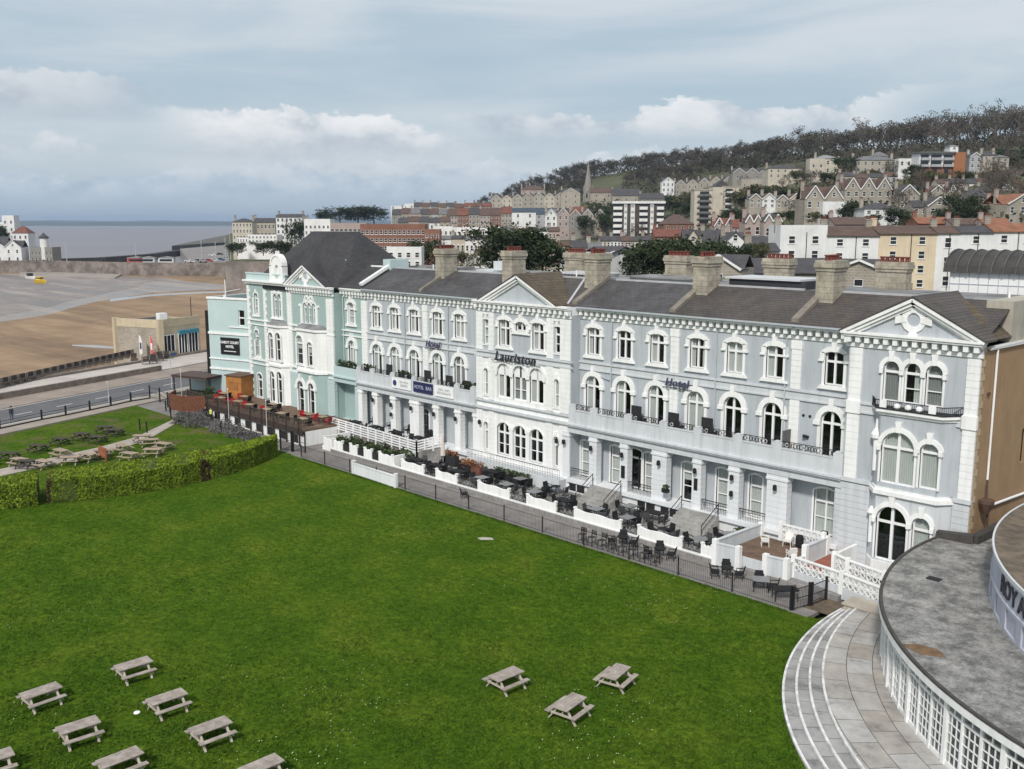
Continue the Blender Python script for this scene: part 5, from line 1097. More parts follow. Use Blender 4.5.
def mk_picnic(wt, wl, name='picnic_table'):
    def f():
        r = thing(name, None, None); L_ = 1.75
        m = MB()
        for i in range(5): y = -.34+.17*i-.075+.0; m.box(-L_/2, L_/2, y, y+.155, .71, .755)
        m.build('tabletop', wt, r)
        for s_ in (-1, 1):
            m = MB(); m.box(-L_/2, L_/2, s_*.72-.13, s_*.72-.005, .42, .46); m.box(-L_/2, L_/2, s_*.72+.005, s_*.72+.13, .42, .46); m.build('bench', wt, r)
            for x in (-.62, .62):
                m = MB(); m.bar((x, s_*.22, .70), (x, s_*.76, 0), .10, .06); m.build('leg', wl, r)
        for x in (-.68, .68):
            m = MB(); m.bar((x, -.8, .37), (x, .8, .37), .05, .10); m.bar((x, -.33, .66), (x, .33, .66), .05, .09); m.build('crossbar', wl, r)
        m = MB(); m.bar((-.64, 0, .4), (-.1, 0, .7), .05, .08); m.bar((.64, 0, .4), (.1, 0, .7), .05, .08); m.build('brace', wl, r)
        return r
    return f
def mk_arm(mt, name='rattan_chair'):
    def f():
        r = thing(name, None, None)
        m = MB(); m.box(-.27, .27, -.25, .25, .40, .46); m.box(-.25, .25, -.24, .24, .34, .40); m.build('seat', mt, r)
        m = MB(); m.add([(-.28, .22, .44), (.28, .22, .44), (.28, .28, .44), (-.28, .28, .44), (-.25, .33, .92), (.25, .33, .92), (.25, .38, .90), (-.25, .38, .90)], [(3,2,1,0),(4,5,6,7),(0,1,5,4),(1,2,6,5),(2,3,7,6),(3,0,4,7)]); m.build('backrest', mt, r)
        for s_ in (-1, 1):
            m = MB(); m.bar((s_*.29, -.24, .64), (s_*.29, .3, .68), .05, .045); m.bar((s_*.29, -.22, .64), (s_*.28, -.22, .40), .04); m.build('armrest', mt, r)
            for y in (-.22, .24): m = MB(); m.bar((s_*.25, y, .38), (s_*.27, y*1.1, 0), .04); m.build('leg', mt, r)
        return r
    return f
def mk_table(top, leg, w_, d_, h=.74, name='patio_table'):
    def f():
        r = thing(name, None, None); m = MB(); m.box(-w_/2, w_/2, -d_/2, d_/2, h-.035, h); m.build('tabletop', top, r)
        m = MB(); m.box(-w_/2+.05, w_/2-.05, -d_/2+.05, d_/2-.05, h-.1, h-.036); m.build('apron', leg, r)
        for a in (-1, 1):
            for b in (-1, 1): m = MB(); m.bar((a*(w_/2-.07), b*(d_/2-.07), h-.1), (a*(w_/2-.06), b*(d_/2-.06), 0), .05); m.build('leg', leg, r)
        return r
    return f
def mk_round(top, leg, rad, h=.73, name='round_table'):
    def f():
        r = thing(name, None, None); m = MB(); m.lathe([(rad-.02, h-.03), (rad, h-.02), (rad, h), (.01, h+.002)], (0, 0), 20); m.build('tabletop', top, r)
        m = MB(); m.lathe([(.03, .05), (.03, h-.03)], (0, 0), 8); m.build('pedestal', leg, r)
        for k in range(3): a = k*2*PI/3; m = MB(); m.bar((0, 0, .1), (.3*math.cos(a), .3*math.sin(a), .015), .04); m.build('foot', leg, r)
        return r
    return f
def mk_stool():
    r = thing('slat_back_chair', None, None); m = MB(); m.box(-.22, .22, -.2, .2, .62, .66); m.build('seat', WOODL if 0 else WOODD, r)
    m = MB()
    for z in (.78, .9, 1.02): m.box(-.22, .22, .2, .225, z, z+.07)
    m.box(-.24, -.2, .19, .23, .62, 1.1); m.box(.2, .24, .19, .23, .62, 1.1); m.build('backrest', RATT, r)
    for a in (-1, 1):
        for b in (-1, 1): m = MB(); m.bar((a*.2, b*.18, .62), (a*.23, b*.22, 0), .035); m.build('leg', RATT, r)
    for y in (-.2, .2): m = MB(); m.bar((-.21, y, .25), (.21, y, .25), .03); m.build('footrest', RATT, r)
    return r
K_PIC = Kind(mk_picnic(WOOD, WOODL)); K_PICD = Kind(mk_picnic(WOODD, WOODD)); K_PICL = Kind(mk_picnic(mat('tan_wood', (.33, .26, .19), .9, .25, 2), WOOD))
K_ARM = Kind(mk_arm(RATT)); K_ARMG = Kind(mk_arm(RATG)); K_RED = Kind(mk_arm(REDM, 'red_chair')); K_WCH = Kind(mk_arm(WPL, 'plastic_chair'))
K_SQ = Kind(mk_table(RATT, RATT, 1.5, .9)); K_GL = Kind(mk_table(GTOP, RATT, 1.0, 1.0)); K_RND = Kind(mk_round(GTOP, BLACK, .55)); K_RNDK = Kind(mk_round(RATT, BLACK, .42)); K_TAN = Kind(mk_table(TANM, WOODD, 1.3, .8, name='wooden_table')); K_ST = Kind(mk_stool)
# ------------------------------------------------------------------ picnic tables on the big lawn
PT = [(17.6, 694.2, 57.1, 681, 'left-hand picnic table of the second row back, nearest the left edge of the lawn'), (111.3, 666.4, 149.4, 655.2, 'weathered wooden picnic table farthest up the lawn in the left group'),
      (54.2, 727.9, 96.7, 714.7, 'weathered picnic table in the middle of the left group, with two tables left of it'), (143.6, 700.1, 183.1, 686.9, 'weathered picnic table just right of the small white disc in the grass'),
      (93.8, 761.6, 137.7, 744.9, 'picnic table cut by the bottom edge of the picture in the left group'), (186, 729.4, 227, 714.7, 'second rightmost picnic table of the left group on the lawn'),
      (237.3, 768.9, 275.4, 752.8, 'rightmost picnic table of the left group, at the bottom edge'), (-30, 759, 6, 748, 'picnic table mostly outside the left edge of the picture'),
      (488.3, 676.1, 513.7, 665.8, 'weathered picnic table farthest left of the three in mid lawn'), (552, 707, 574, 691.8, 'weathered picnic table nearest the viewer of the three in mid lawn'), (600, 677, 618.5, 661.8, 'weathered picnic table farthest right of the three, nearest the curved steps')]
LBL = ['weathered wooden picnic table at the far left of the lawn above the bottom row', None]
for i, (a, b, c, d, lab) in enumerate(PT):
    p, q = G(a, b, .75), G(c, d, .75); v = q-p; an = math.atan2(v.y, v.x); n_ = Vector((v.y, -v.x, 0)).normalized()
    ctr = (p+q)/2 + n_*.37; K_PIC.put((ctr.x, ctr.y, -.01), an, lab, 'picnic table', 'weathered picnic tables on the big lawn')
# ------------------------------------------------------------------ patio wall
pw = thing('patio_wall', 'long low white patio wall with wavy-topped panels and open iron gaps', 'wall', (-36, -5.6, 0))
YW = -5.62
m = MB(); m.box(-50, -14.2, YW-.12, YW+.12, 0, .36); m.box(-50, -14.2, YW-.16, YW+.14, .36, .42); wpart('plinth', m, WHITE, pw)
def panel(x0, x1, y, z0, z1, root):
    m = MB(); pts = [(x0, z0), (x1, z0), (x1, z1+.02), (x1-.18, z1+.02)]
    n = 12
    for i in range(n+1):
        t = 1-i/n; pts.append((x0+.2+(x1-x0-.4)*t, z1-.02-.1*math.sin(PI*t)-.06*math.sin(3*PI*t)))
    pts += [(x0+.18, z1+.02), (x0, z1+.02)]; m.prism(pts, y-.09, y+.09); m.box(x0-.03, x0+.2, y-.12, y+.12, z1, z1+.1); m.box(x1-.2, x1+.03, y-.12, y+.12, z1, z1+.1); wpart('panel', m, WHITE, root)
PNL = [(-48.9, -45.6), (-43.9, -41.0), (-38.3, -34.4), (-32.4, -29.1), (-27.2, -22.5), (-20.95, -17.0), (-15.4, -14.4)]
for a, b in PNL: panel(a, b, YW, .42, 1.22, pw)
for (a, b), (c, d) in zip(PNL[:-1], PNL[1:]):
    m = MB(); m.bar((b, YW, 1.0), (c, YW, 1.0), .035); m.bar((b, YW, .5), (c, YW, .5), .035); k = max(2, int((c-b)/.4))
    for i in range(k):
        xa, xb = b+(c-b)*i/k, b+(c-b)*(i+1)/k; m.bar((xa, YW, .5), (xb, YW, 1.0), .022); m.bar((xa, YW, 1.0), (xb, YW, .5), .022)
    wpart('grille', m, BLACK, pw)
# step of white walls at the left garden
gw = thing('garden_wall', 'white stepped garden wall of short panels with dark gaps beside the left lawn gate', 'wall', (-57, -5.6, 0))
m = MB(); m.box(-62.0, -50, YW-.1, YW+.1, 0, .45); wpart('plinth', m, WHITE, gw)
for a, b in ((-61.8, -60.2), (-60.0, -58.4), (-57.2, -55.9), (-54.8, -53.5), (-52.4, -50.2)): panel(a, b, YW, .45, 1.35, gw)
m = MB(); m.box(-61.8, -61.6, YW, -2.5, 0, 1.4); m.box(-50.3, -50.1, YW, -3.0, 0, 1.3); wpart('side_wall', m, WHITE, gw)
for a, b in ((-58.4, -57.2), (-55.9, -54.8), (-53.5, -52.4)):
    m = MB(); m.box(a, b, YW-.02, YW+.02, .45, 1.15); wpart('gap_screen', m, DSCR, gw)
# white close-boarded panels on the path by the left gate
sw = thing('white_screen', 'white rendered wall with sloping scalloped top standing between path and left garden', 'wall', (-55, -7.2, 0))
m = MB(); p0, p1 = G(354, 474, 0), G(396, 488, 0)
m.bar((p0.x, p0.y, .5), (p1.x, p1.y, .5), .16, 1.0); m.bar((p0.x, p0.y, 1.05), (p1.x, p1.y, 1.05), .24, .1); m.box(p0.x-.15, p0.x+.15, p0.y-.15, p0.y+.15, 0, 1.3); m.box(p1.x-.15, p1.x+.15, p1.y-.15, p1.y+.15, 0, 1.3); wpart('panel', m, GREYC, sw)
# raised terrace and white ranch rail in front of the left arcade
rt_ = thing('ranch_rail', 'white five-bar timber railing edging the raised terrace before the left arcade', 'railing', (-58, -2, 0))
ra, rb, rc = Vector((-65.3, -2.3, 1.15)), Vector((-50.6, -2.5, .95)), Vector((-49.6, -.2, 1.35))
for a, b, n_ in ((ra, rb, 11), (rb, rc, 3)):
    for i in range(n_+1):
        p = a.lerp(b, i/n_); m = MB(); m.box(p.x-.06, p.x+.06, p.y-.06, p.y+.06, .2, p.z+1.25); wpart('post', m, WHITEC, rt_)
    for k in range(5): m = MB(); z = .2+k*.25; m.bar((a.x, a.y-.02, a.z+z), (b.x, b.y-.02, b.z+z), .05, .13); wpart('rail', m, WHITEC, rt_)
m = MB(); m.box(-65.2, -50, -2.3, -.32, .1, 1.3); struct(m.build('raised_terrace', PAVE))
m = MB()
for i in range(5): m.box(-50, -48.0, -.9-.33*i+.0, -.3, .3, 1.3-.2*i+.001*i)
struct(m.build('terrace_steps', PAVE))
# ------------------------------------------------------------------ black railing along the lawn
YF = -9.29
fn = thing('iron_fence', 'thin black iron railing with evenly spaced posts along the lawn edge', 'fence', (-33, YF, 0))
xs = [-60.3 + i*4.15 for i in range(14)] + [-6.4]
for i, (a, b) in enumerate(zip(xs[:-1], xs[1:])):
    m = MB(); m.box(a-.035, a+.035, YF-.035, YF+.035, .05, 1.35); wpart('post', m, BLACK, fn)
    m = MB(); m.bar((a, YF, 1.2), (b, YF, 1.2), .03, .02); m.bar((a, YF, .2), (b, YF, .2), .03, .02); n_ = int((b-a)/(.14)); 
    for k in range(1, n_): x = a+(b-a)*k/n_; m.bar((x, YF, .1), (x, YF, 1.28), .010)
    wpart('rail_panel', m, BLACK, fn)
m = MB(); m.box(-6.45, -6.35, YF-.05, YF+.05, 0, 1.6); wpart('post', m, BLACK, fn)
def gate(loc, rz, w_, h, lab):
    g = thing('iron_gate', lab, 'gate', loc, rz); m = MB(); m.box(-.06, .06, -.06, .06, 0, h+.2); m.build('gate_post', BLACK, g); m = MB(); m.box(w_-.06, w_+.06, -.06, .06, 0, h+.2); m.build('gate_post', BLACK, g)
    m = MB()
    for z in (.15, h*.55, h): m.bar((0, 0, z), (w_, 0, z), .04)
    for k in range(1, int(w_/.13)): m.bar((k*.13, 0, .12), (k*.13, 0, h), .016)
    m.build('gate_leaf', BLACK, g)
gate((-6.3, -9.2, 0), math.radians(78), 1.4, 1.35, 'black iron gate at the right end of the path near the curved steps')
gate((-5.9, -7.7, 0), math.radians(85), 1.5, 1.35, 'second black iron gate leaf beyond the first, beside the white fretwork wall')
gate((-64.8, -8.9, 0), math.radians(12), 1.6, 2.0, 'tall black iron gate between the hedge end and the left garden')
gate((-63.2, -8.4, 0), math.radians(20), 1.5, 1.9, 'black iron gate leaf standing next to the white garden wall')
# ------------------------------------------------------------------ fretwork walls and deck at the right
FRET = brickmat('pierced_block', (.62, .63, .65), (.55, .57, .6), (.09, .09, .1), .3, .3, .8, 'xz', .05, .05)
def fret(lab, pts, z0, h, base):
    o = thing('fretwork_wall', lab, 'wall', (pts[0][0], pts[0][1], 0))
    for a, b in zip(pts[:-1], pts[1:]):
        A, B = Vector((*a, 0)), Vector((*b, 0)); m = MB(); m.bar(A+Vector((0, 0, z0/2)), B+Vector((0, 0, z0/2)), .16, z0); wpart('base_wall', m, GREYL, o)
        zz = z0; L_ = (B-A).length; n_ = max(2, int(L_/.42)); m = MB()
        for i in range(n_):
            for k in range(2):
                c0 = A.lerp(B, (i+.5)/n_) + Vector((0, 0, zz+h*(k+.5)/2)); t = (B-A).normalized(); rr = min(L_/n_, h/2)*.42
                for q in range(8):
                    a0_, a1_ = q*PI/4, (q+1)*PI/4; m.bar(c0+t*rr*math.cos(a0_)+Vector((0, 0, rr*math.sin(a0_))), c0+t*rr*math.cos(a1_)+Vector((0, 0, rr*math.sin(a1_))), .07)
        m.bar(A+Vector((0, 0, zz+h/2)), B+Vector((0, 0, zz+h/2)), .09, .05); wpart('pierced_block', m, WHITE, o)
        m = MB(); m.bar(A+Vector((0, 0, zz+h+.04)), B+Vector((0, 0, zz+h+.04)), .22, .09); wpart('coping', m, WHITE, o)
    for p in pts: m = MB(); m.box(p[0]-.14, p[0]+.14, p[1]-.14, p[1]+.14, 0, z0+h+.2); wpart('pier', m, WHITE, o)
fret('white fretwork block wall on blue-grey base between black gate and curved steps', [(-8.9, -4.7), (-5.3, -5.2), (-2.3, -5.9)], .75, .85, 1)
fret('upper white fretwork wall beside the ramp to the right pavilion', [(-7.1, -2.75), (-5.9, -3.3), (-3.2, -3.9)], 1.0, .8, 1)
fret('white fretwork balustrade at the back of the brown timber deck', [(-12.2, -.7), (-9.0, -.75)], 1.5, .7, 1)
PIERS = set()
dk = thing('timber_deck', 'raised brown timber deck with white walls and white plastic chairs', 'deck', (-11, -3.5, 0))
m = MB()
for i in range(24): m.box(-13.7+i*.2, -13.52+i*.2, -5.3, -.8, 1.0, 1.06)
wpart('boards', m, mat('brown_decking', (.15, .10, .07), .9, .35, 1.5), dk); m = MB(); m.box(-13.75, -8.9, -5.35, -.75, .1, 1.0); wpart('base', m, GREYL, dk)
for i, (a, b, z) in enumerate(((( -14.1, -5.9), (-14.0, -.4), 1.75), ((-14.1, -5.9), (-12.4, -5.7), 1.6), ((-10.4, -5.6), (-9.0, -5.4), 1.55), ((-8.95, -3.2), (-8.9, -.5), 1.95), ((-9.0, -5.4), (-8.95, -3.2), 1.3))):
    m = MB(); m.bar((*a, z/2+.05), (*b, z/2+.05), .18, z-.1); m.bar((*a, z+.03), (*b, z+.03), .26, .08); o = wpart('side_wall', m, GREYL, dk)
    for p in (a, b):
        if p in PIERS: continue
        PIERS.add(p); mm_ = MB(); mm_.box(p[0]-.17, p[0]+.17, p[1]-.17, p[1]+.17, .1, z+.15); wpart('pier', mm_, WHITE, dk)
m = MB(); m.box(-8.8, -7.3, -4.2, -.2, .1, .8); m.box(-8.7, -7.4, -4.1, -.3, .8, .83, 1); wpart('ramp', m, [GREYL, mat('terracotta_tile', (.28, .10, .07), .8, .2)], dk)
m = MB(); m.box(-7.1, -6.9, -3.2, -.1, .1, 1.9); wpart('side_wall', m, WHITE, dk)
m = MB(); m.box(-4.0, -1.0, -7.4, -6.1, 0, .62); m.box(-4.1, -.9, -7.5, -6.0, .62, .72); tag(m.build('planter_wall', mat('buff_stone', (.40, .36, .30), .9, .2, 1)), 'low buff stone planter wall at the top end of the curved steps', 'planter')
m = MB(); m.box(-6.2, -4.1, -8.2, -6.0, 0, .06)
tag(m.build('soil', mat('bare_soil', (.11, .085, .06), .95, .4, 2)), None, None, kind='structure')
for (x, y, rz, lab) in ((-12.3, -2.6, 2.2, 'white plastic chair standing alone near the left wall of the timber deck'), (-11.2, -1.5, .2, 'white plastic chair at the back of the timber deck beside the fretwork'), (-9.6, -3.8, 4.0, 'white plastic chair by the right-hand wall of the timber deck')): K_WCH.put((x, y, 1.06), rz, lab, 'chair', 'white plastic chairs on the timber deck')
m = MB(); m.lathe([(.2, 0), (.26, .1), (.27, .75), (.22, .85)], (0, 0), 12); o = m.build('waste_bin', RATT, None, (-10.5, -1.2, 1.06)); tag(o, 'dark round bin at the back of the timber deck', 'bin')
m = MB(); m.lathe([(.2, 0), (.28, .5), (.2, .6)], (0, 0), 10); o = m.build('black_bag', RATT, None, (-9.5, .3, 1.5)); tag(o, 'black bag left on the porch floor by the right-hand door', 'bag')
STEPM = mat('worn_step_stone', (.33, .32, .305), .85, .25, 1.5, dirt=(.16, .155, .145))
# entrance steps
for x0, x1, lab in ((-21.0, -17.6, 'flight of grey entrance steps between black handrails, right of the wide column'), (-30.0, -26.9, 'flight of grey entrance steps with black handrails, nearer the middle bay')):
    st = thing('entrance_steps', lab, 'steps', ((x0+x1)/2, -1.5, 0))
    for i in range(6): m = MB(); m.box(x0, x1, -.3-.36*(6-i), -.3-.36*(5-i)-.002, .1, .3+.2*(i+1)-.01); wpart('step', m, STEPM, st)
    for x in (x0+.05, x1-.05):
        m = MB(); m.bar((x, -2.5, 1.2), (x, -.35, 2.45), .045); m.bar((x, -2.45, .3), (x, -2.45, 1.22), .04); m.bar((x, -.4, 1.4), (x, -.4, 2.42), .04); m.bar((x, -2.5, .8), (x, -.35, 2.0), .03); wpart('handrail', m, BLACK, st)
bt = thing('bay_railing', 'thin black railing along the raised terrace under the middle bay', 'railing', (-39, -.9, 0))
m = MB(); m.box(-45, -33.2, -1.0, .1, .3, 1.35); wpart('terrace_base', m, GREYL, bt)
m = MB(); m.bar((-45, -.95, 2.2), (-33.2, -.95, 2.2), .035); m.bar((-45, -.95, 1.8), (-33.2, -.95, 1.8), .02)
for i in range(60): m.bar((-45+i*.2, -.95, 1.35), (-45+i*.2, -.95, 2.2), .016)
wpart('rail', m, BLACK, bt)
# ------------------------------------------------------------------ patio tables and chairs
ORD = ['first', 'second', 'third', 'fourth', 'fifth', 'sixth', 'seventh', 'eighth', 'ninth', 'tenth', 'eleventh', 'twelfth']
SIDES = [((0, -.72), PI, 'lawn side'), ((0, .72), 0, 'hotel side'), ((-.85, 0), PI/2, 'left side'), ((.85, 0), -PI/2, 'right side')]
def setting(x, y, kt, kc, word, nth, row, sides=(0, 1, 2, 3), z=.3):
    kt.put((x, y, z), R.uniform(-.1, .1), f'{ORD[nth]} {word} from the left in the {row} row of the patio', 'table', 'patio tables')
    for s_ in sides:
        (dx, dy), a, nm = SIDES[s_]; K = kc
        if K is K_ARM and R.random() < .25: K = K_ARMG
        cl = 'charcoal' if K is K_ARM else 'grey'
        K.put((x+dx*R.uniform(.95, 1.15), y+dy*R.uniform(.95, 1.15), z), a+R.uniform(-.25, .25), f'{cl} woven armchair on {nm} of the {ORD[nth]} table, {row} patio row', 'chair', 'woven patio armchairs')
fr = [(-48.6, K_SQ, 'black table'), (-45.6, K_SQ, 'black table'), (-42.6, K_SQ, 'black table'), (-39.5, K_GL, 'grey-topped table'), (-36.4, K_GL, 'grey-topped table'), (-33.1, K_GL, 'grey-topped table'), (-29.7, K_SQ, 'black table'), (-26.3, K_GL, 'grey-topped table'), (-23.2, K_GL, 'grey-topped table'), (-19.6, K_RNDK, 'round black table'), (-16.4, K_RND, 'round grey table')]
for i, (x, k, w_) in enumerate(fr): setting(x, -4.1 if i < 9 else -4.4, k, K_ARM, w_, i, 'front', (0, 1, 2, 3) if i < 9 else (1, 2, 3))
rr_ = [(-43.8, K_SQ, 'black table'), (-40.4, K_SQ, 'black table'), (-36.9, K_GL, 'grey-topped table'), (-33.0, K_RNDK, 'round black table'), (-25.0, K_GL, 'grey-topped table'), (-22.6, K_SQ, 'black table'), (-15.6, K_RND, 'round grey table')]
for i, (x, k, w_) in enumerate(rr_): setting(x, -1.9 if x < -33 or x > -20 else -1.6, k, K_ARM, w_, i, 'rear', (0, 2, 3))
for i in range(8): K_ST.put((-23.6+i*.95, -8.75, .02), R.uniform(-.12, .12), f'dark slat-back chair against the railing, {ORD[i]} of eight from the left', 'chair', 'slat-back chairs along the railing')
for i, (x, y, k, w_) in enumerate(((-21.0, -7.3, K_RNDK, 'round black'), (-17.6, -7.4, K_RNDK, 'round black'), (-12.2, -7.3, K_RNDK, 'small round'), (-9.5, -7.6, K_GL, 'square grey'), (-7.6, -7.9, K_SQ, 'black rectangular'))):
    pl = ['below the middle of the white wall', 'near the end of the white wall', 'below the timber deck', 'between deck and black gate', 'beside the black gate'][i]
    k.put((x, y, .02), .2*i, f'{w_} table on the path {pl}', 'table', 'tables on the path')
    for j, a in enumerate((.4, 2.2, 3.9)[:3 if i < 3 else 2 if i < 4 else 0]): K_ARM.put((x+.8*math.cos(a), y+.75*math.sin(a), .02), a-PI/2, f'charcoal armchair {("right", "left rear", "left front")[j]} of the {w_} table {pl}', 'chair', 'armchairs on the path')
K_ARM.put((-38.2, -7.3, .02), 2.6, 'black armchair standing alone on the path below the middle bay', 'chair'); 
# parasol, planters, pergola table
ps = thing('closed_parasol', 'closed cream parasol standing among the dark patio tables', 'parasol', (G(443, 463, .3)))
m = MB(); m.lathe([(.03, 0), (.03, 2.9)], (0, 0), 8); m.build('pole', WHITEC, ps); m = MB(); m.lathe([(.26, .75), (.24, 1.0), (.17, 1.7), (.12, 2.3), (.05, 2.75), (.01, 2.8)], (0, 0), 10); m.build('canopy', mat('cream_canvas', (.62, .54, .47), .9, .1, 4), ps); m = MB(); m.lathe([(.3, 0), (.3, .08), (.05, .12)], (0, 0), 12); m.build('base', BLACK, ps)
def planter(lab, x, y, z, w_, d_, h, n_, fm, matl, fl=.3, cat='planter'):
    t = thing('planter', lab, cat, (x, y, z)); m = MB(); m.box(-w_/2, w_/2, -d_/2, d_/2, 0, h); m.build('trough', matl, t); leafbox('foliage', -w_/2, w_/2, -d_/2, d_/2, h-.05, h+fl, n_, .16, fm, t)
GRNF = mat('shrub_leaf', (.045, .07, .022), .9, .5, 4); FLOW = mat('red_leaf', (.22, .09, .035), .9, .5, 5); GREYF = mat('grey_lavender', (.125, .12, .118), .95, .4, 3)
planter('brown timber trough of green and russet plants below the middle bay', -43.3, -1.9, .3, 2.8, .6, .75, 260, FLOW, mat('trough_brown', (.14, .06, .04), .85, .3), .45)
planter('dark leafy plants in a trough at the foot of the bay railing', -38.5, -1.35, .3, 4.5, .4, .5, 400, GRNF, DSCR, .5)
planter('plants growing by the basement windows left of the timber deck', -15.2, -.9, .3, 1.2, .6, .3, 120, GRNF, GREYL, .6)
planter('pot of dark plants on the wide column right of the steps', -22.4, -.5, 2.4, .5, .4, .2, 70, FOL, DSCR, .4)
planter('row of dark plants on a high stand by the left arcade end', -46.6, -1.4, .3, 1.4, .5, 1.0, 120, FLOW, DSCR, .4)
def shrub(name, lab, x, y, z, rx, ry, rz, n_, sz, matl, group=None):
    t = thing(name, lab, 'shrub', (x, y, z), 0, group); m = MB()
    for i in range(n_):
        a, b = R.uniform(0, 2*PI), R.uniform(-.2, 1); q = math.sqrt(max(0, 1-b*b)); k = R.uniform(.55, 1.05)*(1+.22*noise.noise(Vector((a*2, b*3, x))))
        leaf(m, Vector((rx*q*math.cos(a)*k, ry*q*math.sin(a)*k, rz*max(0, b)*k+.1)), sz*R.uniform(.6, 1.4))
    m.build('foliage', matl, t, recalc=False); m = MB()
    for i in range(4): m.bar((0, 0, 0), (R.uniform(-.5, .5)*rx, R.uniform(-.5, .5)*ry, rz*.7), .05)
    m.build('stem', WOODD, t); return t
for i in range(9):
    shrub('garden_shrub', f'dark green garden shrub behind the white panels, {ORD[i]} from the left', -61.0+i*1.35, -3.9+.3*(i % 2), .3, .9, .8, .95+.25*((i*7) % 3)/2, 260, .2, [GRNF, FOL][i % 2], 'shrubs in the left garden')
for i, (u, v, s_) in enumerate(((183, 423, 1.3), (197, 426, 1.6), (222, 431, 1.5), (238, 436, 1.3), (252, 441, 1.1), (205, 420, 1.2))):
    g = G(u, v, 0); shrub('lavender_bush', f'round grey-brown bush below the timber terrace, {["behind the path end", "large, nearest the two people", "right of the two people", "middle of the right-hand row", "rightmost before the hedge", "small, right beside the two people"][i]}', g.x, g.y, 0, s_, s_, s_*.95, 1100, .12, GREYF, 'grey bushes below the terrace')
# ------------------------------------------------------------------ teal hotel's timber terrace
td = thing('timber_terrace', 'dark brown raised timber terrace with black railing before the teal hotel', 'terrace', (-74, -6.4, 0))
m = MB(); m.box(-90, -64.3, -6.5, .05, 1.55, 1.75); wpart('deck_boards', m, mat('brown_decking', (.15, .10, .07)), td)
m = MB(); m.box(-90, -64.3, -6.62, -6.5, 1.2, 1.8); wpart('fascia_board', m, mat('dark_brown_board', (.045, .03, .025), .8, .25), td)
m = MB(); m.box(-90, -64.3, -6.4, -6.2, 0, 1.2); m.box(-64.5, -64.3, -6.2, .0, 0, 1.55); wpart('base_wall', m, WHITE, td)
for i in range(9):
    m = MB(); m.box(-86+i*2.4, -84.7+i*2.4, -6.45, -6.38, .2, 1.05); wpart('basement_window', m, DARK, td)
m = MB(); m.bar((-90, -6.55, 2.75), (-64.3, -6.55, 2.75), .09, .06)
for i in range(103): m.bar((-90+i*.25, -6.55, 1.8), (-90+i*.25, -6.55, 2.75), .045)
wpart('railing', m, WOODD, td)
for i in range(11): m = MB(); x = -90+i*2.5; m.box(x-.06, x+.06, -6.62, -6.5, .0, 2.95); wpart('post', m, WOODD, td)
m = MB(); m.bar((-64.3, -6.55, 2.7), (-64.3, -2.5, 2.7), .08); m.mark(); m.bar((-64.3, -6.55, 2.2), (-64.3, -2.5, 2.2), .05); wparts('end_rail', m, WOODD, td)
tabs = [(-86.8, -3.4), (-84.2, -5.2), (-83.0, -2.8), (-80.6, -4.9), (-77.8, -5.0), (-76.2, -2.9), (-74.0, -5.0), (-70.8, -5.1), (-68.4, -3.2), (-66.6, -5.0), (-65.8, -3.0)]
for i, (x, y) in enumerate(tabs):
    K_TAN.put((x, y, 1.75), R.uniform(-.2, .2), f'wooden table on the timber terrace, {ORD[i]} from the seaward end', 'table', 'wooden tables on the timber terrace')
    for j, (dx, a) in enumerate(((-.95, PI/2), (.95, -PI/2))):
        red = i in (1, 3, 8, 10) or (j == 0 and i % 2 == 0)
        (K_RED if red else K_ARM).put((x+dx, y+R.uniform(-.15, .15), 1.75), a+R.uniform(-.3, .3), f'{"red" if red else "charcoal"} chair at the {("left", "right")[j]} of the {ORD[i]} terrace table from the sea', 'chair', 'chairs on the timber terrace')
ks = thing('timber_kiosk', 'orange-brown horizontally boarded timber kiosk on the terrace corner', 'kiosk', (G(236, 397, 1.75)+Vector((.2, .6, 0))), .30)
m = MB()
for i in range(12): m.box(-1.25, 1.25, -1.2, 1.2, .0+i*.225, .2+i*.225); 
m.box(-1.2, 1.2, -1.15, 1.15, 0, 2.7); m.build('wall', mat('orange_board', (.42, .18, .05), .7, .2, 1.5), ks); m = MB(); m.box(-1.4, 1.4, -1.35, 1.35, 2.7, 2.82); m.build('roof', mat('brown_roof_board', (.12, .07, .05), .8), ks)
m = MB(); m.box(-.7, .7, -1.26, -1.2, 1.1, 2.0); m.build('serving_hatch', mat('hatch_board', (.30, .13, .04), .8), ks)
cp = thing('canopy', 'low flat dark brown canopy roof on posts at the seaward terrace corner', 'canopy', (G(203, 396, 1.2)+Vector((0, 0, 0))), .35)
m = MB(); m.box(-3.2, 2.6, -2.0, 1.6, 2.5, 2.75); m.box(-3.3, 2.7, -2.1, 1.7, 2.75, 2.82); m.build('roof', mat('brown_canopy', (.085, .058, .05), .8, .25), cp)
for x in (-3.0, -.3, 2.4):
    for y in (-1.8, 1.4): m = MB(); m.box(x-.07, x+.07, y-.07, y+.07, -1.1, 2.5); m.build('post', WOODD, cp)
m = MB(); m.box(-3.0, 2.3, 1.1, 1.3, -.5, 2.5); m.build('back_panel', TEALL, cp); m = MB(); m.box(-3.2, 2.6, -1.9, 1.5, .3, .45); m.build('floor', WOODD, cp)
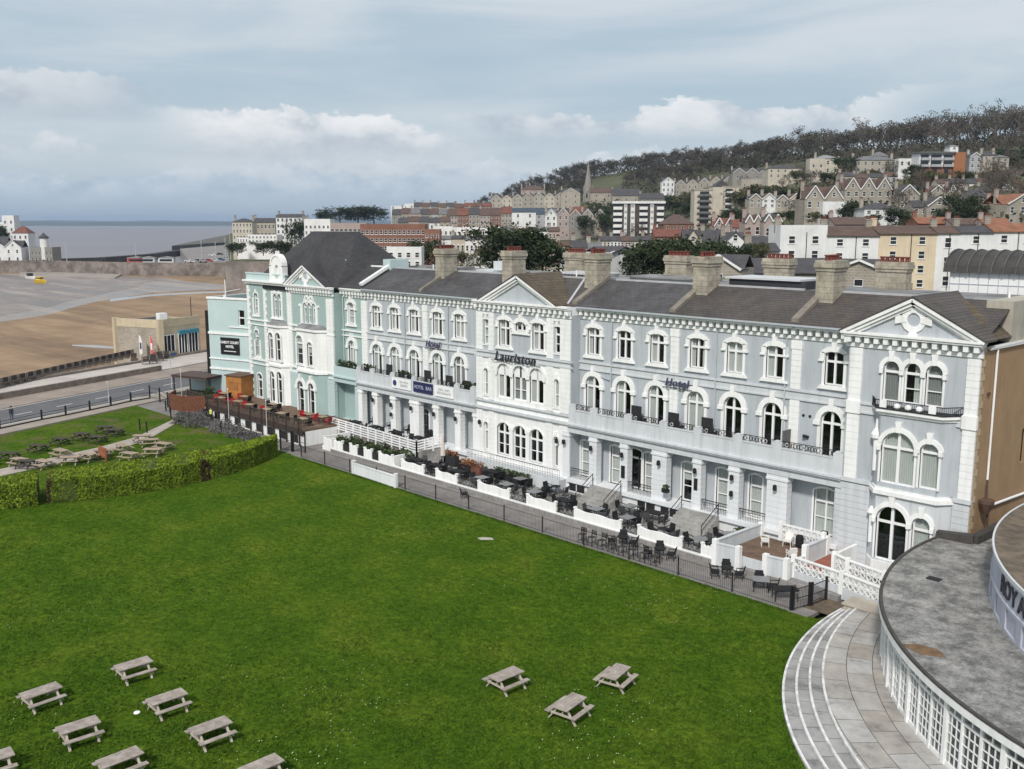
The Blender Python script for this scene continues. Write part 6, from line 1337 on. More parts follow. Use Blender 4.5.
for i, (a, b, lab) in enumerate((((-89.8, -9.0), (-87.0, -8.6), 'reddish-brown woven screen panel facing the lawn at the terrace corner'), ((-87.0, -8.6), (-85.2, -6.7), 'reddish-brown woven screen panel angled back to the terrace'), ((-89.8, -9.0), (-91.8, -7.2), 'reddish-brown woven screen panel on the road side of the terrace corner'))):
    m = MB(); m.bar((*a, 1.75), (*b, 1.75), .1, 1.9); m.bar((*a, .4), (*a, 2.75), .12); tag(m.build('wicker_screen', mat('wicker_brown', (.14, .055, .03), .85, .35, 4)), lab, 'screen', 'woven screens')
for i, (u, v, h) in enumerate(((208, 408, 5.2), (239, 424, 4.2), (272.5, 436, 4.0))):
    g = G(u, v, 0); t = thing('flag_pole', f'thin pale pole by the timber terrace, {("tallest, next to two people", "middle of three", "rightmost, by the hedge end")[i]}', 'pole', (g.x, min(g.y, -6.75), 0)); m = MB(); m.lathe([(.05, 0), (.04, h)], (0, 0), 8); m.build('shaft', mat('galvanised', (.5, .5, .5), .5), t); m = MB(); m.lathe([(.07, h), (.02, h+.12)], (0, 0), 8); m.build('finial', WHITEC, t)
shrub('terrace_bush', 'dark green bush in front of the timber kiosk', -88.3, -4.6, 1.75, .9, .9, 1.4, 300, .22, GRNF)
# ------------------------------------------------------------------ hedge
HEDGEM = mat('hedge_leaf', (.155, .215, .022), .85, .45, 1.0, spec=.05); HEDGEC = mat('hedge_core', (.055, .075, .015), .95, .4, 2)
def hedge(lab, fr_px, bk_px, h, n_, dead=()):
    fr = [G(u, v, 0) for u, v in fr_px]; bk = [G(u, v, h) for u, v in bk_px]
    t = thing('hedge', lab, 'hedge', fr[0]); k = len(fr); o0 = fr[0]; m = MB(); vs = []
    for a, b in zip(fr, bk):
        for p, z in ((a, 0), (a, h-.25), (a.lerp(b, .15), h-.08), (b, h-.1), (b, 0)): vs.append((p.x-o0.x, p.y-o0.y, z))
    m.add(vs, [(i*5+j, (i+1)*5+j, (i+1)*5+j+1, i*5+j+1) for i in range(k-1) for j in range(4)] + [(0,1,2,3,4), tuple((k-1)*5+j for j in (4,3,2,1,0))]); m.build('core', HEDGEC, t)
    m = MB(); md = MB()
    for i in range(n_):
        s_ = R.random()*(k-1); j = int(s_); f = s_-j; a = fr[j].lerp(fr[j+1], f); b = bk[j].lerp(bk[j+1], f); b = Vector((b.x, b.y, 0)); q = R.random(); bump = .16*noise.noise(Vector((a.x*.7, a.y*.7, q*3)))
        if q < .55: p = a + (a-b).normalized()*bump + Vector((0, 0, h*R.random()))
        elif q < .93: p = a.lerp(b, R.random()) + Vector((0, 0, h-.08+bump+R.uniform(-.05, .08)))
        else: p = b + Vector((0, 0, h*R.random()))
        dd = any(abs(s_-x) < w_ + .12*noise.noise(Vector((p.z*2, s_*3, 1))) for x, w_ in dead) and (q < .55 or R.random() < .4)
        leaf(md if dd else m, p-o0, R.uniform(.10, .20))
    m.build('foliage', HEDGEM, t, recalc=False)
    if dead: md.build('dead_patch', mat('dead_leaf', (.07, .04, .022), .95, .4, 4), t, recalc=False)
hedge('clipped bright green hedge stub at the left edge of the picture', [(-60, 514), (-20, 511), (20, 507), (38, 505)], [(-60, 484), (-20, 481), (20, 473.5), (38, 471.5)], 1.9, 7500)
hedge('long curved clipped green hedge between the two lawns with brown dead patches', [(48, 503), (90, 499), (130, 494), (165, 488.5), (200, 482), (228, 475), (255, 466), (278, 455)], [(48, 470.5), (90, 465.5), (130, 460.5), (165, 456), (200, 450), (228, 445), (255, 439), (276, 434)], 1.9, 27000, dead=((4.15, .09), (4.32, .05), (0.0, .09)))
# ------------------------------------------------------------------ second lawn
m = MB(); pp = [G(u, v, .03) for u, v in ((-30, 475), (0, 469), (50, 458), (100, 447), (136, 437), (172, 420), (178, 422), (145, 441), (105, 452), (55, 464), (0, 476), (-30, 482))]; m.prism([(p.x, p.y) for p in pp], -.05, .03, 'xy'); struct(m.build('garden_path', mat('pale_slab', (.36, .32, .28), .9, .2, .8)))
a0_ = math.atan2(DY, DX)
for i, (u, v) in enumerate(((10, 460), (38, 452), (60, 445), (82, 440), (105, 433), (-12, 466), (26, 468), (98, 443), (115, 436))): g = G(u, v, 0); K_PICD.put((g.x, g.y, 0), 0.55+R.uniform(-.1, .1), f'dark wooden picnic table on the far lawn, {ORD[i]} counted along the row', 'picnic table', 'dark picnic tables on the far lawn')
for i, (u, v) in enumerate(((20, 466), (44, 468), (61, 457), (71, 464), (103, 457), (123, 452), (142, 442), (164, 450), (153, 456), (130, 460), (88, 461), (150, 446))): g = G(u, v, 0); K_PICL.put((g.x, g.y, 0), .6+R.uniform(-.5, .5), f'tan wooden picnic table beside the pale garden path, {ORD[i]} from the left', 'picnic table', 'tan picnic tables by the garden path')
m = MB(); g = G(103, 460, 0); m.box(-.9, .9, -.06, .06, .3, 1.3); m.box(-.85, -.75, -.05, .05, 0, .3); m.box(.75, .85, -.05, .05, 0, .3); tag(m.build('rusty_panel', mat('rust_orange', (.28, .10, .05), .9, .3, 2), None, g), 'rusty orange panel standing among the tan picnic tables', 'panel')
rf = thing('road_fence', 'low black post and rail fence between the far lawn and the seafront road', 'fence', G(60, 420, 0))
line = [G(u, v, 0) for u, v in ((-30, 436), (0, 430), (42, 421), (66, 416.5), (90, 411.5), (111, 407), (131, 402.5), (150, 399.5))]
for a, b in zip(line[:-1], line[1:]):
    m = MB(); m.box(a.x-.09, a.x+.09, a.y-.09, a.y+.09, 0, 1.35); wpart('post', m, BLACK, rf)
    m = MB(); 
    for z in (.25, .6, .95): m.bar((a.x, a.y, z), (b.x, b.y, z), .05)
    m.bar((a.x, a.y, .12), (b.x, b.y, .12), .3, .24); wpart('rail', m, BLACK, rf)
rf2 = thing('garden_railing', 'black railing with tall posts between the far lawn and the terrace corner', 'railing', G(165, 410, 0))
line = [G(u, v, 0) for u, v in ((150, 399.5), (160, 402), (168, 407), (172, 413))]
for a, b in zip(line[:-1], line[1:]):
    m = MB(); m.box(a.x-.07, a.x+.07, a.y-.07, a.y+.07, 0, 1.9); wpart('post', m, BLACK, rf2); m = MB()
    for z in (.4, 1.0, 1.6): m.bar((a.x, a.y, z), (b.x, b.y, z), .05)
    wpart('rail', m, BLACK, rf2)
for i, (u, v) in enumerate(((140, 430), (147, 433), (171, 418), (166, 411))):
    g = G(u, v, 0); m = MB(); m.box(-.06, .06, -.06, .06, 0, 1.2); m.box(-.08, .08, -.08, .08, 1.2, 1.3); tag(m.build('bollard', BLACK, None, g), f'black bollard post by the garden path, {("nearest the viewer left", "nearest the viewer right", "beside the grey bushes", "nearest the road")[i]}', 'bollard', 'black posts by the path')
# ------------------------------------------------------------------ people
SKIN = mat('skin', (.42, .25, .18), .7, .05); HAIR = mat('dark_hair', (.03, .02, .015), .8)
def cloth(n, c): return mat(n, c, .85, .12, 6)
def person(lab, loc, rz, top, bot, stride=0.0, vest=None, hair=HAIR):
    pr = thing('person', lab, 'person', loc, rz)
    V = [(0,0,.93),(0,0,1.1),(0,0,1.32),(0,.0,1.47),(0,-.01,1.56), (-.17,0,1.42),(-.22,.02,1.14),(-.2,-.1,.9),(-.19,-.15,.80),(.17,0,1.42),(.22,.02,1.14),(.2,-.1,.9),(.19,-.15,.80), (-.09,0,.88),(-.1,-stride*.5,.48),(-.1,-stride,.08),(-.1,-stride-.14,.04),(.09,0,.88),(.1,stride*.3,.48),(.1,stride,.08),(.1,stride-.14,.04),(0,-.01,1.66),(0,-.01,1.74)]
    E_ = [(0,1),(1,2),(2,3),(3,4),(2,5),(5,6),(6,7),(7,8),(2,9),(9,10),(10,11),(11,12),(0,13),(13,14),(14,15),(15,16),(0,17),(17,18),(18,19),(19,20),(4,21),(21,22)]
    rad = [.15,.145,.165,.07,.065,.075,.055,.045,.04,.075,.055,.045,.04,.105,.075,.055,.045,.105,.075,.055,.045,.105,.07]
    me = bpy.data.meshes.new('body'); me.from_pydata(V, E_, []); o = bpy.data.objects.new('body', me); COL.objects.link(o)
    o.modifiers.new('s', 'SKIN'); o.modifiers.new('d', 'SUBSURF').levels = 1
    for sv, r in zip(me.skin_vertices[0].data, rad): sv.radius = (r, r*.8)
    me.skin_vertices[0].data[0].use_root = True
    bpy.context.view_layer.update(); me2 = bpy.data.meshes.new_from_object(o.evaluated_get(bpy.context.evaluated_depsgraph_get())); bpy.data.objects.remove(o)
    me2.materials.clear(); 
    for mm_ in (SKIN, top, bot, BLACK): me2.materials.append(mm_)
    for p in me2.polygons:
        c = p.center; p.material_index = 3 if c.z < .1 else 2 if c.z < .93 and abs(c.x) < .17 else 0 if c.z > 1.47 or (abs(c.x) > .15 and c.z < .86) else 1; p.use_smooth = True
    b = link('body', me2, pr)
    m = MB(); m.lathe([(.108, 1.68), (.112, 1.74), (.08, 1.80), (.02, 1.82)], (0, .012), 10); m.build('hair', hair, pr, smooth=True)
    m = MB(); m.box(-.02, .02, -.125, -.1, 1.64, 1.69); m.build('nose', SKIN, pr)
    if vest: m = MB(); m.lathe([(.185, .98), (.19, 1.2), (.2, 1.38), (.13, 1.45)], (0, 0), 12); m.build('vest', vest, pr)
    return pr
HIVIS = cloth('hi_vis', (.62, .68, .18)); NAVY = cloth('navy_cloth', (.02, .025, .04)); BLK = cloth('black_cloth', (.018, .018, .02)); JEAN = cloth('jeans', (.05, .07, .12))
person('person in pale yellow hi-vis vest and dark trousers standing before the terrace', G(211.5, 422, 0), 0.6, BLK, BLK, 0, HIVIS)
person('person in black clothes standing next to the hi-vis vest', G(206, 420.5, 0), 1.2, BLK, BLK)
person('person in dark navy coat walking along the pavement by the road', G(12, 421, .14), -1.9, NAVY, JEAN, .22)
for i, (u, v, c, lab) in enumerate(((155.5, 361, cloth('red_top', (.25, .06, .06)), 'person in reddish top on the promenade near the benches'), (152.5, 359.5, BLK, 'person in black by the promenade benches'), (143.5, 352, cloth('pale_top', (.5, .5, .48)), 'person in pale top in front of the tea room'), (190, 352, NAVY, 'person in navy near the tea room tables'))): person(lab, G(u, v, .16), .5+i, c, JEAN, .15*(i % 2))
# ------------------------------------------------------------------ promenade benches, tea room
def mk_bench():
    r = thing('promenade_bench', None, None)
    for y in (-.28, .28):
        m = MB(); m.add([(-.9, y-.2*(1 if y > 0 else -1)*0-.2, .42), (.9, y-.2, .42), (.9, y+.2, .45), (-.9, y+.2, .45), (-.9, y-.2, .47), (.9, y-.2, .47), (.9, y+.2, .5), (-.9, y+.2, .5)], [(3,2,1,0),(4,5,6,7),(0,1,5,4),(1,2,6,5),(2,3,7,6),(3,0,4,7)]); m.build('seat', WOODD, r)
    m = MB()
    for z in (.55, .7, .85): m.box(-.9, .9, -.03, .03, z, z+.11)
    m.build('backrest', WOODD, r)
    for x in (-.85, 0, .85): m = MB(); m.bar((x, 0, 0), (x, 0, .98), .07); m.bar((x, -.45, .4), (x, .45, .4), .06); m.bar((x, -.4, 0), (x, -.4, .42), .06); m.bar((x, .4, 0), (x, .4, .42), .06); m.build('frame', mat('pale_iron', (.30, .27, .25), .7), r)
    return r
K_BEN = Kind(mk_bench)
b0, b1 = G(-40, 397, .16), G(152, 352.5, .16); n_ = 26
for i in range(n_):
    p = b0.lerp(b1, (i+.5)/n_); K_BEN.put((p.x, p.y, .16), a0_+.03, f'dark double-sided seat on the promenade edge, number {i+1} counting from the left', 'bench', 'seats along the promenade edge', 1.35)
for i in range(7):
    p = G(150, 364, .16).lerp(G(186, 350, .16), i/6); K_BEN.put((p.x, p.y, .16), a0_-.55, f'dark seat in the short angled row before the tea room, {ORD[i]} from the left', 'bench', 'seats in the angled row')
tr_ = thing('tea_room', 'low buff stone seafront tea room with flat roof and scalloped parapet', 'cafe', G(162, 347.5, 0), 0)
A_, B_, C_ = G(117.8, 355.6, .16), G(161.7, 358.5, .16), G(200.5, 352, .16); dirn = C_-B_; A_.z = B_.z = C_.z = 0
ST = brickmat('rubble_stone', (.36, .31, .25), (.26, .225, .19), (.40, .36, .3), .55, .32, .9, 'xyz', .2, .04)
CRM = mat('cream_stone', (.52, .44, .31), .85, .1, .6, streak=.25); H_ = 6.7
Dd = A_ + (C_-B_)
def quadwall(a, b, z0, z1, th=.25):
    m = MB(); m.bar((a.x, a.y, (z0+z1)/2), (b.x, b.y, (z0+z1)/2), th, z1-z0); return m
wpart('side_wall', quadwall(A_, B_, -3.5, 5.3), ST, tr_); wpart('front_wall', quadwall(B_, C_, 0, 5.4), CRM, tr_); wpart('rear_wall', quadwall(Dd, C_, -3, 6.2), CRM, tr_); wpart('far_wall', quadwall(A_, Dd, -3, 6.2), ST, tr_)
m = quadwall(A_, B_, 5.3, 6.7, .4); m.bar((A_.x, A_.y, 1.0), (A_.x, A_.y, 1.01), .1); wpart('parapet', m, CRM, tr_)
m = MB(); 
for i in range(5): p, q = B_.lerp(C_, i/5), B_.lerp(C_, (i+1)/5); m.bar((p.x, p.y, 5.9), (q.x, q.y, 5.9), .35, 1.0); c = p.lerp(q, .5); t_ = (q-p).normalized(); m.bar((c-t_*.9)+Vector((0, 0, 6.55)), (c+t_*.9)+Vector((0, 0, 6.55)), .34, .35)
wpart('scalloped_parapet', m, CRM, tr_)
for p in (A_, B_): m = MB(); m.box(p.x-.45, p.x+.45, p.y-.45, p.y+.45, -3, 6.8); wpart('corner_pier', m, CRM, tr_)
m = MB(); m.prism([(p.x, p.y) for p in (A_, B_, C_, Dd)], 5.9, 6.05, 'xy'); wpart('flat_roof', m, mat('dark_felt', (.035, .037, .042)), tr_)
m = MB(); c = A_.lerp(C_, .55); m.box(c.x-.7, c.x+.7, c.y-.7, c.y+.7, 6, 7.3); wpart('roof_box', m, WHITEC, tr_); m = MB(); c = B_.lerp(C_, .7); m.tube([(c.x-.5, c.y+1, 6), (c.x-.5, c.y+1, 10)], .07, 6); wpart('mast', m, BLACK, tr_)
nrm = Vector((dirn.y, -dirn.x, 0)).normalized(); nrm = nrm if nrm.dot(EYE-B_) > 0 else -nrm
BASEQ = 1
for i, (f0, f1, z0, z1, mt) in enumerate(((.04, .32, 1.2, 4.0, DARK), (.42, .64, .6, 4.0, DARK), (.68, .92, .6, 4.0, DARK))):
    p, q = B_.lerp(C_, f0)+nrm*.14, B_.lerp(C_, f1)+nrm*.14; m = quadwall(p, q, z0, z1, .1); o = wpart('shop_window', m, mt, tr_); m = MB()
    for f in (0, .33, .66, 1): a = p.lerp(q, f)+nrm*.08; m.bar((a.x, a.y, z0), (a.x, a.y, z1), .12)
    m.bar((p+nrm*.08)+Vector((0, 0, z1)), (q+nrm*.08)+Vector((0, 0, z1)), .12); wpart('frame', m, WHITEC, o)
for f0, f1, z, col_, nm in ((.42, .64, 4.2, (.05, .22, .30), 'awning'), (.68, .92, 4.2, (.05, .22, .30), 'awning'), (.05, .3, .4, (.02, .10, .30), 'counter_front')):
    p, q = B_.lerp(C_, f0)+nrm*.35, B_.lerp(C_, f1)+nrm*.35; m = quadwall(p, q, z-.35, z+.35, .5); wpart(nm, m, mat('blue_'+nm, col_, .7), tr_)
for i, (f, col_, lab) in enumerate(((.66, (.75, .75, .78), 'white and navy feather flag against the stone side of the tea room'), (.9, (.6, .12, .1), 'red and white feather flag at the tea room corner'))):
    p = A_.lerp(B_, f) + Vector((1.2, -1.6, 0)); t = thing('feather_flag', lab, 'flag', (p.x, p.y, 0)); m = MB(); m.tube([(0, 0, 0), (0, 0, 4.2)], .04, 6); m.build('pole', WHITEC, t); m = MB(); m.prism([(.03, 1.0), (.95, 1.1), (1.05, 3.2), (.6, 4.0), (.03, 4.2)], -.02, .02); m.build('cloth', mat('flag_'+str(i), col_, .8), t)
    m = MB(); m.box(.2, .8, -.035, .035, 1.9, 3.0); m.build('panel', mat('flag_patch'+str(i), ((.02, .03, .12), (.8, .78, .76))[i], .8), t)
for i, (u, v) in enumerate(((109, 402), (172, 388))):
    g = G(u, v, .1); t = thing('street_lamp', ('slim grey street lamp column beside the road on the left', 'slim grey lamp column near the terrace canopy')[i], 'street lamp', g); m = MB(); m.lathe([(.07, 0), (.04, 2.6 + 1.4*i)], (0, 0), 8); m.build('column', PIPE, t); m = MB(); m.bar((0, 0, 2.5+1.4*i), (-.5, 0, 2.6+1.4*i), .1); m.build('lantern', PIPE, t)

for i, x in enumerate((-62.4, -61.6, -59.4, -58.6, -56.4, -55.5, -52.9, -51.9)): K_ARM.put((x, .95, 1.5), R.uniform(-.4, .4), f'charcoal armchair under the left arcade behind the white rail, {ORD[i]} from the left', 'chair', 'armchairs under the left arcade')

for i in range(9): K_ARM.put((-64.0+i*1.5, -1.25+.25*(i % 2), 1.3), R.uniform(-.8, .8), f'black armchair on the raised terrace behind the white rail, {ORD[i]} from the left', 'chair', 'armchairs behind the white rail')
for i in range(4): K_SQ.put((-63.2+i*3.6, -.75, 1.3), 0, f'black table on the raised terrace behind the white rail, {ORD[i]} from the left', 'table', 'tables behind the white rail')
# ------------------------------------------------------------------ town behind
PAL = {'white': (.68, .68, .67), 'cream': (.48, .435, .36), 'stone': (.30, .262, .215), 'greystone': (.245, .23, .21), 'brick': (.19, .098, .07), 'pink': (.36, .295, .27), 'yellow': (.60, .50, .36), 'buff': (.36, .325, .27), 'grey': (.36, .36, .37)}
WM = {k: mat('wall_'+k, c, .9, .13, .25, streak=.25, dirt=sc(c, .6)) for k, c in PAL.items()}
WM['stone'] = brickmat('wall_stonework', (.31, .272, .225), (.25, .22, .185), (.36, .33, .28), .7, .35, .9, 'xyz', .2, .05); WM['greystone'] = brickmat('wall_greystone', (.25, .235, .215), (.205, .19, .175), (.29, .27, .25), .7, .35, .9, 'xyz', .2, .05); WM['brick'] = mat('wall_brickwork', (.20, .10, .07), .9, .2, .4)
RP_ = {'slate': (.066, .063, .068), 'brown': (.105, .068, .055), 'red': (.165, .066, .048), 'blue': (.055, .072, .10), 'grey': (.15, .15, .155), 'orange': (.24, .105, .062), 'lead': (.24, .245, .25)}
RM = {k: mat('roof_'+k, c, .8, .25, .8, dirt=sc(c, .55)) for k, c in RP_.items()}
TRIM = mat('trim_white', (.72, .72, .70), .6, .05); PANE = mat('dark_pane', (.022, .024, .028), .12, .2, spec=.5)
FWIN = {}
def fwin(w_, h, arch):
    k = (round(w_, 1), round(h, 1), arch)
    if k not in FWIN:
        w_, h = k[0], k[1]; m = MB(); t = .06; m.box(-w_/2-t, -w_/2, -.07, .05, -t, h+t); m.box(w_/2, w_/2+t, -.07, .05, -t, h+t); m.box(-w_/2, w_/2, -.07, .05, -t, 0); m.box(-w_/2, w_/2, -.07, .05, h, h+t); m.box(-w_/2, w_/2, -.05, .05, h*.5-.05, h*.5+.05); m.box(-w_/2-.2, w_/2+.2, -.12, .05, -t-.12, -t)
        if arch: ring(m, -w_/2-t, w_/2+t, h+t-.02, .25, -w_/2-t-.18, w_/2+t+.18, h+t-.02, .5, -.07, .03, 6)
        m.poly([(-w_/2, -.02, 0), (w_/2, -.02, 0), (w_/2, -.02, h), (-w_/2, -.02, h)], 1); FWIN[k] = m.mesh('window', [TRIM, PANE], recalc=False)
    return FWIN[k]
RZ0 = math.atan2(RT[1], RT[0])
HN = [0]
def house(u0, u1, vb, ve, d, vr, roof, wc, rc, cols, rows, label, name='house', group=None, yaw=0.0, chim=1, depth=None, gables=1, cat='house', arch=0, ww=None, trim=True, pipes=0):
    K_ = d/993.4; W = (u1-u0)*K_/max(.5, math.cos(yaw)); zb, ze, zr = 23-(vb-222)*K_, 23-(ve-222)*K_, 23-(vr-222)*K_
    x, y = polar((u0+u1)/2, d); r = thing(name, label, cat, (x, y, zb), RZ0+yaw, group); Hh = ze-zb; Rr = max(.05, zr-ze); Dp = depth or max(6, min(11, W*.9)); w2 = W/2
    m = MB(); m.box(-w2, w2, 0, Dp, -7, Hh)
    m2 = MB(); ov = .35
    def slope(pts): 
        n = len(pts); m2.add(list(pts) + [(a, b, c-.15) for a, b, c in pts], [tuple(range(n)), tuple(range(2*n-1, n-1, -1))] + [(i, (i+1) % n, (i+1) % n+n, i+n) for i in range(n)])
    if roof == 'gx':
        slope([(-w2-.1, -ov, Hh-.05), (w2+.1, -ov, Hh-.05), (w2+.1, Dp/2, Hh+Rr), (-w2-.1, Dp/2, Hh+Rr)]); slope([(w2+.1, Dp+ov, Hh-.05), (-w2-.1, Dp+ov, Hh-.05), (-w2-.1, Dp/2, Hh+Rr), (w2+.1, Dp/2, Hh+Rr)])
        m.prism([(0, Hh), (Dp, Hh), (Dp/2, Hh+Rr-.2)], -w2, -w2+.2, 'yz'); m.prism([(0, Hh), (Dp, Hh), (Dp/2, Hh+Rr-.2)], w2-.2, w2, 'yz')
    elif roof == 'hip':
        h_ = min(w2*.8, Dp/2); a = (-w2-ov, -ov, Hh); b = (w2+ov, -ov, Hh); c = (w2+ov, Dp+ov, Hh); e = (-w2-ov, Dp+ov, Hh); p = (-w2+h_, Dp/2, Hh+Rr); q = (w2-h_, Dp/2, Hh+Rr)
        m2.add([a, b, c, e, p, q], [(0,1,5,4), (1,2,5), (2,3,4,5), (3,0,4), (3,2,1,0)])
    elif roof == 'flat':
        m.box(-w2, w2, 0, .3, Hh, Hh+Rr); m.box(-w2, -w2+.3, .3, Dp, Hh, Hh+Rr); m.box(w2-.3, w2, .3, Dp, Hh, Hh+Rr); m2.box(-w2+.3, w2-.3, .3, Dp, Hh, Hh+.1)
    elif roof == 'gy':                       # front gables over the facade, main roof behind
        g = gables; gw_ = W/g
        for i in range(g):
            xa, xb = -w2+gw_*i, -w2+gw_*(i+1); xm = (xa+xb)/2; m.prism([(xa+.02, Hh), (xb-.02, Hh), (xm, Hh+Rr-.15)], .01, .3)
            slope([(xa-.05, -ov, Hh-.1), (xm, -ov, Hh+Rr), (xm, Dp/2, Hh+Rr), (xa-.05, Dp/2, Hh-.1)]); slope([(xm, -ov, Hh+Rr), (xb+.05, -ov, Hh-.1), (xb+.05, Dp/2, Hh-.1), (xm, Dp/2, Hh+Rr)])
        slope([(-w2, Dp*.2, Hh), (w2, Dp*.2, Hh), (w2, Dp*.6, Hh+Rr*.95), (-w2, Dp*.6, Hh+Rr*.95)]); slope([(w2, Dp, Hh), (-w2, Dp, Hh), (-w2, Dp*.6, Hh+Rr*.95), (w2, Dp*.6, Hh+Rr*.95)])
    m.build('wall', WM[wc], r)
    m2.build('roof', RM[rc], r)
    if roof == 'gy' and trim:
        t = MB(); gw_ = W/gables
        for i in range(gables):
            xa, xb = -w2+gw_*i, -w2+gw_*(i+1); xm = (xa+xb)/2; t.bar((xa, -ov-.04, Hh-.15), (xm, -ov-.04, Hh+Rr-.08), .08, .28); t.bar((xm, -ov-.04, Hh+Rr-.08), (xb, -ov-.04, Hh-.15), .08, .28)
        t.build('bargeboard', TRIM, r)
    for i in range(chim):
        cx = (-w2+.5 if i == 0 else w2-.5 if i == 1 else 0); c = MB(); zt = Hh+Rr+1.1
        c.box(cx-.5, cx+.5, Dp/2-.35, Dp/2+.35, Hh-.2, zt); c.box(cx-.58, cx+.58, Dp/2-.43, Dp/2+.43, zt, zt+.18)
        for q in (-.3, 0, .3): c.lathe([(.13, zt+.18), (.11, zt+.6)], (cx+q, Dp/2), 6, 1)
        c.build('chimney', [WM['stone' if wc in ('white', 'cream', 'stone', 'greystone') else wc], POT], r)
    if cols*rows:
        fh = Hh/rows; w_ = ww or min(1.0, W/cols*.42); hh = min(1.7, fh*.48)
        for j in range(rows):
            for i in range(cols): link('window', fwin(w_, hh, arch), r, (-w2+W*(i+.5)/cols, 0, fh*j+fh*.24))
        if roof == 'gy' and Rr > 2.2:
            for i in range(gables): link('window', fwin(.8, 1.2, 0), r, (-w2+W/gables*(i+.5), .0, Hh+Rr*.15))
    for i in range(pipes):
        px_ = -w2+W*(i+1)/(pipes+1) + W*.06; c = MB(); c.tube([(px_, -.08, 0), (px_, -.08, Hh)], .07, 6); c.build('drain_pipe', BLACK, r)
    return r
# white terrace close behind the hotel
d = 172
house(781, 828, 290, 232, d, 225, 'flat', 'white', 'brown', 2, 4, 'tall white rendered house with a raised stack block at its left, behind the chimneys', chim=1, depth=8, pipes=1)
house(828, 880, 290, 235, d, 226.5, 'gx', 'white', 'brown', 2, 4, 'white rendered house with brown roof just left of the yellow house', chim=2, pipes=1)
house(880, 938, 290, 233, d, 225.5, 'gx', 'yellow', 'brown', 2, 4, 'pale yellow rendered house in the white terrace behind the hotel', chim=1, pipes=1)
house(938, 961, 290, 232.5, d, 226, 'gx', 'white', 'brown', 1, 3, 'narrow white house directly right of the pale yellow house', chim=1, pipes=1)
house(961, 994, 290, 232, d, 225.5, 'gx', 'white', 'slate', 1, 4, 'white house with dark roof, second right of the pale yellow house', chim=1, pipes=1)
house(994, 1040, 290, 231, d, 223, 'gx', 'white', 'orange', 2, 4, 'white house with orange-red roof at the right edge of the picture', chim=1, pipes=1)
house(750, 781, 272, 250, 150, 243, 'gx', 'white', 'slate', 2, 1, 'small white house lower left of the tall white rendered house')
house(700, 741, 290, 268, 128, 254, 'gy', 'stone', 'slate', 1, 1, 'stone gable with white diamond vent behind the chimneys, left one', yaw=-.5, chim=0)
house(838, 886, 300, 270, 125, 259, 'gy', 'stone', 'slate', 1, 1, 'stone gable with white arch behind the chimneys, right one', yaw=-.55, chim=0)
house(757, 845, 290, 272, 135, 259, 'gx', 'greystone', 'slate', 0, 0, 'long low dark slate roof behind the main ridge', chim=0, name='outbuilding', cat='building')
for u, v0, v1 in ((823, 292, 232), (836, 292, 236), (871, 292, 236), (896, 292, 233), (924, 292, 233), (950, 292, 232), (978, 292, 232), (1004, 292, 232)): pass
# barrel-roofed white box on the flat roof at the right
tk = thing('barrel_roof_store', 'white panelled rooftop store under a dark ribbed barrel roof at right', 'store', (-5.2, 15.5, 14))
m = MB(); m.box(-3.2, 8, 0, 4, 0, 5.5); m.build('wall', WHITEC, tk)
m = MB()
for i in range(16): m.box(-3.2+i*.7, -3.16+i*.7, -.03, 0, 2.5, 5.4)
m.box(-3.2, 8, -.04, 0, 4.4, 4.46); m.build('panel_joint', PIPE, tk)
m = MB(); n_ = 10
for i in range(n_):
    a, b = PI*i/n_, PI*(i+1)/n_; y0, z0, y1, z1 = 2-2.4*math.cos(a), 5.3+1.6*math.sin(a), 2-2.4*math.cos(b), 5.3+1.6*math.sin(b); m.add([(-3.6, y0, z0), (9, y0, z0), (9, y1, z1), (-3.6, y1, z1)], [(0,1,2,3)])
m.prism([(2-2.4*math.cos(PI*i/n_), 5.3+1.6*math.sin(PI*i/n_)) for i in range(n_+1)], -3.55, -3.5, 'yz'); m.build('barrel_roof', mat('ribbed_dark', (.05, .046, .044), .6, .3, 1), tk)
m = MB()
for k in range(14):
    x = -3.5+k*.85
    for i in range(n_):
        a, b = PI*i/n_, PI*(i+1)/n_; m.bar((x, 2-2.45*math.cos(a), 5.3+1.65*math.sin(a)), (x, 2-2.45*math.cos(b), 5.3+1.65*math.sin(b)), .1)
m.build('rib', mat('rib_dark', (.085, .08, .078), .6), tk)
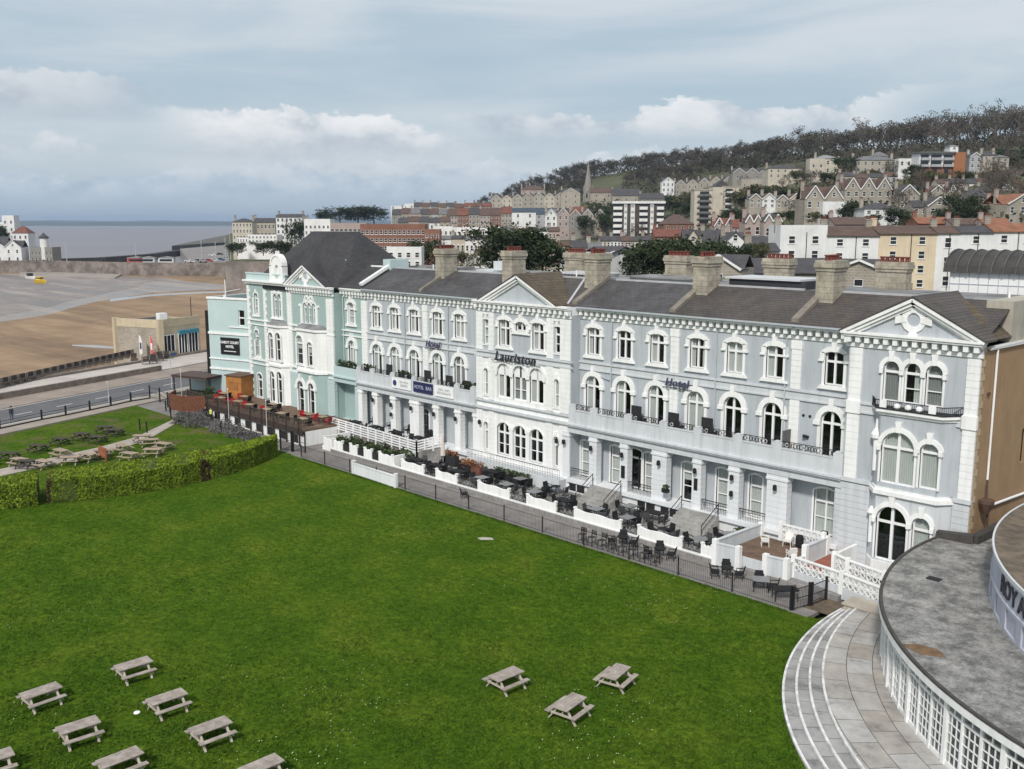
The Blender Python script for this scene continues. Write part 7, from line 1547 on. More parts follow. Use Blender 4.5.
# villas on the slope, right
H_ = [(804, 842, 221, 199, 300, 186, 'gy', 'stone', 'brown', 4, 2, 'gabled stone villa with pale trim standing left of the dark evergreen', dict(gables=2, chim=2)),
 (822, 850, 221, 206, 296, 202, 'flat', 'white', 'grey', 2, 1, 'white ground-floor extension in front of the gabled stone villa', dict(chim=0)),
 (843, 890, 207, 190, 335, 178.5, 'gy', 'stone', 'brown', 6, 2, 'tall stone villa with three white-trimmed gables above the dark evergreen', dict(gables=3, chim=2)),
 (864, 899, 222, 209, 280, 203, 'hip', 'white', 'slate', 4, 2, 'white house with dark hipped roof and round-headed windows amid evergreens', dict(arch=1)),
 (896, 918, 208, 195, 330, 185, 'gy', 'stone', 'slate', 2, 2, 'stone house with single dark-edged gable above the white hipped house', dict(gables=1, chim=1)),
 (912, 927, 224, 207, 284, 200, 'gx', 'stone', 'slate', 2, 2, 'narrow stone house wing attached left of a gabled stone villa', {}),
 (926, 950, 225, 206, 282, 197, 'gy', 'stone', 'slate', 2, 2, 'stone villa with one broad white-edged gable right of centre slope', dict(gables=1, chim=2)),
 (927, 945, 206, 193.5, 352, 186, 'gy', 'stone', 'brown', 2, 1, 'small stone house with steep gable in the upper villa row, first', dict(chim=1)),
 (946, 964, 204, 193, 360, 185.5, 'gy', 'pink', 'brown', 4, 1, 'pinkish house with two narrow white gables in the upper villa row', dict(gables=2)),
 (966, 984, 214, 197, 320, 190, 'gx', 'greystone', 'slate', 2, 2, 'grey stone house with plain roof beside the leafy evergreen', {}),
 (979, 1002, 208, 192, 345, 186, 'gx', 'stone', 'slate', 3, 2, 'broad stone house with slate roof behind the orange-roofed house', dict(chim=2)),
 (996, 1012, 205, 191, 350, 184.5, 'gy', 'stone', 'slate', 2, 2, 'stone house with wide pale gable near the right edge, upper row', {}),
 (990, 1006, 226, 208, 272, 198.5, 'gx', 'pink', 'red', 2, 2, 'pinkish house with red roof left of the big orange-roofed stone house', {}),
 (1003, 1040, 228, 204, 268, 194, 'gy', 'stone', 'orange', 3, 2, 'big stone house with orange tiled roof at the right edge', dict(yaw=.3, gables=1)),
 (918, 952, 232, 223, 240, 217, 'gx', 'brick', 'orange', 0, 0, 'low house showing only its long orange roof over the white terrace', {}),
 (952, 985, 232, 224, 236, 218, 'gx', 'pink', 'brown', 0, 0, 'low house with brown roof next to the long orange roof', {}),
 (984, 1012, 232, 224, 232, 218, 'gx', 'pink', 'orange', 0, 0, 'low house with orange roof beside the brown-roofed one', {}),
 (835, 880, 232, 224, 240, 217, 'gx', 'pink', 'brown', 0, 0, 'low house with long brown roof over the white terrace', {}),
 (745, 762, 238, 222, 236, 214.5, 'gy', 'pink', 'brown', 2, 1, 'small house with twin white-trimmed gables, left of two alike', dict(gables=2)),
 (764, 782, 240, 221, 232, 214, 'gy', 'pink', 'slate', 2, 1, 'small house with twin white-trimmed gables, right of two alike', dict(gables=2)),
 (766, 800, 179, 169.5, 520, 166, 'hip', 'cream', 'slate', 5, 2, 'long cream house with grey roof high on the hillside, leftmost up there', {}),
 (807, 822, 176, 164, 490, 160, 'flat', 'cream', 'grey', 2, 2, 'pale cream flat-topped wing joined left of the cream tower house', dict(chim=0)),
 (814, 836, 175, 160, 492, 156, 'hip', 'cream', 'lead', 3, 2, 'cream tower house with shallow domed roof high on the hillside', {}),
 (836, 848, 172, 164, 500, 160, 'gx', 'cream', 'brown', 1, 1, 'small cream wing to the right of the cream tower house', {}),
 (852, 893, 174, 161.5, 470, 157, 'hip', 'buff', 'grey', 6, 2, 'wide buff stone hillside house under a grey hipped roof', dict(chim=2)),
 (870, 884, 160, 157.5, 490, 153, 'hip', 'greystone', 'grey', 0, 0, 'grey hipped rooftop just behind the wide buff hillside house', {}),
 (895, 915, 168, 161, 465, 160, 'flat', 'white', 'grey', 3, 1, 'low flat white building between the buff house and the red-and-white block', dict(chim=0)),
 (945, 953, 152, 148, 470, 146.5, 'hip', 'white', 'lead', 1, 1, 'small white domed pavilion above the red-and-white block', dict(chim=0)),
 (965, 977, 170, 158, 440, 154, 'gy', 'grey', 'slate', 2, 2, 'narrow grey gabled house right of the red-and-white block', {}),
 (978, 992, 168, 157, 438, 152.5, 'hip', 'buff', 'slate', 2, 2, 'buff stone villa with square tower high on the right hillside', dict(chim=2)),
 (990, 1004, 169, 159, 436, 156, 'hip', 'buff', 'grey', 2, 2, 'buff stone wing joined right of the square-towered villa', {}),
 (998, 1030, 184, 175, 400, 171, 'gx', 'greystone', 'brown', 3, 1, 'low long grey house near the right edge halfway up the hill', {})]
for h in H_: house(*h[:12], **h[12])
# red and white modern block with balconies
mb_ = thing('balcony_block', 'modern white and red-brick hillside flats with balconies and orange side wing', 'flats', (*polar(938, 440), 23+47*.443), RZ0)
m = MB(); m.box(-10, 5, 0, 9, -8, 3, 0); m.build('brick_base', WM['brick'], mb_); m = MB(); m.box(-10, 5, .05, 9, 3, 9); m.build('wall', WM['white'], mb_)
m = MB(); m.box(5, 10, -.4, 9, -8, 9.3); m.build('side_wing', mat('orange_cladding', (.30, .13, .06), .85), mb_); m = MB(); m.box(-10.5, 5.3, -1.5, 9.3, 9, 9.5); m.build('roof', RM['grey'], mb_)
for z in (3.2, 6.1): 
    for x0, x1 in ((-9.5, -6), (-5, -.5), (.5, 4.5)): m = MB(); m.box(x0, x1, -.02, .06, z+.1, z+2.3); m.build('window', PANE, mb_); m = MB(); m.box(x0-.2, x1+.2, -1.2, -1.1, z, z+.9); m.box(x0-.2, x1+.2, -1.2, 0, z-.15, z); m.build('balcony', WM['grey'], mb_)
for x in (-8, -3, 2): m = MB(); m.box(x-.9, x+.9, -.03, .02, .2, 2.2); m.build('window', PANE, mb_)
# tower blocks
tb = thing('white_tower_block', 'six-storey white flats with dark vertical stripes and flat roof, below the hill', 'flats', (*polar(638.5, 520), 14), RZ0-.08)
W_, Z_ = 26.5, 20.0
m = MB(); m.box(-W_/2, W_/2, 0, 12, -6, Z_-1.5); m.build('wall', mat('brown_brick_dark', (.075, .06, .05), .9), tb)
m = MB(); m.box(-W_/2-.5, W_/2+.5, -.9, 12.5, Z_-1.5, Z_-.3); m.build('roof', WM['white'], tb)
for x0, x1, bal in ((-13.2, -8.6, 1), (-7.6, -6.0, 0), (-4.2, -2.0, 0), (.4, 4.6, 1), (6.0, 7.8, 0), (9.4, 13.0, 1)):
    for k in range(6):
        z = .3 + k*3.05
        if bal: m = MB(); m.box(x0, x1, -.8, -.05, z-.2, z+1.2); m.box(x0, x1, -.1, .0, z+1.2, z+1.35); m.build('balcony', WM['white'], tb); m = MB(); m.box(x0+.2, x1-.2, -.06, .0, z+1.4, z+2.7); m.build('window', PANE, tb)
        else: m = MB(); m.box(x0, x1, -.3, -.02, z-.3, z+2.75); m.box(x0+.25, x1-.25, -.34, -.3, z+1.0, z+2.2, 1); m.build('window_panel', [WM['white'], mat('pale_pane', (.30, .32, .34), .3)], tb)
tb = thing('cream_tower_block', 'cream and brown stepped tower flats with dark balconies on the lower hillside', 'flats', (*polar(719, 480), 21.5), RZ0)
m = MB(); m.box(-12.2, 1, 0, 10, -6, 16.6); m.box(1, 12.3, .8, 10, -6, 18.2); m.box(-3.5, 1.5, -.8, 10, -6, 18.0); m.build('wall', WM['cream'], tb); m = MB(); m.box(-12.4, 1.2, -.3, 10.2, 16.6, 17.2); m.box(1.2, 12.5, .5, 10.2, 18.2, 18.6); m.build('roof', WM['buff'], tb)
m = MB(); m.prism([(-3.5, 18.0), (5.5, 18.0), (1, 21.5)], 1, 9); m.build('dark_gable_roof', RM['slate'], tb)
for k in range(6):
    z = .2+k*2.75
    m = MB(); m.box(-10.6, -4.4, -1.0, -.9, z, z+.75); m.box(-11, -4, -1, 0, z-.12, z); m.build('balcony', RM['grey'], tb); m = MB(); m.box(-9.6, -5.2, -.04, .02, z+.5, z+2.1); m.build('window', PANE, tb)
    m = MB(); m.box(2.6, 6.2, .0, .1, z+1.4, z+2.2); m.box(2.6, 6.2, 0, .8, z+1.3, z+1.4); m.build('balcony', WM['white'], tb); m = MB(); m.box(2.8, 6, .76, .82, z+1.5, z+3.3); m.build('window', PANE, tb)
for x in (7.6, 10.3): m = MB(); m.box(x-.2, x+.2, .55, .85, -2, 18.2); m.build('rib', WM['buff'], tb)
# church
ch = thing('spired_church', 'grey stone church with tall pointed spire on the wooded slope', 'church', (*polar(588, 800), 33), RZ0)
m = MB(); m.box(-3.6, 3.6, 0, 7, -8, 15); m.box(-4.2, -3.2, -.5, .5, -8, 12); m.box(3.2, 4.2, -.5, .5, -8, 12); m.build('tower', WM['greystone'], ch)
m = MB(); m.lathe([(3.9, 15), (3.4, 16.2), (.12, 37.5)], (0, 3.5), 8); m.build('spire', WM['greystone'], ch)
for x, y in ((-3.2, .4), (3.2, .4), (-3.2, 6.6), (3.2, 6.6)): m = MB(); m.lathe([(.5, 14.5), (.5, 16.5), (.05, 19.5)], (x, y), 6); m.build('pinnacle', WM['greystone'], ch)
for x in (-1.2, 1.2): m = MB(); m.prism([(x-.6, 9), (x+.6, 9), (x+.6, 12), (x, 13.2), (x-.6, 12)], -.06, .05); m.build('belfry_window', DARK, ch)
m = MB(); m.box(3.6, 30, 1, 11, -8, 5); m.prism([(1, 5), (11, 5), (6, 11)], 3.6, 30, 'yz'); m.build('nave', WM['greystone'], ch); m = MB()
m.add([(3.6, .6, 4.8), (30.4, .6, 4.8), (30.4, 6, 11.3), (3.6, 6, 11.3)], [(0,1,2,3)]); m.add([(3.6, 11.4, 4.8), (30.4, 11.4, 4.8), (30.4, 6, 11.3), (3.6, 6, 11.3)], [(0,1,2,3)]); m.build('nave_roof', RM['slate'], ch)
for i in range(5): m = MB(); x = 7+i*4.8; m.prism([(x-.7, -1), (x+.7, -1), (x+.7, 2.2), (x, 3.4), (x-.7, 2.2)], .9, 1.02); m.build('nave_window', DARK, ch)
# rows of town houses
def row(desc, cat_g, d, u0, u1, n_, vb, ve, vr, walls, roof, roofs, cols, rows, gables=1, jit=1.0, chim=1, dd=0, slope=0.0, yaw=0.0, arch=0):
    for i in range(n_):
        a, b = u0+(u1-u0)*i/n_, u0+(u1-u0)*(i+1)/n_; t = (i+.5)/n_; j = R.uniform(-jit, jit); s_ = slope*(t-.5); w_ = walls[i % len(walls)]; rf = roofs[i % len(roofs)]
        house(a, b-.15, vb+s_, ve+j+s_, d+dd*t, vr+j+s_, roof, w_, rf, cols, rows, f'{w_} house, {rf} roof, {ORD[i]} from left in {desc}', 'terraced_house', cat_g, yaw=yaw, chim=chim, gables=gables, arch=arch)
house(661, 673.5, 193, 182.5, 700, 178, 'gy', 'white', 'slate', 3, 2, 'white gabled end house starting the stone crescent under the wood', chim=0)
row('gabled stone crescent under the wood', 'gabled stone crescent houses', 705, 674, 756, 7, 193, 183.5, 178.5, ['stone', 'buff'], 'gy', ['slate', 'brown'], 2, 2, slope=-5)
row('small row above the gabled villas', 'small hillside houses', 385, 935, 1002, 5, 190, 183.5, 179, ['cream', 'stone', 'white', 'buff', 'stone'], 'gx', ['brown', 'slate', 'slate'], 2, 1)
row('lane left of the gabled villas', 'houses on the lane by the villas', 365, 748, 802, 4, 208, 199.5, 194, ['stone', 'white', 'buff', 'cream'], 'gy', ['slate', 'brown'], 2, 2)
row('lane under the square tower villa', 'houses on the upper lane', 430, 838, 895, 4, 184, 177.5, 173.5, ['buff', 'stone', 'cream', 'grey'], 'gx', ['slate', 'brown'], 2, 1)
house(731, 770, 181, 174, 640, 169, 'gy', 'greystone', 'slate', 4, 1, 'grey stone villa with three pointed gables above the crescent', gables=3, chim=2)
house(740, 772, 190, 182, 560, 180, 'flat', 'buff', 'grey', 5, 1, 'low buff terrace front right of the crescent', chim=0)
row('stone crescent at the wood foot', 'stone crescent houses left of the church', 770, 491, 576, 8, 211, 198, 194, ['buff', 'cream', 'buff', 'stone'], 'gy', ['slate', 'brown'], 2, 3, slope=-3, jit=.7)
house(521, 545, 200, 190.5, 820, 186, 'hip', 'pink', 'brown', 4, 2, 'big pinkish house standing up behind the stone crescent', chim=2)
house(561, 580, 210, 194, 755, 188.5, 'gy', 'buff', 'slate', 2, 3, 'tall buff stone gabled house left of the church spire', chim=1)
row('white-gabled modern row', 'modern gabled houses', 560, 512, 536, 2, 226, 212.5, 208.5, ['white'], 'gx', ['blue'], 1, 2, yaw=0, chim=0)
house(536, 560, 225, 214, 575, 208, 'gx', 'grey', 'blue', 4, 2, 'grey house under a long blue-grey roof right of the two white ones', chim=0)
row('mixed row below the church', 'mixed houses below the church', 540, 545, 606, 5, 227, 215, 208.5, ['white', 'pink', 'greystone', 'buff', 'stone'], 'gy', ['grey', 'slate', 'red', 'slate', 'slate'], 2, 2)
house(573, 590, 219, 213, 600, 206.5, 'gx', 'buff', 'red', 2, 1, 'buff house with bright red roof under the church tower')
row('brick row on the left slope', 'brick houses on the left slope', 600, 447, 512, 6, 229, 215, 208, ['pink', 'brick', 'stone', 'pink', 'brick', 'stone'], 'gx', ['brown', 'red', 'slate', 'brown'], 3, 3, slope=-2)
row('upper brick row on the left slope', 'upper brick houses', 680, 455, 492, 4, 214, 206.5, 203, ['brick', 'pink'], 'gx', ['brown', 'red'], 3, 2)
row('jumbled grey rows on the left slope', 'grey houses on the left slope', 640, 392, 448, 6, 228, 214, 208.5, ['greystone', 'stone', 'pink', 'greystone', 'grey', 'stone'], 'gx', ['slate', 'brown', 'grey'], 2, 2)
row('highest grey row on the left slope', 'highest grey houses', 760, 414, 462, 6, 214, 207, 203, ['greystone', 'stone'], 'gx', ['slate', 'brown'], 2, 1)
row('lowest jumbled row on the left slope', 'lower grey houses', 560, 398, 450, 5, 238, 222, 217, ['stone', 'pink', 'greystone', 'white', 'stone'], 'gx', ['slate', 'brown', 'slate'], 2, 2)
house(391, 405, 222, 207.5, 800, 206, 'flat', 'white', 'lead', 3, 3, 'left half of the white flat-roofed hilltop flats', chim=0, cat='flats', name='flats'); house(405, 421, 221, 206.5, 806, 204, 'flat', 'white', 'lead', 4, 3, 'right, taller half of the white flat-roofed hilltop flats', chim=0, cat='flats', name='flats')
row('long white terrace', 'long white terrace houses', 420, 434, 500, 7, 243, 229.5, 226.5, ['white'], 'flat', ['grey'], 2, 2, jit=.8, chim=1)
row('nearer white terrace', 'nearer white terrace houses', 345, 424, 492, 5, 254, 238.5, 235.5, ['white', 'white', 'cream'], 'gx', ['slate', 'grey'], 3, 1, jit=.6, arch=1)
house(360, 425, 252, 228, 330, 224, 'flat', 'brick', 'grey', 14, 3, 'large brown brick flats with rows of windows beside the dark hipped roof', chim=0, cat='flats', name='flats', ww=.9)
house(330, 366, 250, 227, 345, 223, 'flat', 'pink', 'grey', 8, 3, 'long brownish flats with white balcony bands left of the brick flats', chim=0, cat='flats', name='flats', ww=1.2)
house(424, 440, 246, 232, 325, 229, 'flat', 'brick', 'grey', 3, 2, 'small brick block at the right end of the brick flats', chim=0)
house(386, 421, 268, 250, 225, 246.5, 'flat', 'white', 'grey', 4, 2, 'white flat-roofed house just behind the left hotel roof', chim=0)
house(304, 330, 246, 224, 430, 219, 'flat', 'white', 'grey', 6, 4, 'white three-storey hotel block beside the headland trees', chim=1, cat='hotel', name='seaside_hotel'); house(330, 346, 246, 226, 432, 223, 'flat', 'white', 'grey', 4, 3, 'lower white wing joined right of the white hotel block', chim=0)
house(276, 302, 246, 217, 520, 214, 'gx', 'white', 'slate', 6, 5, 'tall white seaside building with dark mansard roof', chim=2, cat='hotel', name='seaside_hotel')
house(232, 252, 246, 222, 520, 218.5, 'hip', 'cream', 'slate', 6, 4, 'cream seafront hotel at the end of the point, left wing', chim=2, cat='hotel', name='seaside_hotel'); house(252, 275, 246, 222, 540, 218, 'gx', 'buff', 'slate', 6, 3, 'buff right wing of the seafront hotel at the point', chim=2, cat='hotel', name='seaside_hotel')
house(247, 276, 243, 235, 430, 234.5, 'flat', 'white', 'grey', 8, 2, 'long low white seafront building with a row of windows', chim=0, cat='building', name='seafront_building'); house(236, 247, 243, 237.5, 440, 237.5, 'flat', 'white', 'grey', 4, 1, 'small low white seafront building left of the longer one', chim=0, cat='building', name='seafront_building')
house(298, 318, 262, 244, 330, 240, 'gx', 'pink', 'lead', 2, 1, 'pinkish house with pale roof at the left foot of the dark hipped roof', chim=0)
row('pale row below the tower block', 'pale houses below the tower block', 330, 600, 664, 6, 256, 240, 235.5, ['cream', 'white', 'pink'], 'gx', ['slate', 'slate', 'brown'], 3, 2, jit=.5)
row('stepped cream row left of the cypress', 'cream houses behind the middle chimney', 235, 541, 603, 4, 275, 248, 241, ['cream', 'cream', 'white', 'buff'], 'gx', ['slate', 'brown', 'slate', 'grey'], 2, 2, jit=4)
row('white band below the stone crescent', 'white houses behind the holm oaks', 400, 492, 560, 6, 250, 231, 227, ['cream', 'white', 'pink'], 'gx', ['slate', 'grey', 'brown'], 3, 2, jit=1)
row('roofs behind the middle chimneys', 'houses behind the middle chimneys', 180, 520, 600, 4, 285, 262, 256, ['pink', 'cream', 'white', 'buff'], 'gx', ['slate', 'brown'], 2, 1, jit=2)
house(664, 694, 232, 224, 430, 214.5, 'hip', 'brick', 'brown', 4, 1, 'low building with a big brown roof between the two tower blocks', chim=0, depth=18)
house(684, 703, 252, 243, 262, 229, 'gy', 'cream', 'slate', 2, 1, 'cream house with plain pale gable, left of a matching pair', trim=False, chim=0); house(703, 723, 254, 243, 258, 229.5, 'gx', 'cream', 'slate', 2, 1, 'cream house with slate roof facing front, right of a matching pair', chim=1)
house(655, 684, 246, 236, 300, 229, 'gx', 'brick', 'red', 3, 1, 'house with dull red roof below the white tower block'); 
house(714, 735, 240, 226, 300, 217.5, 'gy', 'pink', 'red', 3, 2, 'red-roofed house with tall chimneys below the cream tower block', gables=2, chim=2); house(733, 752, 240, 227, 296, 219, 'gx', 'pink', 'red', 3, 2, 'red-roofed house with chimneys, right neighbour of the twin-gabled one', chim=2)
house(724, 748, 262, 242, 215, 231.5, 'gy', 'white', 'slate', 2, 1, 'white house with one steep plain gable behind the cypress trees', trim=False); house(748, 772, 258, 243, 212, 236, 'gx', 'white', 'slate', 3, 1, 'white house with long slate roof right of the steep white gable')
house(610, 640, 290, 252, 150, 246, 'gy', 'white', 'slate', 1, 2, 'white gable seen between the chimney and the dark evergreen', yaw=.7, trim=False, chim=0)
house(640, 664, 205, 199, 560, 193.5, 'gx', 'greystone', 'slate', 3, 1, 'grey house with slate roof directly behind the white tower block', chim=1); house(612, 640, 203, 196, 700, 189, 'gx', 'stone', 'slate', 3, 1, 'stone house below the grassy patch on the hill', chim=1); house(590, 614, 199, 193, 720, 188, 'gx', 'stone', 'brown', 2, 1, 'stone house with brown roof right of the church', chim=0)
# harbour pavilion on the far left
K_ = 560/993.4
house(-30, 2, 262, 246, 560, 236, 'gy', 'white', 'slate', 3, 2, 'white gabled pavilion wing at the left edge of the harbour', chim=0, name='pavilion'); house(2, 19, 262, 247, 556, 240, 'gy', 'white', 'slate', 2, 2, 'low white gabled harbour wing beneath the red-roofed tower', chim=0, name='pavilion')
house(11, 27, 262, 233, 575, 226, 'hip', 'white', 'red', 3, 4, 'square white tower with red hipped roof by the harbour', chim=0, name='tower', cat='tower'); house(2, 14, 262, 218, 600, 215.5, 'flat', 'white', 'grey', 2, 6, 'tall white flat-topped tower behind the red-roofed tower', chim=0, name='tower', cat='tower'); house(-30, 3, 262, 226, 640, 222, 'flat', 'white', 'grey', 4, 3, 'white block at the left edge behind the harbour pavilion', chim=0)
house(28, 50, 262, 250, 560, 247, 'flat', 'greystone', 'grey', 6, 2, 'low dark grey stone harbour building with rows of openings', chim=0, name='harbour_building', cat='building')
lh = thing('round_turret', 'small round white turret with dark cap at the harbour point', 'turret', (*polar(42.5, 562), 2), 0); m = MB(); m.lathe([(2.3, 0), (2.2, 12.0)], (0, 0), 14); m.build('wall', WM['white'], lh); m = MB(); m.lathe([(2.7, 12.0), (2.7, 12.6), (.9, 14), (.3, 15)], (0, 0), 14); m.build('cap', RM['slate'], lh)
# harbour parked cars, masts and boats
def mk_car(col_):
    def f():
        r = thing('parked_car', None, None); m = MB(); m.prism([(-2.1, .3), (2.1, .3), (2.15, .75), (1.3, .95), (.7, 1.45), (-1.3, 1.45), (-1.9, .95), (-2.1, .9)], -.85, .85); m.build('body', mat('car_'+str(col_), col_, .3, .02, spec=.5), r)
        m = MB(); m.prism([(-1.75, .98), (1.1, .98), (.62, 1.38), (-1.2, 1.38)], -.87, .87); m.build('side_window', PANE, r)
        for x in (-1.35, 1.35):
            for y in (-.85, .85): m = MB(); m.cone((x, y-.1, .32), (x, y+.1, .32), .32, .32, 12); m.build('wheel', BLACK, r)
        return r
    return f
CK = [(n_, Kind(mk_car(c))) for n_, c in (('white', (.7, .7, .7)), ('red', (.4, .03, .03)), ('dark', (.03, .03, .035)), ('silver', (.4, .41, .42)), ('blue', (.04, .08, .2)))]
for i, (u, v, c) in enumerate(((188, 262, 0), (193, 262.2, 0), (198, 261.8, 2), (203, 262, 3), (209, 261.6, 1), (215, 261.2, 0), (221, 260.5, 4), (227, 259.5, 3), (233, 258.5, 2), (212, 256, 0), (220, 255, 2), (228, 254, 3))):
    g = G(u, v, 1.6); CK[c][1].put((g.x, g.y, 1.6), 1.1+R.uniform(-.2, .2), f'{CK[c][0]} car parked on the harbour quay, {ORD[i] if i < 9 else ORD[i-9] + " in rear row"} from the left', 'car', 'cars on the harbour quay')
for i, (u, vt_, vb_) in enumerate(((67, 243, 262), (136, 243, 259), (202, 241, 262), (226, 239, 262), (231, 232, 262), (246, 238, 262), (251, 240, 262), (240, 244, 262), (216, 243, 260))):
    g = G(u, vb_, 1.6); dd = (g.x-EYE.x)*FW[0]+(g.y-EYE.y)*FW[1]; h = (vb_-vt_)*dd/993; t = thing('lamp_mast', f'thin pale lamp mast by the harbour, {ORD[i] if i < 7 else ORD[i-7] + " in rear"} from the left', 'mast', (g.x, g.y, 1.6), 0, 'pale masts along the harbour'); m = MB(); m.lathe([(.22, 0), (.14, h)], (0, 0), 6); m.build('mast', PIPE, t); m = MB(); m.bar((-.8, 0, h), (.8, 0, h), .25); m.build('lamp_head', PIPE, t)
def boat(lab, u, v, rz, hull, deck):
    g = G(u, v, -3.95); t = thing('small_boat', lab, 'boat', g, rz, 'boats lying on the mud'); m = MB(); q = [(-4.2, 0), (-3.8, 1.4), (1.5, 1.5), (4.6, 0), (1.5, -1.5), (-3.8, -1.4)]; k = len(q); m.add([(a*.8, b*.6, 0) for a, b in q]+[(a, b, 1.4) for a, b in q], [(i, (i+1) % k, (i+1) % k+k, i+k) for i in range(k)]+[tuple(range(k-1, -1, -1)), tuple(range(k, 2*k))]); m.build('hull', hull, t); m = MB(); m.box(-2.4, .6, -.9, .9, 1.4, 2.6); m.box(-2.6, .8, -1, 1, 2.6, 2.75); m.build('cabin', deck, t); m = MB(); m.box(-2.2, .62, -.92, .92, 1.9, 2.4); m.build('window', PANE, t)
boat('small bright yellow boat lying on the mud at the far left', 41, 283, .2, mat('yellow_hull', (.62, .42, .03), .5), mat('yellow_cabin', (.65, .5, .08), .5)); boat('small white and dark boat lying behind the yellow one', 31, 279, .1, WHITEC, DSCR)
for i, (u, c, lab) in enumerate(((135, (.45, .10, .08), 'red and white trading hut on the harbour wall, left of the row'), (147, (.5, .5, .5), 'pale trading hut in the middle of the harbour wall row'), (166, (.55, .55, .56), 'white trading hut at the right of the harbour wall row'))):
    g = G(u, 263.5, 1.6); t = thing('harbour_hut', lab, 'hut', (g.x, g.y, 1.6), RZ0); m = MB(); m.box(-4, 4, 0, 3, 0, 2.8); m.build('wall', mat('hut'+str(i), c, .8), t); m = MB(); m.prism([(-4.3, 2.8), (4.3, 2.8), (4.3, 3.0), (0, 3.7), (-4.3, 3.0)], -.2, 3.2); m.build('roof', RM['lead'], t); m = MB(); m.box(-3.2, 3.2, -.05, .05, 1.1, 2.3); m.build('hatch', PANE, t)

# ------------------------------------------------------------------ trees
BARK = mat('grey_bark', (.13, .11, .09), .95, .3, 2); TWIG = mat('bare_twigs', (.092, .078, .064), .95, .2, .12); TWIGO = mat('olive_twigs', (.072, .070, .040), .95, .35, .12)
EVG = mat('evergreen_leaf', (.036, .050, .024), .9, .5, .6, spec=.1); EVB = mat('olive_leaf', (.080, .080, .040), .9, .5, .5, spec=.1); RUS = mat('russet_twigs', (.115, .083, .065), .95, .35, .3)
def mk_tree(seed, h, rad, n_, sz, leafm, crown0=.3, limbs=9, flat=1.0, lean=0, name='tree', dense=False):
    def f():
        rr = random.Random(seed); r = thing(name, None, None); m = MB(); m.cone((0, 0, -1.5), (lean*.3, 0, h*.45), .045*h*.55, .026*h*.6, 7); m.cone((lean*.3, 0, h*.45), (lean*.6, 0, h*.85), .026*h*.6, .006*h, 6)
        tips = []
        for i in range(limbs):
            a = rr.uniform(0, 2*PI); z = h*rr.uniform(.22, .6); l = rad*rr.uniform(.45, .95); e = Vector((l*math.cos(a), l*math.sin(a), min(h*.97, z+l*rr.uniform(.5, 1.1)*flat))); m.cone((0, 0, z), e, .012*h, .004*h, 5); tips.append(e)
            for k in range(2): e2 = e + Vector((rr.gauss(0, .22)*rad, rr.gauss(0, .22)*rad, rr.uniform(.02, .18)*h)); m.cone(e*.6+Vector((0, 0, z*.4)), e2, .006*h, .002*h, 4); tips.append(e2)
        m.build('trunk', BARK, r); m = MB(); blobs = [(t, rad*rr.uniform(.22, .42)*(1.25 if dense else 1)) for t in tips] + ([(Vector((rad*.6*math.cos(q), rad*.6*math.sin(q), h*(.22 + .12*(q % 2)))), rad*.45) for q in range(6)] if dense else []) + [(Vector((0, 0, h*.72)), rad*.5), (Vector((0, 0, h*.88)), rad*.32)]
        for i in range(n_):
            b, q = blobs[i % len(blobs)]; p = Vector((rr.gauss(0, 1), rr.gauss(0, 1), rr.gauss(0, 1))).normalized()*q*rr.random()**.45; p = b+Vector((p.x, p.y, p.z*.75))
            if p.z < h*crown0*.5: continue
            c = p; s_ = sz*rr.uniform(.5, 1.4); a = Vector((rr.gauss(0,1), rr.gauss(0,1), rr.gauss(0,1))).normalized(); d_ = a.orthogonal().normalized(); e = a.cross(d_)
            i0 = len(m.v); m.v += [tuple(c-d_*s_*.5-e*s_*.22), tuple(c+d_*s_*.5-e*s_*.3), tuple(c+d_*s_*.4+e*s_*.3), tuple(c-d_*s_*.5+e*s_*.25)]; m.f.append((i0, i0+1, i0+2, i0+3)); m.mi.append(0)
        m.build('crown', leafm, r, recalc=False); return r
    return f
WOODM = mat('dark_wood_crown', (.060, .054, .038), .95, .4, .15, spec=.05); WOODM2 = mat('brown_wood_crown', (.078, .064, .048), .95, .4, .15, spec=.05)
BT = [Kind(mk_tree(i, 13, 5.2, 700 if i % 3 else 900, .42, (TWIG, TWIGO, TWIG, RUS, TWIG, TWIGO)[i], limbs=10, name='bare_tree')) for i in range(6)]
ET = [Kind(mk_tree(20+i, 12, 6.0, 3200, .62, (EVG, EVB, EVG)[i], limbs=12, flat=.7, name='evergreen_tree', crown0=.05, dense=True)) for i in range(3)]
WT = [Kind(mk_tree(40+i, 13, 5.6, 1300, .62, (WOODM, WOODM2)[i % 2], limbs=11, crown0=.05, dense=True, name='wood_tree')) for i in range(4)]
cnt = 0
def skyline(n_, d0, d1, label, group, smin, smax, ulo=478, uhi=1035):
    global cnt
    for i in range(n_):
        u = ulo+(uhi-ulo)*(i+R.uniform(.1, .9))/n_; dr = interp(RDG, u); d_ = dr*R.uniform(d0, d1); x, y = polar(u, d_); z = land(u, d_)
        if 590 < u < 622 and d_ < dr*.96: continue
        K__ = WT[R.randrange(4)] if R.random() > (u-640)/330 else BT[R.randrange(6)]; K__.put((x, y, z-.3), R.uniform(0, 6.28), label.replace('bare winter tree', 'leafless dark tree').replace('bare tree', 'leafless dark tree'), 'tree', group, R.uniform(smin, smax)*((1.0 + .55*max(0, min(1, (u-720)/180))) if u > 560 else .8)); cnt += 1
skyline(100, .985, 1.03, 'bare winter tree on the skyline of the wooded hill', 'bare trees along the skyline', .85, 1.25)
skyline(62, .92, .985, 'bare winter tree in the hillside wood just below the skyline', 'bare trees below the skyline', .8, 1.15, 500)
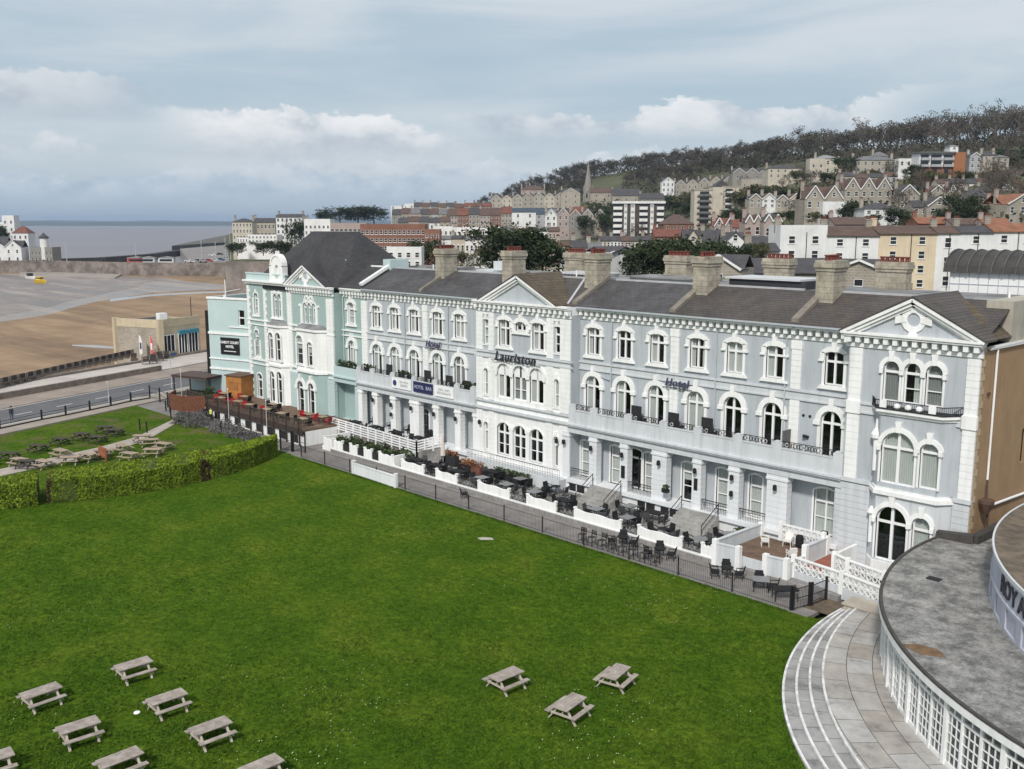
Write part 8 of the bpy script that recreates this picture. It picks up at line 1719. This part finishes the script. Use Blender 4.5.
skyline(30, .86, .93, 'bare tree low in the hillside wood above the houses', 'bare trees above the houses', .7, 1.0, 520, 760)
m = MB()
for i in range(24000):
    u = R.uniform(450, 1050); dr = interp(RDG, u); d_ = dr*R.uniform(.80 if u < 700 else .89, 1.02)
    if 590 < u < 622 and d_ < dr*.96: continue
    x, y = polar(u, d_); z = land(u, d_); leaf(m, Vector((x+R.gauss(0, 1.5), y+R.gauss(0, 1.5), z+R.uniform(.2, 7)*R.random())), R.uniform(.9, 2.0))
tag(m.build('undergrowth', mat('wood_understorey', (.058, .056, .034), .95, .4, .03, dirt=(.08, .063, .046), dirtamt=.6), recalc=False), None, None, kind='stuff')
def tree_at(kind, u, vb, vt, d_, label, group=None, h0=12, wide=1.0):
    K_ = d_/993.4; h = (vb-vt)*K_; x, y = polar(u, d_); z = 23-(vb-222)*K_; s_ = h/h0; o = kind.put((x, y, z), R.uniform(0, 6.28), label, 'tree', group); o.scale = (s_*wide, s_*wide, s_); return o
for i, (u, vb, vt, d_, w_, k, lab) in enumerate(((505, 275, 231, 165, 1.3, 0, 'spreading dark evergreen behind the left pediment, leftmost of three'), (524, 272, 228, 168, 1.35, 0, 'spreading dark evergreen behind the left pediment, middle of three'), (543, 278, 232, 165, 1.2, 2, 'spreading dark evergreen behind the left pediment, rightmost of three'),
    (640, 285, 244, 150, 1.3, 0, 'large dark evergreen right of the middle chimney'), (668, 285, 238, 155, 1.4, 2, 'largest dark evergreen behind the roof, near the chimney pair'), (690, 284, 240, 152, 1.3, 0, 'dark evergreen directly left of the chimney pair'), (716, 284, 240, 150, 1.15, 2, 'dark evergreen directly right of the chimney pair'), (737, 276, 245, 145, 1.0, 0, 'small dark evergreen in front of the white gable'), (757, 268, 243, 150, .9, 1, 'small olive tree left of the tall white house'),
    (428, 270, 241, 240, 1.1, 0, 'dark tree between the white flat-roofed house and the left chimney'), (410, 272, 246, 235, .7, 0, 'thin dark tree close behind the left chimney'), (480, 270, 246, 220, 1.2, 1, 'olive-brown tree left of the dark evergreens'), (462, 272, 250, 215, 1.1, 1, 'olive-brown bushy tree right of the left chimney'),
    (598, 232, 203, 560, 1.1, 0, 'dark evergreen left of the white tower block'), (606, 234, 208, 540, 1.0, 0, 'dark evergreen touching the left side of the white tower block'), (586, 232, 215, 530, 1.2, 2, 'low dark tree under the church'), (672, 215, 195, 600, 1.2, 2, 'dark tree between the tower blocks, left one'), (684, 216, 192, 590, 1.2, 1, 'olive green tree between the tower blocks, right one'), (690, 218, 202, 560, 1.2, 2, 'low dark tree at the left foot of the cream tower block'),
    (730, 226, 210, 420, 1.6, 0, 'dark tree at the foot of the cream tower block, left'), (742, 226, 209, 410, 1.5, 0, 'dark tree at the foot of the cream tower block, right'), (752, 214, 188, 480, 1.4, 1, 'olive tree right of the cream tower block'), (764, 212, 186, 460, 1.4, 1, 'second olive tree right of the cream tower block'), (783, 212, 190, 390, 1.5, 0, 'round dark evergreen on the slope left of the gabled villa'), (775, 205, 186, 450, 1.4, 1, 'olive tree behind the round dark evergreen'), (770, 226, 213, 330, 1.9, 0, 'low dark trees row left of the stone villa'), (793, 222, 210, 330, 1.4, 2, 'low dark tree touching the stone villa'),
    (842, 176, 159, 470, 1.3, 0, 'round dark tree right of the cream tower house'), (849, 224, 202, 290, 1.2, 0, 'dark evergreen between villa and white hipped house, left'), (858, 222, 205, 300, 1.1, 2, 'dark evergreen between villa and white hipped house, right'), (872, 226, 214, 262, 1.3, 2, 'small dark bush before the white hipped house'), (900, 229, 209, 262, 1.3, 0, 'dark conical evergreen right of the white hipped house'), (812, 224, 212, 285, 1.1, 1, 'olive shrub at the foot of the gabled villa'), (826, 226, 214, 280, .9, 2, 'dark shrub before the villa extension'),
    (958, 230, 197, 280, 1.0, 0, 'large dark evergreen in front of the right villas'), (948, 230, 208, 275, 1.1, 2, 'lower dark evergreen left of the large one'), (970, 230, 206, 275, 1.1, 0, 'lower dark evergreen right of the large one'), (885, 205, 188, 360, 1.3, 1, 'brownish tree beside the three-gabled villa'), (915, 190, 172, 400, 1.5, 1, 'olive tree below the red-and-white block, left'), (935, 192, 174, 395, 1.6, 1, 'olive tree below the red-and-white block, middle'), (955, 190, 173, 400, 1.4, 0, 'dark tree below the red-and-white block, right'), (985, 188, 172, 400, 1.4, 1, 'olive tree below the square-towered villa'),
    (1008, 172, 150, 470, 1.4, 0, 'dark tree by the right edge under the skyline'), (1018, 178, 155, 440, 1.4, 2, 'dark tree at the right edge of the hillside'), (908, 180, 166, 430, 1.3, 2, 'dark tree before the low white flat building'), (800, 185, 172, 470, 1.5, 1, 'olive tree under the long cream house'), (828, 187, 174, 450, 1.5, 0, 'dark tree under the cream tower house'), (865, 183, 171, 440, 1.6, 1, 'olive tree under the wide buff house'),
    (294, 246, 222, 470, .8, 0, 'dark tree between the tall white building and white hotel block'), (340, 222, 208, 820, 2.4, 0, 'dark headland tree clump, leftmost'), (358, 222, 209, 830, 2.4, 2, 'dark headland tree clump, middle'), (374, 222, 207, 800, 2.2, 0, 'dark headland tree clump, rightmost'), (326, 222, 211, 840, 2.0, 2, 'low dark headland trees at the clump edge'), (236, 254, 242, 420, 1.6, 2, 'dark seafront shrubs at the left of the harbour quay'), (262, 254, 242, 400, 1.8, 0, 'dark seafront trees before the long white building'), (280, 256, 240, 380, 1.5, 2, 'dark seafront trees right of the long white building'), (0, 246, 226, 590, .8, 0, 'dark tree at the left edge beside the white tower'), (500, 246, 230, 330, 1.0, 1, 'olive tree beside the white terraces'))):
    tree_at(ET[k], u, vb, vt, d_, lab, None, 12, w_)
for i in range(108):      # bare garden trees between the hillside houses
    u = R.uniform(620, 1030); dr = interp(RDG, u); d_ = dr*R.uniform(.42, .88); x, y = polar(u, d_); BT[R.choice([0, 2, 3, 4])].put((x, y, land(u, d_)-.5), R.uniform(0, 6), 'small bare garden tree among the hillside houses', 'tree', 'bare garden trees on the hillside', R.uniform(.45, .8))

m = MB()
for i in range(8500):
    u = R.uniform(560, 1035); dr = interp(RDG, u); d_ = dr*(.36 + .48*R.random()); x, y = polar(u, d_); q = noise.noise(Vector((x*.03, y*.03, 9)))
    if q < -.05: continue
    leaf(m, Vector((x, y, land(u, d_)+R.uniform(.2, 4.5)*R.random()*(1+q))), R.uniform(.7, 1.6))
tag(m.build('hillside_scrub', mat('scrub_leaf', (.075, .070, .040), .95, .45, .05, dirt=(.10, .075, .055), dirtamt=.6), recalc=False), None, None, kind='stuff')
m = MB(); a, b = polar(224, 368), polar(318, 368); m.bar((*a, 1.5), (*b, 1.5), 2.0, 13); m.bar((*a, 8.2), (*b, 8.2), 1.0, .5)
tag(m.build('retaining_wall', mat('quay_wall_stone', (.24, .21, .19), .95, .4, .2, dirt=(.11, .10, .09), dirtamt=.8, bump=.5, bscale=.6)), 'grey stone retaining wall behind the teal hotel, right of the harbour wall', 'wall')
